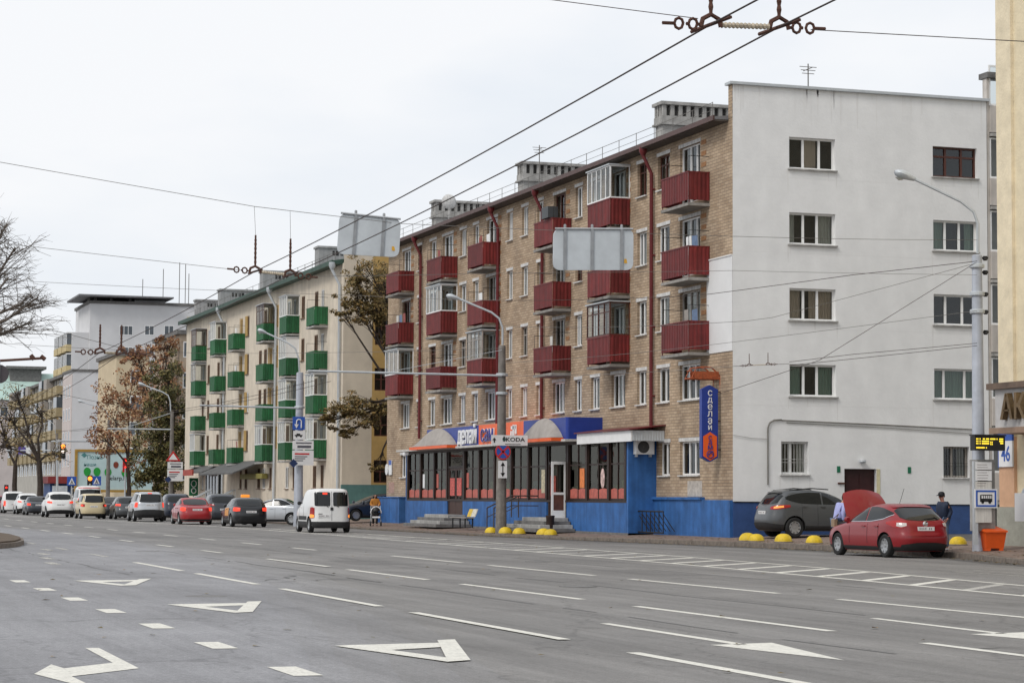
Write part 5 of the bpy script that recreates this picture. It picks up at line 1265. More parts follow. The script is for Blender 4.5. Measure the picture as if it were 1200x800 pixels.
mb = MB(); [mb.box(x+s_-.06,x+s_+.06,y-d0,y+d0,z,z+.069) for s_ in (-.2,.2)]; mb.build('foot', M_orange, gbx)
# pole by the shop
D2 = 95.8; f2 = dep(587,628,D2); f2.z = zsw(f2.x); q = lambda px, py, D=D2: dep(px,py,D)
lp2 = lamp_post('weathered concrete lamp post with traffic signs in front of the shop', f2, q(588,404).z, .235, .15, [q(589,404),q(589,384),q(585,373),q(576,366),q(538,350),q(523,346)], M_polec, bands=(q(588,440).z,q(588,462).z))
mb = MB(); a = q(588,440); b = Vector((f2.x-8.3, f2.y+.4, a.z+.05)); mb.path([a,b], .045, 6); mb.path([q(588,410), Vector((f2.x-4.8,f2.y+.2,a.z+.1))], .015, 4); mb.build('cantilever', M_galv, lp2)
GP = frame(f2.x, f2.y-.27, 0)
ns = thing('no_stopping_sign', (f2.x, f2.y-.27, q(587,530).z), 'round blue and red no stopping sign on the shop lamp post', 'sign')
zc = q(589,529).z; r_ = .34; xo = q(589,529).x-f2.x
def disc(r, d0, d1, m, name, par, T_, xo, zc, n=24): return MB(T_).prism([(xo+r*math.cos(2*math.pi*k/n),d0,zc+r*math.sin(2*math.pi*k/n)) for k in range(n)], (0,d1-d0,0)).build(name, m, par)
disc(r_, -.03,0, M_signred,'rim',ns,GP,xo,zc); disc(r_*.83,-.036,-.031,M_signblue,'face',ns,GP,xo,zc)
mb = MB(GP)
for s_ in (1,-1):
    c, k = r_*.6, .028; mb.poly([(xo-c-k,-.042,zc-s_*c+s_*k),(xo-c+k,-.042,zc-s_*c-s_*k),(xo+c+k,-.042,zc+s_*c-s_*k),(xo+c-k,-.042,zc+s_*c+s_*k)])
mb.build('cross_bar', M_signred, ns)
ap = thing('arrow_plate', (f2.x, f2.y-.27, q(587,550).z), 'white plate with a black double arrow below the no stopping sign', 'sign')
a, b = q(583,539.5), q(593.5,560); MB(GP).box(a.x-f2.x,b.x-f2.x,-.03,0,b.z,a.z).build('plate', M_white, ap)
xm_ = (a.x+b.x)/2-f2.x; mb = MB(GP); mb.box(xm_-.022,xm_+.022,-.036,-.031,b.z+.16,a.z-.16)
for zz, s_ in ((a.z-.05,-1),(b.z+.05,1)): mb.poly([(xm_,-.036,zz),(xm_-.1*s_,-.036,zz+.17*s_),(xm_+.1*s_,-.036,zz+.17*s_)])
mb.build('arrow', M_signblack, ap)
sk = thing('direction_board', (f2.x, f2.y-.3, q(597,515).z), 'white board lettered ŠKODA above the no stopping sign', 'sign')
a, b = q(574.5,509.5), q(621,522); MB(GP).box(a.x-f2.x,b.x-f2.x,-.05,-.01,b.z,a.z).build('board', M_white, sk)
put_text(sk, 'ŠKODA', .235, M_signblack, GP, q(603,514).x-f2.x, -.056, (a.z+b.z)/2+.03, ext=.003, bold=.004, xs=1.25)
mb = MB(GP); xx = a.x-f2.x+.12; zz = (a.z+b.z)/2; mb.poly([(xx-.09,-.056,zz),(xx,-.056,zz+.12),(xx+.09,-.056,zz)]); mb.box(xx-.03,xx+.03,-.058,-.053,zz-.1,zz); mb.box(q(592,514).x-f2.x,q(612,514).x-f2.x,-.058,-.053,b.z+.045,b.z+.07); mb.build('arrow', M_signblack, sk)
xx = q(590.5,514).x-f2.x; disc(.075,-.058,-.052,mat('mark_green',(.05,.12,.10),.5),'round_mark',sk,GP,xx,zz+.05,14)
# further lamp posts
D3 = 122.; f3 = dep(349.5,600,D3); f3.z=zsw(f3.x); q = lambda px, py, D=D3: dep(px,py,D)
lp3 = lamp_post('thick grey lamp post with a blue turn sign in front of the green balcony house', f3, q(351,436).z, .26, .19, [q(351,436),q(350,420),q(346,408),q(338,402),q(312,390),q(302,386)], M_poleg, bands=(q(350,478).z,))
mb = MB(); a = q(350,478); mb.path([a, Vector((f3.x-5.4,f3.y,a.z+.06))], .05, 6); mb.build('cantilever', M_galv, lp3)
G3 = frame(f3.x, f3.y-.32, 0)
ut = thing('turn_sign', (f3.x, f3.y-.32, q(350,495).z), 'square blue U-turn sign on the thick grey lamp post', 'sign')
a, b = q(342.5,488), q(357.5,503.5); MB(G3).box(a.x-f3.x,b.x-f3.x,-.03,0,b.z,a.z).build('plate', M_signblue, ut)
xm_ = (a.x+b.x)/2-f3.x; zz = (a.z+b.z)/2; mb = MB(G3); P = [(xm_+.13,-.045,zz-.25),(xm_+.13,-.045,zz+.08)]+[(xm_+.13*math.cos(t*math.pi/8),-.045,zz+.08+.13*math.sin(t*math.pi/8)) for t in range(1,9)]+[(xm_-.13,-.045,zz-.05)]
mb.path(P, .035, 4); mb.poly([(xm_-.25,-.05,zz-.05),(xm_-.01,-.05,zz-.05),(xm_-.13,-.05,zz-.27)]); mb.build('arrow', M_white, ut)
tp = thing('tow_plate', (f3.x, f3.y-.32, q(350,508).z), 'small white plate with a tow truck symbol under the blue turn sign', 'sign')
a, b = q(343,504.5), q(357.5,515); MB(G3).box(a.x-f3.x,b.x-f3.x,-.03,0,b.z,a.z).build('plate', M_white, tp); zz=(a.z+b.z)/2; mb = MB(G3); mb.box(xm_-.22,xm_+.2,-.037,-.031,zz-.05,zz+.02).box(xm_-.12,xm_+.08,-.037,-.031,zz+.021,zz+.09); [mb.lathe([(0,-.037),(.045,-.037),(.045,-.031),(0,-.031)],8,(xm_+s_,0,zz-.07),'Y') for s_ in (-.12,.12)]; mb.build('symbol', M_signblack, tp)
def info_board(label, T_, f, q, c0, c1, c2):
    ib = thing('info_board', (f.x, f.y-.35, q(*c1).z), label, 'sign')
    a, b, c = q(*c0), q(*c1), q(*c2)
    MB(T_).box(a.x-f.x,b.x-f.x,-.05,0,b.z,a.z).build('upper_plate', M_white, ib); MB(T_).box(a.x-f.x-.01,b.x-f.x+.01,-.05,0,c.z,b.z-.05).build('lower_plate', M_white, ib)
    w_ = b.x-a.x; h = a.z-b.z; h2 = b.z-c.z
    mb = MB(T_); mb.box(a.x-f.x+w_*.22,b.x-f.x-w_*.12,-.058,-.051,b.z+h*.18,b.z+h*.45); mb.box(a.x-f.x+w_*.15,b.x-f.x-w_*.1,-.058,-.051,b.z+h*.66,b.z+h*.8)
    for k in range(3): mb.box(a.x-f.x+w_*.1,a.x-f.x+w_*(.7-.1*k),-.058,-.051,b.z-.05-h2*(.42+.13*k),b.z-.05-h2*(.36+.13*k))
    mb.build('printed_line', mat('print_dark',(.10,.10,.12),.6), ib)
    mb = MB(T_); mb.box(a.x-f.x+w_*.1,b.x-f.x-w_*.2,-.058,-.051,b.z-.05-h2*.27,b.z-.05-h2*.17); mb.build('red_line', M_signred, ib)
    x = a.x-f.x+.05; z = c.z+h2*.12; mb = MB(T_); mb.poly([(x-.24,-.06,z),(x,-.06,z-.24),(x+.24,-.06,z),(x,-.06,z+.24)]); mb.build('diamond_mark', mat('mark_navy',(.02,.04,.12),.5), ib)
info_board('two white information plates on the thick grey lamp post', G3, f3, q, (342,516), (368,526.5), (372,545))
D4 = 163.; f4 = dep(200,598,D4); f4.z=zsw(f4.x); q = lambda px, py, D=D4: dep(px,py,D)
lp4 = lamp_post('lamp post among the olive tree with a red triangle sign', f4, q(200,482).z, .19, .13, [q(200,482),q(199.5,470),q(197,463),q(190,459),q(171,452),q(162,448.5)], M_polec)
mb = MB(); a = q(200,503); mb.path([a, Vector((f4.x-4.6,f4.y,a.z))], .05, 6); mb.path([q(200,484), Vector((f4.x-4.2,f4.y,a.z-.2))], .03, 4); mb.build('cantilever', M_galv, lp4)
G4 = frame(f4.x, f4.y-.3, 0)
ws = thing('warning_triangle', (f4.x, f4.y-.3, q(205,538).z), 'red bordered warning triangle above two white plates by the olive tree', 'sign')
a, b, c = q(193.5,540), q(212,540), q(203,528); MB(G4).prism([(a.x-f4.x,0,a.z),(b.x-f4.x,0,b.z),(c.x-f4.x,0,c.z)], (0,-.04,0)).build('rim', M_signred, ws)
m_ = Vector(((a.x+b.x+c.x)/3,0,(a.z+b.z+c.z)/3)); MB(G4).poly([(m_.x+(p.x-m_.x)*.62-f4.x,-.046,m_.z+(p.z-m_.z)*.62) for p in (a,b,c)]).build('face', M_white, ws)
info_board('two white information plates below the red warning triangle', G4, f4, q, (196,541), (214.5,549), (214.5,563.5))
D5 = 212.; f5 = dep(126,598,D5); f5.z=.2; q = lambda px, py, D=D5: dep(px,py,D)
lp5 = lamp_post('distant lamp post in front of the balloon billboard', f5, q(127,492).z, .21, .15, [q(127,492),q(126,484),q(122,479),q(114,476),q(99,471.5),q(91,469)], M_polec)
mb = MB(); a = q(127,517); mb.path([a, Vector((f5.x-4.6,f5.y,a.z))], .06, 6); mb.build('cantilever', M_galv, lp5)
D6 = 262.; f6 = dep(65,598,D6); f6.z=.2; q = lambda px, py, D=D6: dep(px,py,D)
lp6 = lamp_post('most distant lamp post beside the white wing house', f6, q(65,508).z, .2, .16, [q(65,508),q(64.5,500),q(62,496),q(56,492),q(42,485.5),q(36,483)], M_polec)
# lane signal arm with blue sign and traffic lights
tl_ = thing('traffic_signal', (f6.x+.6, f6.y-3, .2), 'overhead traffic signal with amber and white lamps left of the billboard', 'traffic light')
DQ = 250.; q = lambda px, py, D=DQ: dep(px,py,D)
mb = MB(); mb.path([q(7,527.5),q(66,527.5)], .07, 6); mb.path([q(60,517),q(126,517)], .07, 6); mb.path([q(67,598),q(67,515)], .12, 8); mb.build('signal_arm', M_galv, tl_)
a, b = q(70.5,520), q(77,537); MB().box(a.x,b.x,a.y,a.y+.3,b.z,a.z).build('signal_head', M_black, tl_)
hz = (a.z-b.z)/3
M_amber = emit('lamp_amber', (1,.25,.03), 2.2); M_lampw = emit('lamp_white', (1,.85,.75), 1.5); M_lampr = emit('lamp_red', (1,.03,.015), 1.6)
def lens(x, y, z, r, m, par): return MB().lathe([(0,-.1),(r*.7,-.07),(r,0),(0,.02)], 12, (x,y,z), 'Y').build('lens', m, par)
xm_ = (a.x+b.x)/2; lens(xm_,a.y-.02,a.z-hz*.5,.25,M_amber,tl_); lens(xm_,a.y-.02,a.z-hz*1.5,.2,M_lampw,tl_); lens(xm_,a.y-.02,a.z-hz*2.5,.2,M_signblack,tl_)
ls_ = thing('lane_sign', q(26,527), 'square blue lane sign with small white plate on the signal arm', 'sign')
a, b = q(21.5,523.5), q(30,532); MB().box(a.x,b.x,a.y-.1,a.y,b.z,a.z).build('plate', mat('sign_violet',(.10,.07,.30),.5), ls_); a, b = q(30.8,524), q(35,531.5); MB().box(a.x,b.x,a.y-.1,a.y,b.z,a.z).build('side_plate', M_white, ls_)
for px, py, m, lb in ((105.5,560.5,M_amber,'amber traffic light on a post below the billboard'),(147,540,M_lampr,'red pedestrian signal beside the tree trunks'),(7.5,571,M_lampr,'small red signal at the left edge below the bare trees')):
    D_ = 205. if px > 20 else 250.; p = dep(px,py,D_); s4 = thing('signal_post', (p.x,p.y,.2), lb, 'traffic light')
    MB().path([(p.x,p.y,.1),(p.x,p.y,p.z-.45)], .07, 6).build('post', M_galv, s4)
    tall = 1.3 if px == 147 else .9
    MB().box(p.x-.22,p.x+.22,p.y,p.y+.25,p.z-tall+.3,p.z+.3).build('signal_head', M_signred if px == 147 else M_black, s4); lens(p.x,p.y-.01,p.z,.12 if px != 105.5 else .2,m,s4)
    if px == 147: lens(p.x,p.y-.01,p.z-.55,.1,m,s4)
for k, (px, py) in enumerate(((113,563),(84,563.5))):                       # pedestrian crossing signs
    D_ = 210.; p = dep(px,py,D_); cs = thing('crossing_sign', (p.x,p.y,.2), ('blue pedestrian crossing sign beside the amber light','blue pedestrian crossing sign at the corner of the low shop')[k], 'sign')
    MB().box(p.x-.42,p.x+.42,p.y-.05,p.y,p.z-.42,p.z+.42).build('plate', M_signblue, cs); MB().poly([(p.x-.3,p.y-.06,p.z-.3),(p.x+.3,p.y-.06,p.z-.3),(p.x,p.y-.06,p.z+.32)]).build('triangle', M_white, cs)
    mb = MB(); mb.path([(p.x-.12,p.y-.07,p.z-.25),(p.x,p.y-.07,p.z-.02),(p.x,p.y-.07,p.z+.1)], .035, 4); mb.path([(p.x+.12,p.y-.07,p.z-.25),(p.x,p.y-.07,p.z-.02)], .035, 4); mb.build('walker', M_signblack, cs)
    MB().path([(p.x,p.y+.03,.1),(p.x,p.y+.03,p.z)], .05, 6).build('post', M_galv, cs)
# billboard with balloons
DB = 232.; q = lambda px, py: dep(px,py,DB)
a, b = q(91,529), q(206,574); yb = a.y
bb = thing('billboard', (a.x, yb, .2), 'pale blue billboard with green balloons behind the trees', 'billboard')
MB().box(a.x,b.x,yb,yb+.3,b.z,a.z).build('panel', mat('poster_paleblue',(.50,.66,.68),.5,var=.1,scale=.5), bb)
mb = MB(); mb.box(a.x-.25,a.x-.003,yb-.1,yb+.35,b.z-.2,a.z+.25); mb.box(a.x,b.x,yb-.1,yb+.35,a.z+.003,a.z+.25); mb.box(a.x,b.x,yb-.1,yb+.35,b.z-.25,b.z-.003); mb.build('frame', mat('frame_ochre',(.40,.24,.05),.6,var=.2), bb)
def balloon(px, py, s_, m):
    p = q(px,py); mb = MB(); n = 14; mb.poly([(p.x+s_*math.cos(t*2*math.pi/n),yb-.02,p.z+s_*1.12*math.sin(t*2*math.pi/n)*(1 if math.sin(t*2*math.pi/n) > 0 else 1.25)) for t in range(n)]); mb.build('balloon_print', m, bb)
M_bgreen = mat('print_green',(.02,.33,.05),.5); M_bbrown = mat('print_brown',(.22,.05,.03),.5)
for px, py in ((102.5,552),(114.5,552),(128,552.5),(149,553)): balloon(px,py,.36,M_bgreen)
balloon(138,544,.27,M_bbrown)
Tb = frame(0, yb, 0); p = q(140,560)
M_pt = mat('print_teal',(.08,.25,.26),.5)
put_text(bb, 'belarp.by', .62, M_signblack, Tb, p.x, -.02, p.z, ext=.003)
for px, py, t, s_ in ((112,535.5,'Позна',.55),(106,544,'наши',.5)): p = q(px,py); put_text(bb, t, s_, M_pt, Tb, p.x, -.02, p.z, ext=.003)
p = q(99,533); MB(Tb).poly([(p.x-.3,-.02,p.z),(p.x,-.02,p.z-.25),(p.x+.3,-.02,p.z),(p.x,-.02,p.z+.25)]).build('emblem', M_pt, bb)
for px in (100,150,195): p = q(px,590); MB().box(p.x-.15,p.x+.15,yb+.05,yb+.25,0,b.z).build('leg', M_concd, bb)

# overhead direction boards seen from behind, hung on a span wire
def sign_back(label, c, T_rot, yellow):
    """c: four px corners (tl,tr,br,bl), hung at depth D"""
    D_ = 47.5; P = [dep(px,py,D_) for px,py in c]; o = (P[0]+P[1])/2
    t = thing('overhead_sign_back', o, label, 'sign', 'overhead sign backs')
    n = 6; r = .16; pts_ = []
    for i in range(4):
        p, a, b = P[i], P[i-1], P[(i+1)%4]; da = (a-p).normalized(); db = (b-p).normalized()
        for k in range(n+1):
            s_ = k/n; v = p+da*r*(1-s_)**2+db*r*s_**2; pts_.append(v)
    MB().prism(pts_, (0,.045,0)).build('panel', M_galv, t)
    for s_ in yellow[0]:
        a, b = P[0].lerp(P[1], s_), P[3].lerp(P[2], s_); mb = MB(); mb.add([a+Vector((-.03,-.035,0)),a+Vector((.03,-.035,0)),b+Vector((.03,-.035,0)),b+Vector((-.03,-.035,0)),a+Vector((-.03,-.003,0)),a+Vector((.03,-.003,0)),b+Vector((.03,-.003,0)),b+Vector((-.03,-.003,0))],[(0,1,2,3),(0,4,5,1),(1,5,6,2),(2,6,7,3),(3,7,4,0)]); mb.build('rib', M_steel, t)
        MB().lathe([(.02,-.02),(.03,.03),(.03,.1),(0,.12)], 8, a+Vector((0,0,-.02))).build('clamp', M_steel, t)
    a, b = P[0].lerp(P[1],.01), P[0].lerp(P[1],.99); MB().path([a+Vector((0,-.02,0)),b+Vector((0,-.02,0))], .022, 5).build('top_tube', M_steel, t)
    c = P[1].lerp(P[2],.78).lerp(P[0].lerp(P[3],.78),.09); MB().box(c.x-.045,c.x+.045,c.y-.006,c.y-.002,c.z-.045,c.z+.045).build('sticker', mat('sticker_amber',(.62,.33,.03),.5), t)
    return t
sign_back('tilted grey sign back hanging over the road, nearer the green house', [(398.5,249.5),(470,257),(467.5,301.5),(395,297.5)], 0, ((.26,.72),))
sign_back('wide level grey sign back hanging over the road before the red balconies', [(649,268),(742.5,268.5),(742,316.5),(648.5,316.5)], 0, ((.14,.48,.85),))

# trolley wires, hangers and span wires
def wire(label, pts, r, m=None):
    pts = [Vector(p) for p in pts]; out = []
    for a, b in zip(pts, pts[1:]):
        n = 8; sag = (b-a).length**2*.00012
        for k in range(n): t = k/n; v = a.lerp(b, t); v.z -= 4*sag*t*(1-t); out.append(v)
    out.append(pts[-1]); o = MB().path(out, r, 5).build('overhead_wire', m or M_wire); o.location = (0,0,0)
    return tag(o, label, 'wire', 'overhead wires')
H1 = [dep(833,29,21.), dep(913,32,21.3)]; H2 = [dep(299,318,44.5), dep(340,322,44.7)]; H3 = [dep(117,413,66.), dep(142,414,66.)]
ex = [H1[i]+(H1[i]-H2[i])*.9 for i in (0,1)]
for i in (0,1): ex[i].z = H1[i].z+.1
far = [[dep(-60,498,140.)], [dep(-45,494,140.)]]
wire('left trolley wire of the pair crossing the sky', [ex[0],H1[0],H2[0],H3[0],far[0][0]], .0095); wire('right trolley wire of the pair crossing the sky', [ex[1],H1[1],H2[1],H3[1],far[1][0]], .0095)
def hanger(label, A, B, up, r, insul=True):
    """rail hanger carrying both trolley wires"""
    A, B = Vector(A), Vector(B); d = (B-A).normalized(); t = thing('wire_hanger', A, label, 'wire hanger', 'trolley wire hangers')
    mb = MB()
    for P in (A, B):
        mb.path([P-d*r*5+Vector((0,0,-r*1)),P-d*r*4+Vector((0,0,r*2.5)),P+Vector((0,0,r*4.5)),P+d*r*4+Vector((0,0,r*2.5)),P+d*r*5+Vector((0,0,-r*1))], r*1.1, 6)
        w_ = Vector((-.15,.95,-.02)).normalized(); mb.path([P-w_*r*16,P+w_*r*16], r*.9, 5)
    for P, s_ in ((A,-1),(B,1)):
        e = P+d*s_*r*6
        for k in range(2):
            c = e+d*s_*r*(3+7*k); mb.path([c+d*r*2.2*math.cos(t_*math.pi/4)+Vector((0,0,r*2.4*math.sin(t_*math.pi/4))) for t_ in range(9)], r*.7, 5)
            mb.path([e+d*s_*r*(0+5.5*k),e+d*s_*r*(1.2+5*k)], r*.8, 5)
        mb.path([e+d*s_*r*12,e+d*s_*r*18], r*.8, 5)
    mb.build('clamp', M_rust, t)
    mb = MB(); n = 12; a, b = A+d*r*5.5, B-d*r*5.5; mb.path([a.lerp(b,k/24) for k in range(25)], [r*(.9 if k % 2 else 1.5) for k in range(25)], 8); mb.build('ribbed_insulator', mat('porcelain',(.45,.38,.28),.4,var=.3,scale=20), t)
    mb = MB()
    for P in (A, B): mb.path([P+Vector((0,0,r*4)),P+Vector((0,0,r*4+up))], [r*.8]*2, 6); mb.path([P+Vector((0,0,r*6+up*k/14)) for k in range(12)], [r*(1.15 if k % 2 else .8) for k in range(12)], 6)
    mb.build('rod', M_rust, t)
    return t
hanger('rusty hanger with two suspension rods at the top right', H1[0], H1[1], .55, .021); hanger('rusty hanger of the trolley wires in the middle sky', H2[0], H2[1], .62, .023); hanger('small distant hanger near the white tower', H3[0], H3[1], .7, .03)
for i, (a, b, c) in enumerate(((298,242,0),(340,248,1))): wire(('left','right')[i]+' thin drop wire holding the middle hanger', [dep(a,b,44.6), H2[c]+Vector((0,0,.7))], .004, M_wireg)
wire('thin span wire passing the top right hanger', [dep(600,-6,21.),dep(818,22,21.)], .004); wire('thin span wire from the top right hanger to the cream building', [dep(950,35,21.3),dep(1260,52,21.3)], .0045)
wire('span wire carrying the two hanging sign backs', [dep(-40,183,44.),dep(298,242,44.6),dep(400,254,47.),dep(470,262,47.6),dep(648,270,47.6),dep(742,273,47.6),dep(1145,281,63.3)], .006, M_wireg)
wire('lower span wire through the middle hanger', [dep(-40,280,44.),dep(285,317,44.5)], .005, M_wireg)
wire('lower span wire right of the middle hanger', [dep(355,324,44.7),dep(600,320,50.),dep(860,317,56.),dep(1145,322,63.3)], .005, M_wireg)
wire('dark cable from the lamp post across the white end wall', [dep(1145,306,63.3),dep(1000,322,68.),dep(820,346,74.),dep(592,352,92.5)], .010)
wire('thin wire from the lamp post to the small hanger', [dep(1145,308,63.3),dep(905,372,63.),dep(875,376,63.),dep(590,382,92.5)], .007, M_wireg)
wire('oblique guy wire across the white end wall', [dep(1143,308,63.3),dep(960,422,62.),dep(840,462,70.)], .008)
wire('pair cable low on the white end wall, upper', [dep(1145,402,63.3),dep(1000,415,62.),dep(925,424,62.)], .008); wire('pair cable low on the white end wall, lower', [dep(1145,405,63.3),dep(925,428,62.)], .008)
wire('thin horizontal wire across the middle of the white end wall', [dep(1145,364,63.3),dep(840,403,70.),dep(592,425,92.5)], .007, M_wireg)
hanger('small hanger in front of the white plaster corner', dep(878,428,62.), dep(900,427,62.), .28, .011)
wire('long wire across the brick front from the shop lamp post', [dep(590,440,93.),dep(860,429,66.),dep(925,426,62.)], .008, M_wireg)
wire('thin wire crossing the green house front, upper', [dep(-30,326,90.),dep(250,340,100.),dep(420,346,110.),dep(590,352,93.)], .008, M_wireg); wire('thin wire crossing the green house front, lower', [dep(-30,400,90.),dep(250,414,110.),dep(590,408,93.)], .008, M_wireg)
wire('thin wire descending to the distant hanger', [dep(-30,362,64.),dep(105,398,66.),dep(200,420,80.)], .008, M_wireg); wire('low wire across the brown tree', [dep(-30,437,120.),dep(200,484,163.)], .012, M_wireg)
wire('far trolley wire over the queue, left', [Vector((21.0,88,6.1)),Vector((20.6,122,6.0)),Vector((20,163,6.0)),Vector((19,212,6.0)),Vector((17,262,6.0))], .011); wire('far trolley wire over the queue, right', [Vector((21.7,88,6.1)),Vector((21.3,122,6.0)),Vector((20.7,163,6.0)),Vector((19.6,212,6.0)),Vector((17.6,262,6.0))], .011)
# bracket arm with a round sign back entering at the left edge
ba = thing('bracket_arm', dep(-60,424,60.), 'rusty bracket arm entering from the left edge with wire clamps', 'bracket')
mb = MB(); mb.path([dep(-70,425,60.),dep(0,422.5,60.),dep(51,419.5,60.)], .035, 6); mb.path([dep(36,416,60.),dep(40,421,60.)], .06, 5); mb.path([dep(48,417,60.),dep(53,421,60.)], .06, 5); mb.build('arm', M_rust, ba)
p = dep(-74,425,60.); MB().path([(p.x,p.y,0),(p.x,p.y,p.z+.6)], [.16,.11], 10).build('pole', M_polec, ba)
rs = thing('round_sign_back', dep(0,437,58.), 'dark back of a round sign cut by the left edge', 'sign'); p = dep(-1,438,59.8); MB().lathe([(0,0),(.24,0),(.25,.01),(.24,.02),(0,.02)], 20, p, 'Y').build('disc', mat('sign_back_dark',(.07,.06,.065),.6), rs)
mb = MB(); mb.path([p+Vector((0,-.03,.36)),p+Vector((0,-.03,-.25))], .02, 5); mb.build('strap', M_steel, rs)
# ------------------------------------------------------------ vehicles (local: +y forward, rear at -y)
M_tyre = mat('tyre', (.018,.018,.018), .85, var=.15, scale=9)
M_rim = mat('alloy', (.42,.43,.44), .35, metal=.7, var=.1)
M_trim = mat('black_plastic', (.022,.022,.023), .6, var=.15, scale=6)
M_cglass = mat('car_glass', (.010,.012,.013), .05, var=0, spec=.45)
M_plate = mat('number_plate_white', (.70,.70,.70), .5, var=.05)
M_platech = mat('plate_print', (.16,.13,.13), .5, var=0)
M_tail = mat('tail_lens', (.35,.012,.012), .2, var=0, spec=.6)
M_brake = emit('brake_lit', (1,.06,.025), .85); M_amb = emit('amber_lit', (1,.33,.06), .9)
M_clear = mat('clear_lens', (.55,.5,.48), .15, var=0, spec=.6)
M_chrome = mat('chrome', (.7,.7,.72), .15, metal=1, var=0)
PROF = {   # z, front y, rear y, half width
 'hatch': [(.17,2.02,-1.98,.80),(.26,2.13,-2.10,.875),(.42,2.18,-2.17,.905),(.58,2.16,-2.18,.91),(.70,2.08,-2.13,.905),(.80,1.90,-2.10,.90),(.88,1.50,-2.08,.89),(.95,1.06,-2.04,.87),(1.02,.88,-1.97,.845),(1.14,.62,-1.80,.80),(1.28,.28,-1.58,.745),(1.38,-.02,-1.42,.69),(1.44,-.32,-1.30,.63),(1.475,-.6,-1.1,.50),(1.485,-.75,-.95,.3)],
 'suv': [(.22,2.05,-2.02,.80),(.32,2.16,-2.14,.885),(.48,2.20,-2.20,.91),(.68,2.19,-2.20,.915),(.84,2.12,-2.15,.91),(.94,1.9,-2.12,.90),(1.02,1.45,-2.09,.89),(1.09,1.10,-2.05,.875),(1.16,.95,-2.0,.85),(1.30,.70,-1.90,.80),(1.46,.36,-1.76,.745),(1.57,.02,-1.63,.69),(1.63,-.35,-1.48,.62),(1.66,-.65,-1.25,.48),(1.67,-.8,-1.0,.3)],
 'xsuv': [(.22,2.05,-2.05,.80),(.34,2.18,-2.18,.885),(.50,2.22,-2.22,.91),(.72,2.20,-2.21,.915),(.88,2.12,-2.18,.91),(.97,1.75,-2.16,.90),(1.04,1.25,-2.15,.89),(1.10,1.02,-2.13,.875),(1.2,.9,-2.10,.85),(1.38,.62,-2.03,.81),(1.54,.34,-1.96,.77),(1.66,.05,-1.88,.73),(1.72,-.3,-1.78,.67),(1.75,-.6,-1.6,.52),(1.76,-.8,-1.4,.3)],
 'sedan': [(.16,2.2,-2.2,.78),(.26,2.30,-2.30,.86),(.42,2.34,-2.35,.895),(.60,2.31,-2.35,.90),(.72,2.2,-2.31,.895),(.82,1.85,-2.28,.885),(.90,1.35,-2.25,.875),(.97,.98,-2.10,.86),(1.01,.84,-1.62,.845),(1.06,.76,-1.52,.825),(1.18,.50,-1.30,.77),(1.30,.18,-1.06,.715),(1.38,-.12,-.88,.66),(1.42,-.35,-.78,.58),(1.44,-.5,-.65,.35)],
 'wagon': [(.16,2.2,-2.15,.78),(.26,2.32,-2.28,.87),(.42,2.36,-2.33,.905),(.60,2.33,-2.34,.91),(.72,2.22,-2.31,.905),(.82,1.85,-2.29,.895),(.90,1.35,-2.27,.885),(.97,.98,-2.23,.87),(1.05,.82,-2.15,.84),(1.17,.55,-2.0,.785),(1.30,.2,-1.82,.73),(1.39,-.12,-1.66,.68),(1.44,-.4,-1.5,.6),(1.465,-.7,-1.3,.46),(1.475,-.85,-1.1,.3)],
 'van': [(.20,1.95,-2.0,.78),(.30,2.05,-2.06,.85),(.48,2.07,-2.07,.865),(.70,2.03,-2.06,.868),(.86,1.92,-2.05,.866),(.98,1.62,-2.045,.862),(1.06,1.28,-2.04,.858),(1.14,1.08,-2.035,.852),(1.28,.88,-2.01,.835),(1.45,.62,-1.985,.81),(1.62,.34,-1.955,.78),(1.73,.08,-1.92,.74),(1.79,-.2,-1.86,.67),(1.82,-.5,-1.74,.52),(1.83,-.7,-1.6,.3)],
 'minibus': [(.25,2.35,-2.4,.85),(.36,2.47,-2.5,.93),(.55,2.5,-2.52,.95),(.85,2.46,-2.52,.955),(1.05,2.3,-2.51,.95),(1.18,2.0,-2.5,.945),(1.3,1.72,-2.49,.935),(1.5,1.45,-2.47,.915),(1.75,1.15,-2.44,.885),(1.95,.85,-2.41,.86),(2.1,.55,-2.37,.82),(2.2,.2,-2.3,.74),(2.24,-.1,-2.2,.6),(2.26,-.4,-2.0,.35)]}
def lerp_prof(P, z):
    if z <= P[0][0]: return P[0][1:]
    for a, b in zip(P, P[1:]):
        if a[0] <= z <= b[0]:
            t = (z-a[0])/(b[0]-a[0]); return tuple(a[i]+(b[i]-a[i])*t for i in (1,2,3))
    return P[-1][1:]
def smooth_prof(P):
    """Catmull-Rom refinement"""
    out = []
    for i in range(len(P)-1):
        p0, p1, p2, p3 = P[max(i-1,0)], P[i], P[i+1], P[min(i+2,len(P)-1)]
        for t in (0, .34, .67):
            out.append(tuple(.5*((2*b)+(-a+c)*t+(2*a-5*b+4*c-d)*t*t+(-a+3*b-3*c+d)*t**3) for a,b,c,d in zip(p0,p1,p2,p3)))
    out.append(P[-1]); return sorted(out)
SPH = {k: smooth_prof(v) for k, v in PROF.items()}
EXPN = 5.2
def body_pt(P, th, z, off=0.0):
    yf, yr, w_ = lerp_prof(P, z); yc, a = (yf+yr)/2, (yf-yr)/2
    c, s_ = math.cos(th), math.sin(th)
    return Vector((math.copysign(abs(s_)**(2/EXPN), s_)*(w_+off), yc+math.copysign(abs(c)**(2/EXPN), c)*(a+off), z))
def side_x(P, y, z):
    yf, yr, w_ = lerp_prof(P, z); yc, a = (yf+yr)/2, (yf-yr)/2; t = min(1, abs((y-yc)/a)); return w_*(1-t**EXPN)**(1/EXPN)
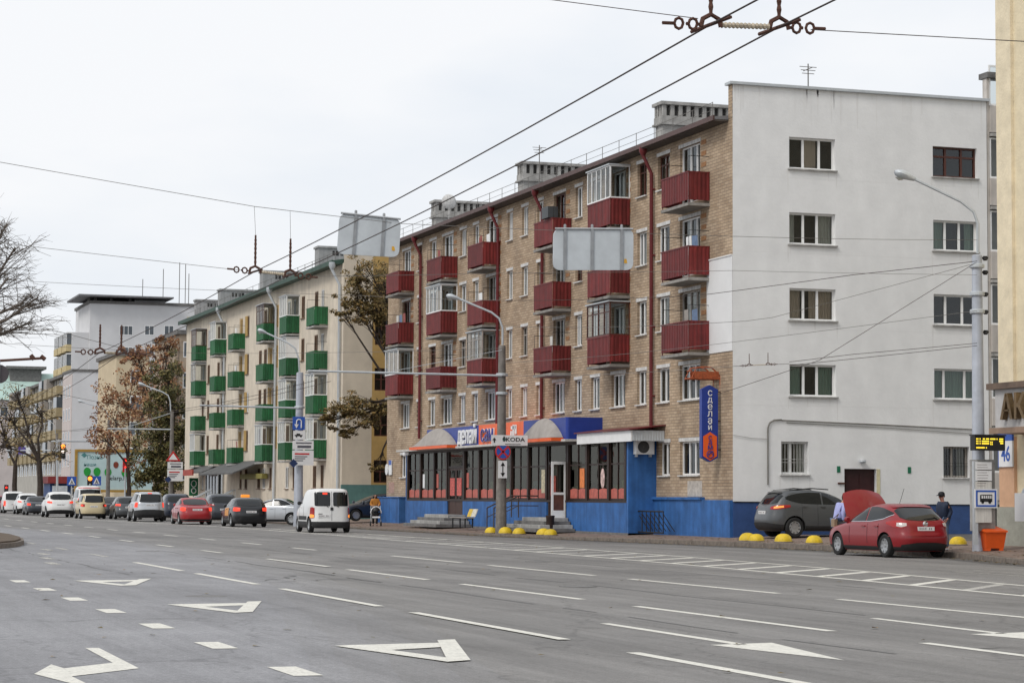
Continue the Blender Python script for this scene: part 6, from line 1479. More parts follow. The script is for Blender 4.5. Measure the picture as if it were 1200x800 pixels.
def rear_y(P, x, z):
    yf, yr, w_ = lerp_prof(P, z); yc, a = (yf+yr)/2, (yf-yr)/2; t = min(1, abs(x/w_)); return yc-a*(1-t**EXPN)**(1/EXPN)
def cols_interp(C, n):
    ss = [i/(n-1) for i in range(n)]; out = []; m = len(C)-1
    for s_ in ss:
        i = min(int(s_*m), m-1); t = s_*m-i; out.append(tuple(C[i][k]+(C[i+1][k]-C[i][k])*t for k in range(3)))
    return out
def patch(P, C, kind, off, n=14, rows=6, sx=1):
    """C: columns (coordinate, zlow, zhigh) laid on the shell"""
    mb = MB(); g_ = []
    for u, z0, z1 in cols_interp(C, n):
        col_ = []
        for r in range(rows):
            z = z0+(z1-z0)*r/(rows-1)
            if kind == 'side': p = Vector((sx*(side_x(P,u,z)+off), u, z))
            elif kind == 'rear': p = Vector((u, rear_y(P,u,z)-off, z))
            elif kind == 'front':
                yf, yr, w_ = lerp_prof(P, z); p = Vector((u, yf+yr-rear_y(P,u,z)+off, z))
            else: p = body_pt(P, u, z, off); p.x *= sx
            col_.append(p)
        g_.append(col_)
    vs = [p for c in g_ for p in c]; fs = [(i*rows+r,(i+1)*rows+r,(i+1)*rows+r+1,i*rows+r+1) for i in range(n-1) for r in range(rows-1)]
    return mb.add(vs, fs)
WHEEL = {}
def wheel_mesh(r, spokes=5):
    k = (round(r,3), spokes)
    if k in WHEEL: return WHEEL[k]
    t = MB(); t.lathe([(r*.64,-.09),(r*.9,-.10),(r,-.07),(r,.07),(r*.9,.10),(r*.64,.09),(r*.62,.02),(r*.62,-.02),(r*.64,-.09)], 24, axis='X', cap=False)
    m = MB(); m.lathe([(r*.64,.085),(r*.6,.09),(r*.57,.05),(r*.57,.0)], 24, axis='X', cap=False); m.lathe([(.002,.075),(r*.15,.07),(r*.17,.03),(r*.17,0)], 12, axis='X', cap=False)
    for i in range(spokes):
        a = 2*math.pi*i/spokes; ca, sa = math.cos(a), math.sin(a); wd = .07*r/.31*(5/spokes)**.6
        def pt(rr, o, x): return (x, rr*ca-o*sa, rr*sa+o*ca)
        m.add([pt(r*.13,-wd,.06),pt(r*.13,wd,.06),pt(r*.6,wd*.7,.075),pt(r*.6,-wd*.7,.075),pt(r*.13,-wd,.02),pt(r*.13,wd,.02),pt(r*.6,wd*.7,.03),pt(r*.6,-wd*.7,.03)],[(0,1,2,3),(4,7,6,5),(0,4,5,1),(1,5,6,2),(2,6,7,3),(3,7,4,0)])
    b = MB(); b.lathe([(0,.0),(r*.6,.0),(r*.6,-.05),(0,-.05)], 16, axis='X')
    WHEEL[k] = (t.mesh('tyre', smooth=True), m.mesh('rim', smooth=True), b.mesh('brake_disc')); return WHEEL[k]
DG = None
def car(name, label, cat, kind, paint, px, D, heading=0, z=0, wr=.32, wb=(1.28,-1.36), rimm=None, lights='brake', low=.30, sides=None, rearw=None, tails=None, plate=(.0,.78,.52,.11), group='cars queuing along the street', pos=None, scale=1.0, parts=(), spokes=7, lowz=None, cladding=False):
    P = SPH[kind]; p = pos or dep(px, 600, D); root = thing(name, (p[0], p[1], z), label, cat, group, -math.radians(heading)); root.scale = (scale,)*3
    zs = [a[0] for a in P]; n = 72
    mb = MB(); vs = []
    for z_ in zs: vs += [body_pt(P, 2*math.pi*k/n, z_) for k in range(n)]
    m = len(zs); fs = [(i*n+k,i*n+(k+1)%n,(i+1)*n+(k+1)%n,(i+1)*n+k) for i in range(m-1) for k in range(n)]
    fs += [tuple(range(n-1,-1,-1)), tuple(range((m-1)*n,m*n))]; mb.add(vs, fs)
    body = mb.mesh('body', smooth=True); body.materials.append(paint)
    W_ = max(a[3] for a in P)
    cut = MB()
    for y in wb:
        for s_ in (-1,1):
            c0, c1 = (W_-.30, W_+.2) if s_ > 0 else (-W_-.2, -W_+.30); cut.lathe([(wr+.055,c0),(wr+.055,c1)], 28, (0,y,wr+.01), 'X')
    cm = cut.mesh('cutter', smooth=True); cm.materials.append(M_trim)
    bo = bpy.data.objects.new('tmp_body', body); co = bpy.data.objects.new('tmp_cut', cm); COL.objects.link(bo); COL.objects.link(co)
    md = bo.modifiers.new('b', 'BOOLEAN'); md.operation = 'DIFFERENCE'; md.object = co; md.solver = 'EXACT'
    try: md.material_mode = 'TRANSFER'
    except Exception: pass
    dg = bpy.context.evaluated_depsgraph_get(); dg.update(); nm = bpy.data.meshes.new_from_object(bo.evaluated_get(dg))
    bpy.data.objects.remove(bo); bpy.data.objects.remove(co); nm.name = 'body'
    for pl in nm.polygons: pl.use_smooth = True
    nm.set_sharp_from_angle(angle=math.radians(38))
    b = link('body', nm, None, root)
    t_, r_, d_ = wheel_mesh(wr, spokes)
    for y in wb:
        for s_ in (-1,1):
            wo_ = link('wheel', t_, M_tyre, root, (s_*(W_-.115), y, wr)); wo_.rotation_euler = (0,0,0 if s_ > 0 else math.pi)
            c = r_.copy(); c.materials.clear(); link('rim', c, rimm or M_rim, wo_); link('disc', d_, M_trim, wo_)
    def hole(mbx):                                   # keep trim clear of the wheel openings
        def far(f):
            c = [sum(mbx.v[i][k] for i in f)/len(f) for k in (1,2)]; return all((c[0]-y)**2+(c[1]-wr)**2 > (wr+.06)**2 for y in wb) or abs(sum(mbx.v[i][0] for i in f)/len(f)) < W_*.7
        mbx.f = [f for f in mbx.f if far(f)]; return mbx
    def lnk(mbx, nm_, m_, par=root, smooth=True): return link(nm_, mbx.mesh(nm_, smooth=smooth), m_, par)
    sides = sides or []
    for C in sides:
        for s_ in (-1,1): lnk(patch(P, C, 'side', .006, sx=s_), 'side_window', M_cglass, b)
    if rearw: lnk(patch(P, rearw, 'rear', .012, n=22, rows=8), 'rear_window', M_cglass, b)
    zb = lowz or low
    # windscreen
    zt = zs[-1]; cz = [q_ for q_ in PROF[kind] if q_[1] < 1.1][0][0] if kind != 'minibus' else 1.35
    lnk(patch(P, [(-.66*W_,cz+.05,zt-.12),(-.4*W_,cz+.03,zt-.09),(0,cz+.02,zt-.08),(.4*W_,cz+.03,zt-.09),(.66*W_,cz+.05,zt-.12)], 'front', .007), 'windscreen', M_cglass, b)
    # lower bumper and sill band
    lnk(hole(patch(P, [(0,.19,zb),(math.pi*.5,.19,zb),(math.pi,.19,zb),(math.pi*1.5,.19,zb),(2*math.pi,.19,zb)], 'ang', .006, n=289, rows=5)), 'lower_trim', M_trim, b) if not cladding else None
    if tails:
        for s_ in (-1,1):
            for C, m_ in tails: lnk(patch(P, C, 'ang', .010, n=10, rows=5, sx=s_), 'tail_light', m_, b)
    if plate:
        x, zc, w_, h = plate; y = rear_y(P, x, zc)-.018
        lnk(MB().box(x-w_/2,x+w_/2,y,y+.03,zc-h/2,zc+h/2), 'number_plate', M_plate, root, False)
        mbp_ = MB(); 
        for k in range(7):
            if k in (4,): continue
            xx = x-w_/2+.05+k*(w_-.1)/7; mbp_.box(xx,xx+.026,y-.004,y-.001,zc-h*.22,zc+h*.22)
        lnk(mbp_, 'plate_characters', M_platech, root, False)['kind'] = 'stuff'
    # mirrors
    mz = cz+.04; my = [q_ for q_ in PROF[kind] if q_[1] < 1.1][0][1]-.22 if kind != 'minibus' else 1.3
    for s_ in (-1,1):
        x = side_x(P, my, mz); mm = MB(); mm.lathe([(0,-.06),(.06,-.055),(.085,-.02),(.085,.03),(.05,.06),(0,.065)], 10, (s_*(x+.12),my,mz+.03), 'Y'); mm.box(min(s_*x,s_*(x+.1))-.0,max(s_*x,s_*(x+.1)),my-.02,my+.02,mz-.02,mz+.01)
        lnk(mm, 'mirror', M_trim if cladding or 'van' in kind else paint, root)
    # door handles and wiper
    for y in ((-.25,-.95) if kind != 'van' else (.25,)):
        for s_ in (-1,1):
            hz = cz-.10; x = side_x(P, y, hz); lnk(MB().box(min(s_*(x-.01),s_*(x+.03)),max(s_*(x-.01),s_*(x+.03)),y-.09,y+.09,hz-.015,hz+.02), 'door_handle', paint, b, False)
    # shut lines of the doors
    sl_ = MB()
    for y in ((.55,-.45,-1.05) if kind not in ('van',) else (.75,-.3)):
        for s_ in (-1,1):
            pts_ = [Vector((s_*(side_x(P,y,zz)+.001),y,zz)) for zz in [low+.08+(cz-low-.1)*k/5 for k in range(6)]]; sl_.path(pts_, .006, 4)
    lnk(sl_, 'shut_line', M_trim, b)
    if cladding:
        lnk(hole(patch(P, [(0,.24,lowz),(math.pi*.5,.24,lowz-.12),(math.pi,.24,lowz),(math.pi*1.5,.24,lowz-.12),(2*math.pi,.24,lowz)], 'ang', .008, n=289, rows=7)), 'cladding', M_trim, b)
    return root, b, P, lnk
PI = math.pi
def paintm(name, c, metal=.0, rough=.3): return mat(name, c, rough, metal=metal, var=.04, scale=2, coat=.45, spec=.5)
P_red = paintm('car_red', (.23,.005,.010)); P_white = paintm('car_white', (.72,.72,.71)); P_black = paintm('car_black', (.005,.006,.008)); P_silver = paintm('car_silver', (.50,.52,.54), .5, .3)
P_grey = paintm('car_grey', (.085,.09,.095), .3); P_sand = paintm('car_sand', (.60,.50,.31)); P_navy = paintm('car_navy', (.012,.018,.035)); P_dark = paintm('car_dark', (.03,.035,.045))
hat_side = [[(.80,.985,.99),(.45,.985,1.17),(.08,.99,1.32),(-.30,.995,1.385)],[(-.36,.995,1.39),(-.70,1.0,1.395),(-1.05,1.02,1.36),(-1.32,1.08,1.30),(-1.55,1.17,1.23)]]
hat_rear = [(-.64,1.10,1.29),(-.5,1.04,1.36),(-.2,1.02,1.38),(.2,1.02,1.38),(.5,1.04,1.36),(.64,1.10,1.29)]
suv_side = [[(.88,1.14,1.15),(.55,1.14,1.33),(.2,1.145,1.48),(-.22,1.15,1.545)],[(-.28,1.15,1.55),(-.75,1.16,1.56),(-1.1,1.18,1.53),(-1.4,1.24,1.47),(-1.62,1.32,1.40)]]
suv_rear = [(-.66,1.20,1.44),(-.45,1.16,1.51),(0,1.15,1.53),(.45,1.16,1.51),(.66,1.20,1.44)]
xsuv_side = [[(.82,1.16,1.2),(.5,1.16,1.44),(.2,1.16,1.58),(-.25,1.16,1.64)],[(-.31,1.16,1.64),(-.8,1.16,1.65),(-1.1,1.16,1.65)],[(-1.17,1.17,1.65),(-1.5,1.18,1.63),(-1.82,1.22,1.58)]]
xsuv_rear = [(-.64,1.19,1.57),(-.5,1.15,1.62),(0,1.13,1.64),(.5,1.15,1.62),(.64,1.19,1.57)]
sed_side = [[(.74,1.035,1.04),(.45,1.03,1.19),(.1,1.03,1.32),(-.28,1.03,1.375)],[(-.34,1.03,1.375),(-.7,1.035,1.36),(-1.0,1.05,1.27),(-1.25,1.09,1.14)]]
sed_rear = [(-.62,1.08,1.30),(-.4,1.05,1.36),(0,1.04,1.38),(.4,1.05,1.36),(.62,1.08,1.30)]
wag_side = [[(.74,1.03,1.04),(.45,1.03,1.2),(.1,1.03,1.33),(-.3,1.03,1.385)],[(-.36,1.03,1.385),(-.8,1.03,1.39),(-1.15,1.04,1.37)],[(-1.21,1.04,1.36),(-1.5,1.06,1.33),(-1.75,1.10,1.24)]]
wag_rear = [(-.66,1.10,1.32),(-.45,1.06,1.38),(0,1.04,1.40),(.45,1.06,1.38),(.66,1.10,1.32)]
A = lambda a: PI - a                                 # angle measured from the tail towards the right flank

# red hatchback, bonnet up
fp = dep(1047, 650, 63.3)
root, b, P, lnk = car('red_hatchback', 'bright red hatchback with raised bonnet parked at the kerb', 'car', 'hatch', P_red, 0, 0, heading=-2.5, pos=(30.55, 58.1, 0), z=-.05, sides=hat_side, rearw=hat_rear,
    tails=[([(A(.30),.86,.99),(A(.55),.80,1.03),(A(.95),.84,1.02),(A(1.30),.93,.985)], M_tail)], plate=(0,.80,.52,.11), group='cars parked at the kerb', low=.30, spokes=8)
lnk(patch(P, [(A(.32),.88,.955),(A(.55),.84,.965),(A(.8),.87,.965)], 'ang', .014, n=8, rows=4, sx=-1), 'reversing_lens', M_clear, b); lnk(patch(P, [(A(.32),.88,.955),(A(.55),.84,.965),(A(.8),.87,.965)], 'ang', .014, n=8, rows=4, sx=1), 'reversing_lens', M_clear, b)
lnk(patch(P, [(-.72,.22,.36),(-.3,.2,.42),(.3,.2,.42),(.72,.22,.36)], 'rear', .012), 'diffuser', M_trim, b)
lnk(patch(P, [(-.88,.58,.60),(0,.60,.62),(.88,.58,.60)], 'rear', .012, n=20, rows=2), 'bumper_crease', P_red, b)
for s_ in (-1,1): lnk(patch(P, [(.86,.968,.978),(.2,.972,.985),(-.6,.982,.998),(-1.25,1.05,1.07),(-1.6,1.17,1.19)], 'side', .012, n=22, rows=2, sx=s_), 'window_trim', M_chrome, b)
lnk(patch(P, [(-.62,1.375,1.42),(-.3,1.40,1.445),(.3,1.40,1.445),(.62,1.375,1.42)], 'rear', .05, n=14, rows=3), 'roof_spoiler', P_red, b)
mb = MB(); y = rear_y(P,0,.93)-.02; mb.lathe([(0,-.01),(.07,-.008),(.08,.0),(0,.005)], 16, (0,y,.93), 'Y'); lnk(mb, 'badge', M_chrome, b)
mb = MB(); y = rear_y(P,.2,1.06)-.02; mb.path([(0,y,1.05),(.28,y+.02,1.09),(.45,y+.06,1.10)], .012, 4); lnk(mb, 'rear_wiper', M_black, b)
mb = MB(); mb.path([(0,-.7,1.48),(0,-.95,1.9)], .006, 4); lnk(mb, 'aerial', M_black, b)
# raised bonnet with its inner frame, engine bay under it
hb = MB(); n = 12; g_ = []
for i in range(n+1):
    t = i/n; row = []
    for k in range(9):
        s_ = (k-4)/4; wd = .72*(1-.18*t**3); bow = .045*(1-s_*s_)+.05*math.sin(t*PI)*(1-.3*s_*s_)
        L_ = 1.02*t*(1-.10*s_*s_*t); ang = math.radians(57); row.append(Vector((s_*wd, .98+L_*math.cos(ang)-bow*math.sin(ang), 1.0+L_*math.sin(ang)+bow*math.cos(ang))))
    g_.append(row)
for i in range(n):
    for k in range(8): hb.quad(g_[i][k],g_[i][k+1],g_[i+1][k+1],g_[i+1][k])
lnk(hb, 'bonnet', P_red); mb = MB(); mb.path([(.55,1.35,.9),(.6,1.42,1.45)], .012, 5); lnk(mb, 'bonnet_stay', M_black)
lnk(MB().box(-.66,.66,1.02,1.75,.80,.955), 'engine_bay', M_trim, root, False)
# grey crossover against the end wall
fp = dep(953, 633, 79.0)
root, b, P, lnk = car('grey_crossover', 'dark grey crossover parked along the white end wall', 'car', 'suv', P_grey, 0, 0, heading=88, pos=(35.45, 72.6, .22), z=.22, sides=suv_side, rearw=suv_rear, wr=.345, wb=(1.32,-1.33),
    tails=[([(A(.22),.98,1.06),(A(.5),.96,1.10),(A(.85),.98,1.12),(A(1.25),1.05,1.125)], M_tail)], plate=(0,.86,.52,.11), cladding=True, lowz=.52, group='cars parked at the kerb', spokes=9)
for s_ in (-1,1): lnk(patch(P, [(A(.45),1.0,1.06),(A(.7),1.01,1.08),(A(1.0),1.04,1.10)], 'ang', .015, n=8, rows=3, sx=s_), 'lit_lamp', M_amb, b)
mb = MB(); [mb.path([(s_*.62,.1,1.66),(s_*.64,-.6,1.7),(s_*.6,-1.4,1.62)], .02, 5) for s_ in (-1,1)]; lnk(mb, 'roof_rail', M_trim, b)
lnk(patch(P, [(-.55,1.52,1.57),(0,1.55,1.60),(.55,1.52,1.57)], 'rear', .06, n=10, rows=3), 'roof_spoiler', P_black, b)
# white van
van_side = [[(1.0,1.19,1.22),(.75,1.19,1.42),(.45,1.19,1.62),(.05,1.19,1.66)]]
root, b, P, lnk = car('white_van', 'white panel van with twin rear doors at the head of the queue', 'van', 'van', P_white, 378, 99, heading=3, sides=van_side, wr=.31, wb=(1.30,-1.38),
    tails=[([(A(.60),.62,1.02),(A(.85),.60,1.06),(A(1.08),.60,1.04)], M_tail)], plate=(-.32,.70,.50,.11), low=.46, lowz=.46, scale=1.03)
for x0, x1 in ((-.70,-.06),(.06,.70)): lnk(patch(P, [(x0,1.14,1.64),(x0+.04,1.10,1.68),(x1-.04,1.10,1.68),(x1,1.14,1.64)], 'rear', .008), 'rear_window', M_cglass, b)
for s_ in (-1,1): lnk(patch(P, [(A(.62),.64,.74),(A(.85),.62,.76),(A(1.05),.62,.76)], 'ang', .016, n=8, rows=3, sx=s_), 'lit_lamp', M_amb, b)
lnk(patch(P, [(-.18,1.58,1.66),(-.38,1.58,1.66)], 'rear', .014, n=5, rows=3), 'brake_lamp', M_brake, b)
mb = MB(); y = rear_y(P,0,1.2)-.01; mb.path([(0,rear_y(P,0,zz)-.003,zz) for zz in (.5,.8,1.1,1.4,1.7)], .009, 4); mb.path([(-.55,y,.78),(.05,y,.78)], .02, 4); lnk(mb, 'door_gap', M_trim, b)
mb = MB(); mb.box(-.06,.06,y-.03,y+.02,.93,1.05); lnk(mb, 'door_lock', M_trim, b, False)
for s_ in (-1,1): lnk(patch(P, [(.85,.52,.68),(0,.52,.68),(-1.0,.52,.68)], 'side', .012, n=10, rows=3, sx=s_), 'rubbing_strip', M_trim, b)
mb = MB(); [mb.path([(s_,rear_y(P,s_,1.08)-.02,1.06),(s_-.16,rear_y(P,s_,1.16)-.02,1.16)], .012, 4) for s_ in (-.14,.3)]; lnk(mb, 'rear_wiper', M_black, b)
# black estate taxi
root, b, P, lnk = car('black_estate', 'black estate car with an orange taxi lamp in the queue', 'car', 'wagon', P_black, 285.5, 116, heading=2, sides=wag_side, rearw=wag_rear,
    tails=[([(A(.30),.80,.96),(A(.6),.78,.98),(A(1.05),.80,.98)], M_brake)], plate=(0,.76,.52,.11), low=.34)
lnk(MB().bbox(-.22,.22,-.5,-.3,1.48,1.62,.03), 'taxi_lamp', emit('taxi_lamp',(1,.32,.03),.7)); 
for s_ in (-1,1): lnk(patch(P, [(.3,.55,.92),(-.2,.55,.95),(-.8,.55,.95)], 'side', .012, n=8, rows=3, sx=s_), 'orange_door_panel', mat('taxi_orange',(.6,.25,.03),.4,var=0), b)
# red saloon
car('red_saloon', 'dark red saloon car in the queue behind the black estate', 'car', 'sedan', paintm('car_darkred',(.32,.012,.016)), 224, 124, heading=2, sides=sed_side, rearw=sed_rear, tails=[([(A(.40),.74,.92),(A(.7),.72,.93),(A(1.1),.76,.92)], M_brake)], plate=(0,.80,.52,.11))
# silver off-roader
root, b, P, lnk = car('silver_offroader', 'boxy silver off-roader with grey bumper in the queue', 'car', 'xsuv', P_silver, 170.5, 137, heading=2, sides=xsuv_side, rearw=xsuv_rear, wr=.36, wb=(1.33,-1.30), tails=[([(A(.62),.86,1.12),(A(.85),.84,1.14),(A(1.08),.86,1.12)], M_brake)], plate=(0,.98,.52,.11), cladding=True, lowz=.72)
lnk(patch(P, [(-.12,1.66,1.7),(.12,1.66,1.7)], 'rear', .012, n=4, rows=2), 'brake_lamp', M_brake, b); mb = MB(); [mb.path([(s_*.62,.0,1.74),(s_*.62,-1.6,1.76)], .025, 5) for s_ in (-1,1)]; lnk(mb, 'roof_rail', M_trim, b)
# sand coloured taxi
root, b, P, lnk = car('sand_minivan', 'sand coloured people carrier in the queue', 'car', 'xsuv', P_sand, 105.5, 151, heading=1, sides=xsuv_side, rearw=xsuv_rear, scale=.94, tails=[([(A(.38),.84,1.02),(A(.7),.84,1.04),(A(1.08),.88,1.02)], M_tail)], plate=(0,.86,.52,.11), low=.36)
for s_ in (-1,1): lnk(patch(P, [(A(.6),.88,.98),(A(.8),.88,1.0),(A(1.0),.9,1.0)], 'ang', .016, n=6, rows=3, sx=s_), 'lit_lamp', M_brake, b)
# white crossovers and others further back
root, b, P, lnk = car('white_crossover', 'white crossover with lit brake lamps left of the sand people carrier', 'car', 'suv', P_white, 67, 160, heading=1, sides=suv_side, rearw=suv_rear, scale=1.06, wr=.35, tails=[([(A(.30),.92,1.04),(A(.6),.92,1.06),(A(1.0),.96,1.05)], M_brake)], plate=(0,.82,.52,.11), cladding=True, lowz=.5)
car('dark_saloon', 'dark grey saloon between the two white crossovers', 'car', 'sedan', P_dark, 42, 176, heading=1, sides=sed_side, rearw=sed_rear, tails=[([(A(.40),.74,.90),(A(1.1),.76,.92)], M_brake)])
car('white_hatch_crossover', 'small white crossover far down the queue', 'car', 'suv', P_white, 30.5, 184, heading=1, sides=suv_side, rearw=suv_rear, tails=[([(A(.30),.94,1.06),(A(1.0),.98,1.06)], M_brake)], cladding=True, lowz=.5)
car('white_people_carrier', 'white people carrier far down the queue near the left edge', 'car', 'van', P_white, 14, 192, heading=1, sides=van_side, rearw=[(-.7,1.14,1.64),(0,1.1,1.68),(.7,1.14,1.64)], tails=[([(A(.60),.62,1.02),(A(1.08),.60,1.04)], M_brake)])
car('pink_red_car', 'red car cut by the left edge at the end of the queue', 'car', 'hatch', P_red, -6, 200, heading=1, sides=hat_side, rearw=hat_rear)
root, b, P, lnk = car('white_minibus', 'white minibus with red roof stripe beyond the sand people carrier', 'van', 'minibus', P_white, 101, 176, heading=1, sides=[[(1.3,1.4,1.6),(.6,1.35,1.95),(-.5,1.35,1.98),(-2.0,1.35,1.95)]], rearw=[(-.75,1.4,1.95),(0,1.38,2.0),(.75,1.4,1.95)], tails=[([(A(.6),.9,1.3),(A(1.0),.9,1.3)], M_brake)])
lnk(patch(P, [(A(-1.5),2.08,2.14),(A(0),2.08,2.14),(A(1.5),2.08,2.14)], 'ang', .01, n=40, rows=2), 'red_stripe', M_signred, b)
car('black_saloon', 'black saloon with red tail lamps right of the sand people carrier', 'car', 'sedan', P_black, 130, 158, heading=1, sides=sed_side, rearw=sed_rear, tails=[([(A(.40),.78,.9),(A(1.1),.78,.9)], M_brake)])
car('grey_hatchback', 'grey hatchback half hidden by the silver off-roader', 'car', 'hatch', P_grey, 147, 149, heading=2, sides=hat_side, rearw=hat_rear, tails=[([(A(.30),.86,.99),(A(1.1),.88,1.0)], M_brake)])
car('dark_suv', 'dark off-roader half hidden by the red saloon', 'car', 'suv', P_dark, 254, 131, heading=2, sides=suv_side, rearw=suv_rear, tails=[([(A(.3),.98,1.06),(A(1.0),1.0,1.1)], M_tail)], pos=tuple(dep(256,600,131)))
car('dark_van_car', 'dark car behind the silver off-roader and the red saloon', 'car', 'suv', P_navy, 204, 143, heading=2, sides=suv_side, rearw=suv_rear)
# silver saloon and dark blue car standing across, off the road
root, b, P, lnk = car('silver_saloon', 'silver saloon parked between the black estate and the white van', 'car', 'sedan', P_silver, 0, 0, heading=-62, pos=tuple(dep(318,600,124))[:2]+(0,), sides=sed_side, rearw=sed_rear, tails=[([(A(.45),.76,.92),(A(.8),.74,.95),(A(1.25),.80,.93)], M_tail)], group='cars parked at the kerb', spokes=9)
car('dark_blue_hatchback', 'dark blue car parked behind the woman with the pram', 'car', 'hatch', P_navy, 0, 0, heading=-95, pos=tuple(dep(437,600,127))[:2]+(0,), z=.2, sides=hat_side, rearw=hat_rear, tails=[([(A(.30),.86,.99),(A(1.2),.9,1.0)], M_tail)], group='cars parked at the kerb', scale=1.02, spokes=12)
# ------------------------------------------------------------ street furniture
dome_prof = [(.0,.30),(.08,.295),(.16,.265),(.22,.21),(.262,.13),(.275,.06),(.28,0)]
dm = MB().lathe(dome_prof[::-1], 20).mesh('dome', smooth=True); rim_ = MB().lathe([(.30,0),(.30,.035),(.282,.05),(.282,0)], 20).mesh('rim')
for px, py, lb in ((575.5,627.5,'yellow concrete dome bollard left of the shop lamp post'),(592.5,628,'yellow concrete dome bollard just right of the shop lamp post'),(608.5,628.5,'third yellow dome bollard right of the shop lamp post'),(637,630.5,'left one of the touching pair of yellow domes before the steps'),(645.5,631,'right one of the touching pair of yellow domes before the steps'),
                   (876,639.5,'left one of the yellow dome pair before the grey crossover'),(886.5,640,'right one of the yellow dome pair before the grey crossover'),(918,640.5,'single yellow dome under the rear of the grey crossover'),(954,643,'yellow dome nearest the red hatchback'),(1122.5,634.5,'yellow dome right of the man near the bus stop')):
    yq = 90.0
    for _ in range(8): yq = atX(px, 600, kx(yq)+.34).y
    if px > 1100: yq = atX(px,600,34.2).y
    p = atY(px, 600, yq); p.z = zsw(p.x)-.01
    t = thing('dome_bollard', p, lb, 'bollard', 'yellow dome bollards', rz=random.uniform(0,3)); k = random.uniform(.95,1.08); t.scale = (k,k,k*.95)
    link('dome', dm, M_yellow, t); link('rim', rim_, M_kerb, t)
# fallen leaves drifted along the kerb and over the paving
rnd = random.Random(77); lf = MB()
def drop(x, y, z):
    a = rnd.uniform(0, 6.3); k = rnd.uniform(.03,.075); c, s_ = math.cos(a)*k, math.sin(a)*k; t_ = rnd.uniform(.0,.02)
    lf.add([(x-c,y-s_,z),(x+s_*.6,y-c*.6,z+t_),(x+c,y+s_,z+.004),(x-s_*.6,y+c*.6,z+t_*.5)], [(0,1,2,3)])
for k in range(1500):
    y = rnd.uniform(44,125); x = kx(y)-abs(rnd.gauss(0,.22))-.02; drop(x, y, -.07*min(1,(x-24)/max(.1,kx(y)-24))+.006)
for k in range(900): y = rnd.uniform(44,122); x = rnd.uniform(kx(y)+.2, 33.0); drop(x, y, zsw(x)+.006)
for k in range(140): drop(rnd.uniform(1.5,24), rnd.uniform(16,70), .016)
fl_ = lf.build('fallen_leaves', M_lmix, kind='stuff'); tag(fl_, 'scattered brown leaves along the kerb and on the paving', 'leaves')
# bench
pbn = atX(545,610,30.75); bn = thing('bench', (30.75, pbn.y, .17), 'slatted bench with yellow and white covers on its back before the shop', 'bench')
TB = frame(30.75, pbn.y+1.25, -PI/2); z = .17
for k in range(4): MB(TB).box(0,2.5,-.35+.11*k,-.26+.11*k,z+.44,z+.475).build('slat', M_woodp, bn)
mb = MB(TB)
for u in (.3,2.2): mb.box(u,u+.06,-.33,-.28,z,z+.437); mb.box(u,u+.06,.02,.07,z,z+.437); mb.box(u,u+.06,-.33,.07,z+.40,z+.436)
mb.build('leg', M_black, bn)
for a, b, m in ((1.3,1.85,mat('cover_yellow',(.62,.42,.04),.6,var=.3,scale=8)),(1.87,2.5,mat('cover_cream',(.62,.58,.48),.6,var=.35,scale=8))):
    MB(TB).add([(a,.06,z+.5),(b,.06,z+.5),(b,.2,z+.85),(a,.2,z+.85),(a,.1,z+.5),(b,.1,z+.5),(b,.24,z+.85),(a,.24,z+.85)],[(0,1,2,3),(4,7,6,5),(0,4,5,1),(1,5,6,2),(2,6,7,3),(3,7,4,0)]).build('back_cover', m, bn)
# bike rack
ur = UU(783); rk = thing('bike_rack', T(ur,-.6,.2), 'black metal bicycle rack against the blue plinth', 'bike rack')
mb = MB(T)
u0, u1 = UU(769), UU(799)
mb.path([(u0,-.75,.25),(u1,-.75,.25)], .03, 6); mb.path([(u0,-.75,1.05),(u1,-.75,1.05)], .03, 6); mb.build('rail', M_black, rk)
for k in range(7): u = u0+(u1-u0)*k/6; MB(T).path([(u,-.75,.25),(u,-.75,1.05)], .022, 5).path([(u,-.75,.95),(u+.15,-.35,.3)], .018, 5).build('loop', M_black, rk)

# ------------------------------------------------------------ people
def slim(J):                                        # body under clothes stays inside them
    return {n: (*v[:3], *([r*(.5 if n in ('sl','el','sr','er') else .75) for r in v[3:]] if n not in ('nk','hb','ht','pl','pr') else v[3:])) for n, v in J.items()}
def skin_mesh(name, J, Ed, root=None, sub=2):
    """J: name -> (x,y,z,r[,r2]); Ed: joint pairs"""
    names = list(J); me = bpy.data.meshes.new(name); me.from_pydata([J[n][:3] for n in names], [(names.index(a), names.index(b)) for a, b in Ed], [])
    o = bpy.data.objects.new('tmp_skin', me); COL.objects.link(o)
    sk_ = o.modifiers.new('s', 'SKIN'); sk_.use_smooth_shade = True; sb = o.modifiers.new('d', 'SUBSURF'); sb.levels = sub; sb.render_levels = sub
    lay = me.skin_vertices[0].data if me.skin_vertices else None
    for i, n in enumerate(names):
        r = J[n][3]; r2 = J[n][4] if len(J[n]) > 4 else r
        lay[i].radius = (r, r2); lay[i].use_root = (n == (root or names[0]))
    dg = bpy.context.evaluated_depsgraph_get(); dg.update(); nm = bpy.data.meshes.new_from_object(o.evaluated_get(dg)); bpy.data.objects.remove(o); nm.name = name
    for p in nm.polygons: p.use_smooth = True
    return nm
M_skin = mat('skin', (.48,.27,.19), .55, var=.05); M_skinr = mat('skin_ruddy', (.45,.22,.16), .55, var=.05)
M_jean = mat('denim', (.11,.16,.25), .85, var=.2, scale=10); M_jacket = mat('jacket_navy', (.016,.026,.055), .7, var=.2, scale=8, bump=.3)
M_lav = mat('coat_lavender', (.36,.38,.66), .55, var=.12, scale=10, bump=.2); M_capm = mat('cap_black', (.012,.013,.016), .7); M_shoe = mat('shoe_white', (.7,.7,.7), .6, var=.1)
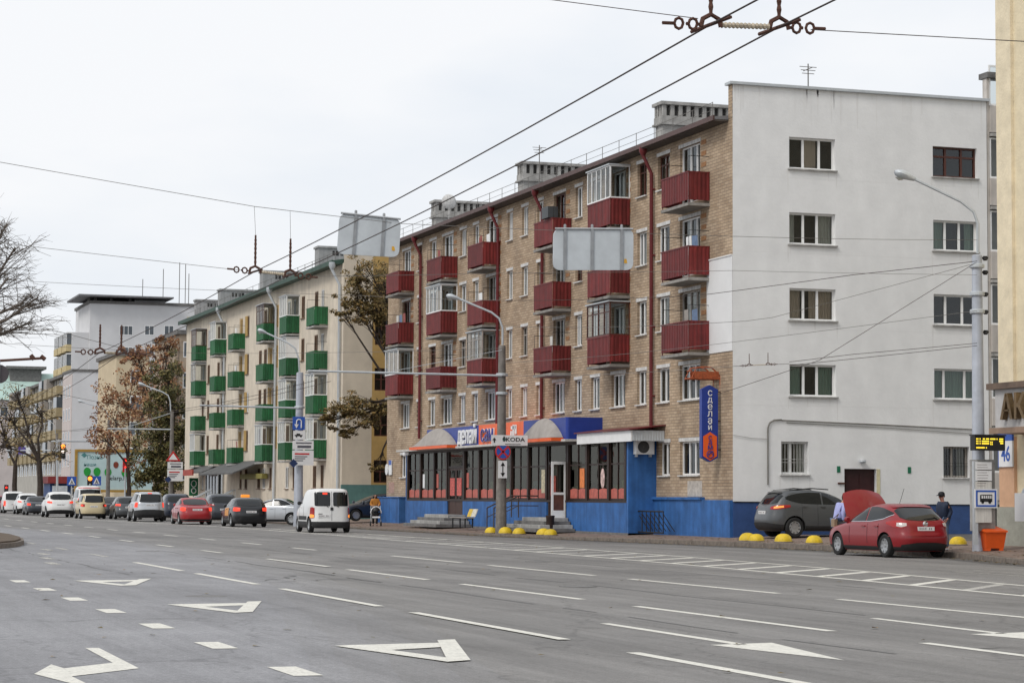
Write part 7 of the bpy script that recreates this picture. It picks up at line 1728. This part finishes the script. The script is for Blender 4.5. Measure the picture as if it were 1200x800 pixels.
M_hair = mat('hair_dark', (.035,.02,.014), .6, var=.2, scale=20); M_coat = mat('coat_amber', (.42,.17,.025), .8, var=.15, scale=10, bump=.3)
def hand(J, E, wrist, pos, fwd, side, s_, tagn):
    """five tapering fingers rooted in a palm"""
    fwd, side = Vector(fwd).normalized(), Vector(side).normalized(); p = Vector(pos)
    J[tagn+'palm'] = (*(p+fwd*.05),.038,.018); E.append((wrist, tagn+'palm'))
def fingers(root_mesh_list, pos, fwd, side, dn, m, par):
    fwd, side, dn = Vector(fwd).normalized(), Vector(side).normalized(), Vector(dn).normalized(); p = Vector(pos); mb = MB()
    for k, L_ in enumerate((.068,.078,.073,.058)):
        a = p+side*(.027-.018*k); mb.path([a-fwd*.02,a+fwd*L_*.45+dn*.004,a+fwd*L_*.8+dn*.018,a+fwd*L_+dn*.034], [.0095,.009,.008,.005], 6)
    a = p-fwd*.05+side*.035; mb.path([a,a+side*.025+fwd*.02,a+side*.03+fwd*.055+dn*.01], [.011,.010,.006], 6)
    return link('fingers', mb.mesh('fingers', smooth=True), m, par)
def face(par, c, f, r, m):
    """nose, eyes, mouth, ears on a head of radius r at c facing f (horizontal unit vector)"""
    f = Vector(f).normalized(); s_ = Vector((-f.y,f.x,0)); c = Vector(c); mb = MB()
    mb.path([c+f*r*.92+Vector((0,0,.018)),c+f*r*1.12+Vector((0,0,-.022)),c+f*r*.98+Vector((0,0,-.034))], [.008,.016,.012], 6)
    for q in (-1,1): mb.lathe([(0,-.03),(.012,-.02),(.016,0),(.012,.025),(0,.032)], 8, c+s_*q*r*.93+Vector((0,0,-.005)))
    link('face_features', mb.mesh('face_features', smooth=True), m, par)
    mb = MB()
    for q in (-1,1): mb.lathe([(0,-.006),(.011,-.004),(.011,.004),(0,.006)], 8, c+f*r*.93+s_*q*.032+Vector((0,0,.012)), 'Z')
    mb.path([c+f*r*.96-s_*.022+Vector((0,0,-.065)),c+f*r*.99+Vector((0,0,-.063)),c+f*r*.96+s_*.022+Vector((0,0,-.065))], .005, 4)
    link('eyes_and_mouth', mb.mesh('eyes_and_mouth'), M_hair, par)
# man at the tail of the red hatchback; local frame: faces -x (towards the bonnet side of the picture)
pm = Vector((32.0, 57.5, zsw(32.0)))
man = thing('person', pm, 'man in dark cap, navy jacket and jeans standing behind the red hatchback', 'person', rz=math.radians(12)); man.scale = (.94,)*3
J = {'pel':(0,0,.93,.13,.12),'hl':(.01,.09,.90,.095),'hr':(.01,-.09,.90,.095),'kl':(-.015,.10,.50,.06),'kr':(.03,-.10,.50,.06),'al':(.02,.11,.10,.042),'ar':(.07,-.11,.10,.042),'tl':(-.10,.12,.04,.04,.032),'tr':(-.05,-.13,.04,.04,.032),
     'wa':(.0,0,1.08,.135,.12),'ch':(.0,0,1.30,.165,.125),'sh':(.0,0,1.43,.10,.085),'nk':(-.02,0,1.50,.052),'hb':(-.045,0,1.58,.068,.075),'ht':(-.055,0,1.68,.082,.085),
     'sl':(.01,.19,1.41,.062),'el':(.07,.26,1.15,.048),'wl':(-.10,.22,1.0,.034),'pl':(-.18,.20,.99,.036,.018),'sr':(.01,-.19,1.41,.062),'er':(.12,-.24,1.16,.048),'wr':(.0,-.22,.96,.034),'pr':(-.06,-.22,.90,.036,.018)}
E_ = [('pel','hl'),('pel','hr'),('hl','kl'),('hr','kr'),('kl','al'),('kr','ar'),('al','tl'),('ar','tr'),('pel','wa'),('wa','ch'),('ch','sh'),('sh','nk'),('nk','hb'),('hb','ht'),('ch','sl'),('sl','el'),('el','wl'),('wl','pl'),('ch','sr'),('sr','er'),('er','wr'),('wr','pr')]
body = link('body', skin_mesh('body', slim(J), E_, 'pel'), M_skinr, man)
def grow(J, keys, k): return {n: (*J[n][:3], *[r*k*(1.16 if n in ('sl','el','wl','sr','er','wr') else 1)+.012 for r in J[n][3:]]) for n in keys}
jk = grow(J, ('wa','pel','ch','sh','sl','el','wl','sr','er','wr'), 1.06); jk['pel'] = (0,0,.90,.19,.19); jk['wa'] = (0,0,1.08,.19,.19); jk['ch'] = (.0,0,1.30,.205,.185); jk['sh'] = (.0,0,1.43,.13,.13)
link('jacket', skin_mesh('jacket', jk, [('pel','wa'),('wa','ch'),('ch','sh'),('ch','sl'),('sl','el'),('el','wl'),('ch','sr'),('sr','er'),('er','wr')], 'ch'), M_jacket, man)
tr_ = grow(J, ('pel','hl','hr','kl','kr','al','ar'), 1.12); link('trousers', skin_mesh('trousers', tr_, [('pel','hl'),('pel','hr'),('hl','kl'),('kl','al'),('hr','kr'),('kr','ar')], 'pel'), M_jean, man)
for a, b in (('al','tl'),('ar','tr')):
    x0 = Vector(J[a][:3]); x1 = Vector(J[b][:3]); link('shoe', skin_mesh('shoe', {'h':(x0.x+.03,x0.y,.045,.045,.045),'m':((x0.x+x1.x)/2,(x0.y+x1.y)/2,.045,.05,.04),'t':(x1.x-.06,x1.y,.035,.042,.032)}, [('h','m'),('m','t')]), M_shoe, man)
mb = MB(); mb.lathe([(.1,1.645),(.104,1.68),(.095,1.73),(.06,1.765),(0,1.775)], 16, (-.05,0,0)); mb.add([(-.13,-.075,1.665),(-.13,.075,1.665),(-.235,.05,1.645),(-.235,-.05,1.645),(-.13,-.075,1.675),(-.13,.075,1.675),(-.235,.05,1.653),(-.235,-.05,1.653)],[(0,3,2,1),(4,5,6,7),(0,1,5,4),(1,2,6,5),(2,3,7,6),(3,0,4,7)]); link('cap', mb.mesh('cap', smooth=True), M_capm, man)
mb = MB(); mb.lathe([(.088,1.60),(.096,1.64),(.09,1.67)], 14, (-.035,0,0)); link('hair', mb.mesh('hair', smooth=True), M_hair, man)
face(man, (-.05,0,1.61), (-1,0,0), .088, M_skinr)
fingers(None, (-.20,.20,.985), (-1,0,-.15), (0,0,1), (0,-1,0), M_skinr, man); fingers(None, (-.075,-.22,.88), (-.5,0,-.9), (-1,0,0.3), (0,1,0), M_skinr, man)
# person in the lavender coat leaning under the bonnet
pl_ = dep(982, 640, 66.2); pl_ = Vector((pl_.x, pl_.y, -.04))
lav = thing('person', pl_, 'person in pale lavender padded coat leaning in under the raised bonnet', 'person', rz=math.radians(8)); lav.scale = (1.06,)*3
J = {'pel':(0,0,.88,.13,.12),'hl':(0,.09,.86,.09),'hr':(0,-.09,.86,.09),'kl':(.02,.09,.47,.058),'kr':(-.02,-.1,.47,.058),'al':(-.03,.09,.09,.04),'ar':(-.06,-.11,.09,.04),'tl':(.10,.10,.04,.038,.03),'tr':(.06,-.12,.04,.038,.03),
     'wa':(.02,0,1.02,.13,.12),'ch':(.10,0,1.24,.15,.12),'sh':(.15,0,1.36,.09),'nk':(.19,0,1.42,.05),'hb':(.24,0,1.48,.065),'ht':(.29,0,1.56,.078),'sl':(.12,.17,1.34,.058),'el':(.20,.24,1.10,.046),'wl':(.40,.2,1.02,.033),'pl':(.47,.19,1.01,.034,.018),'sr':(.12,-.17,1.34,.058),'er':(.02,-.24,1.12,.046),'wr':(.03,-.24,.90,.033),'pr':(.04,-.24,.83,.034,.018)}
link('body', skin_mesh('body', slim(J), E_, 'pel'), M_skin, lav)
jk = grow(J, ('pel','wa','ch','sh','sl','el','wl','sr','er','wr'), 1.12); jk['hem'] = (0,0,.62,.19,.17)
link('coat', skin_mesh('coat', jk, [('hem','pel'),('pel','wa'),('wa','ch'),('ch','sh'),('ch','sl'),('sl','el'),('el','wl'),('ch','sr'),('sr','er'),('er','wr')], 'ch'), M_lav, lav)
tr_ = grow(J, ('pel','hl','hr','kl','kr','al','ar'), 1.05); link('trousers', skin_mesh('trousers', tr_, [('pel','hl'),('pel','hr'),('hl','kl'),('kl','al'),('hr','kr'),('kr','ar')], 'pel'), M_jean, lav)
for a, b in (('al','tl'),('ar','tr')):
    x0 = Vector(J[a][:3]); x1 = Vector(J[b][:3]); link('shoe', skin_mesh('shoe', {'h':(x0.x-.03,x0.y,.045,.045,.045),'m':((x0.x+x1.x)/2,x0.y,.045,.048,.04),'t':(x1.x,x1.y,.035,.04,.03)}, [('h','m'),('m','t')]), M_capm, lav)
mb = MB(); mb.lathe([(.07,1.44),(.098,1.5),(.102,1.56),(.08,1.63),(0,1.66)], 14, (.25,0,0)); link('hair', mb.mesh('hair', smooth=True), M_hair, lav)
face(lav, (.28,0,1.52), (1,0,0), .085, M_skin)
fingers(None, (.49,.19,1.0), (1,0,-.2), (0,0,1), (0,-1,0), M_skin, lav); fingers(None, (.04,-.24,.81), (.1,0,-1), (1,0,0), (0,1,0), M_skin, lav)
bgm = thing('shoulder_bag', pl_+Vector((-.2,-.22,.8)), 'small tan bag held by the person in the lavender coat', 'bag'); MB().bbox(pl_.x-.28,pl_.x-.14,pl_.y-.3,pl_.y-.1,.75,.98,.02).build('pouch', mat('bag_tan',(.28,.2,.13),.6), bgm); mb = MB(); mb.path([(pl_.x-.21,pl_.y-.3,.97),(pl_.x-.1,pl_.y-.25,1.12),(pl_.x-.21,pl_.y-.1,.97)], .012, 5); mb.build('strap', mat('bag_strap',(.12,.08,.05),.6), bgm)
# woman with a pram, walking towards the camera
pw = dep(439.5, 612, 117.); pw = Vector((pw.x, pw.y, zsw(pw.x)))
wo = thing('person', pw, 'woman with long dark hair and amber coat pushing a pram', 'person', rz=math.radians(-12))
J = {'pel':(0,0,.88,.13,.11),'hl':(.085,0,.86,.088),'hr':(-.085,0,.86,.088),'kl':(.09,-.06,.48,.056),'kr':(-.09,.04,.48,.056),'al':(.09,.02,.09,.038),'ar':(-.09,.16,.10,.038),'tl':(.10,-.11,.04,.036,.03),'tr':(-.10,.03,.04,.036,.03),
     'wa':(0,0,1.02,.115,.1),'ch':(0,0,1.24,.145,.11),'sh':(0,0,1.36,.085),'nk':(0,-.01,1.43,.045),'hb':(0,-.02,1.5,.06,.07),'ht':(0,-.02,1.59,.076,.085),'sl':(.16,0,1.34,.055),'el':(.23,-.06,1.1,.044),'wl':(.15,-.3,1.03,.032),'pl':(.13,-.37,1.03,.033,.018),'sr':(-.16,0,1.34,.055),'er':(-.23,-.06,1.1,.044),'wr':(-.15,-.3,1.03,.032),'pr':(-.13,-.37,1.03,.033,.018)}
link('body', skin_mesh('body', slim(J), E_, 'pel'), M_skin, wo)
jk = grow(J, ('pel','wa','ch','sh','sl','el','wl','sr','er','wr'), 1.14); jk['pel'] = (0,0,.84,.18,.16)
link('coat', skin_mesh('coat', jk, [('pel','wa'),('wa','ch'),('ch','sh'),('ch','sl'),('sl','el'),('el','wl'),('ch','sr'),('sr','er'),('er','wr')], 'ch'), M_coat, wo)
tr_ = grow(J, ('pel','hl','hr','kl','kr','al','ar'), 1.02); link('trousers', skin_mesh('trousers', tr_, [('pel','hl'),('pel','hr'),('hl','kl'),('kl','al'),('hr','kr'),('kr','ar')], 'pel'), M_capm, wo)
for a, b in (('al','tl'),('ar','tr')):
    x0 = Vector(J[a][:3]); x1 = Vector(J[b][:3]); link('shoe', skin_mesh('shoe', {'h':(x0.x,x0.y+.02,.045,.042,.042),'m':(x0.x,(x0.y+x1.y)/2,.045,.045,.04),'t':(x1.x,x1.y,.035,.038,.03)}, [('h','m'),('m','t')]), M_capm, wo)
link('hair', skin_mesh('hair', {'t':(0,.01,1.63,.095,.095),'b':(0,.05,1.5,.1,.075),'c':(.02,.06,1.34,.11,.05),'l':(.09,-.02,1.42,.035),'r':(-.09,-.02,1.42,.035)}, [('t','b'),('b','c'),('b','l'),('b','r')]), M_hair, wo)
face(wo, (0,-.025,1.545), (0,-1,0), .083, M_skin)
for s_ in (1,-1): fingers(None, (s_*.13,-.38,1.03), (0,-1,-.1), (-s_,0,0), (0,0,-1), M_skin, wo)
pr = thing('pram', pw+Vector((-.13,-.62,0)), 'black pram with white hood rim pushed by the woman in the amber coat', 'pram', rz=math.radians(-12))
def pl2(mb, nm_, m, sm=True): return link(nm_, mb.mesh(nm_, smooth=sm), m, pr)
mb = MB(); mb.path([(-.24,.24,1.02),(.24,.24,1.02)], .018, 6); [mb.path([(s_*.24,.24,1.02),(s_*.24,.05,.6),(s_*.25,-.28,.2)], .018, 6) for s_ in (-1,1)]; [mb.path([(s_*.24,.05,.6),(s_*.26,.3,.18)], .018, 6) for s_ in (-1,1)]; pl2(mb, 'chassis', M_steel)
mb = MB(); n = 10
for i in range(6):
    pass
rings = [(-.42,.10,.12),(-.34,.22,.2),(-.1,.25,.24),(.2,.25,.24),(.3,.2,.2)]
vs = []
for y, w_, h in rings:
    for k in range(n): a = PI+PI*k/(n-1); vs.append((w_*math.cos(a), y, .72+h*math.sin(a)))
mb.add(vs, [(i*n+k,i*n+k+1,(i+1)*n+k+1,(i+1)*n+k) for i in range(len(rings)-1) for k in range(n-1)]); pl2(mb, 'carrycot', M_black)
mb = MB(); vs = []; m_ = 9
for i in range(m_):
    a = PI*.06+ (PI*.5)*i/(m_-1)
    for k in range(n): b_ = PI*k/(n-1); vs.append((.26*math.cos(b_), -.06-.28*math.cos(a)*math.sin(b_), .70+.36*math.sin(a)*math.sin(b_)+.0))
mb.add(vs, [(i*n+k,i*n+k+1,(i+1)*n+k+1,(i+1)*n+k) for i in range(m_-1) for k in range(n-1)]); pl2(mb, 'hood', M_black)
mb = MB(); mb.path([(.27*math.cos(PI*k/10),-.2-.05*math.sin(PI*k/10),.66+.33*math.sin(PI*k/10)) for k in range(11)], .028, 6); pl2(mb, 'hood_rim', M_white)
pl2(MB().box(-.2,.2,-.46,-.42,.42,.5), 'bumper_bar', M_white, False)
for s_ in (-1,1):
    for y in (-.3,.3): mb = MB(); mb.lathe([(.09,-.02),(.12,-.02),(.13,0),(.12,.02),(.09,.02),(.09,-.02)], 14, (s_*.27,y,.13), 'X'); mb.lathe([(0,-.01),(.09,-.008),(.09,.008),(0,.01)], 8, (s_*.27,y,.13), 'X'); pl2(mb, 'wheel', M_tyre)
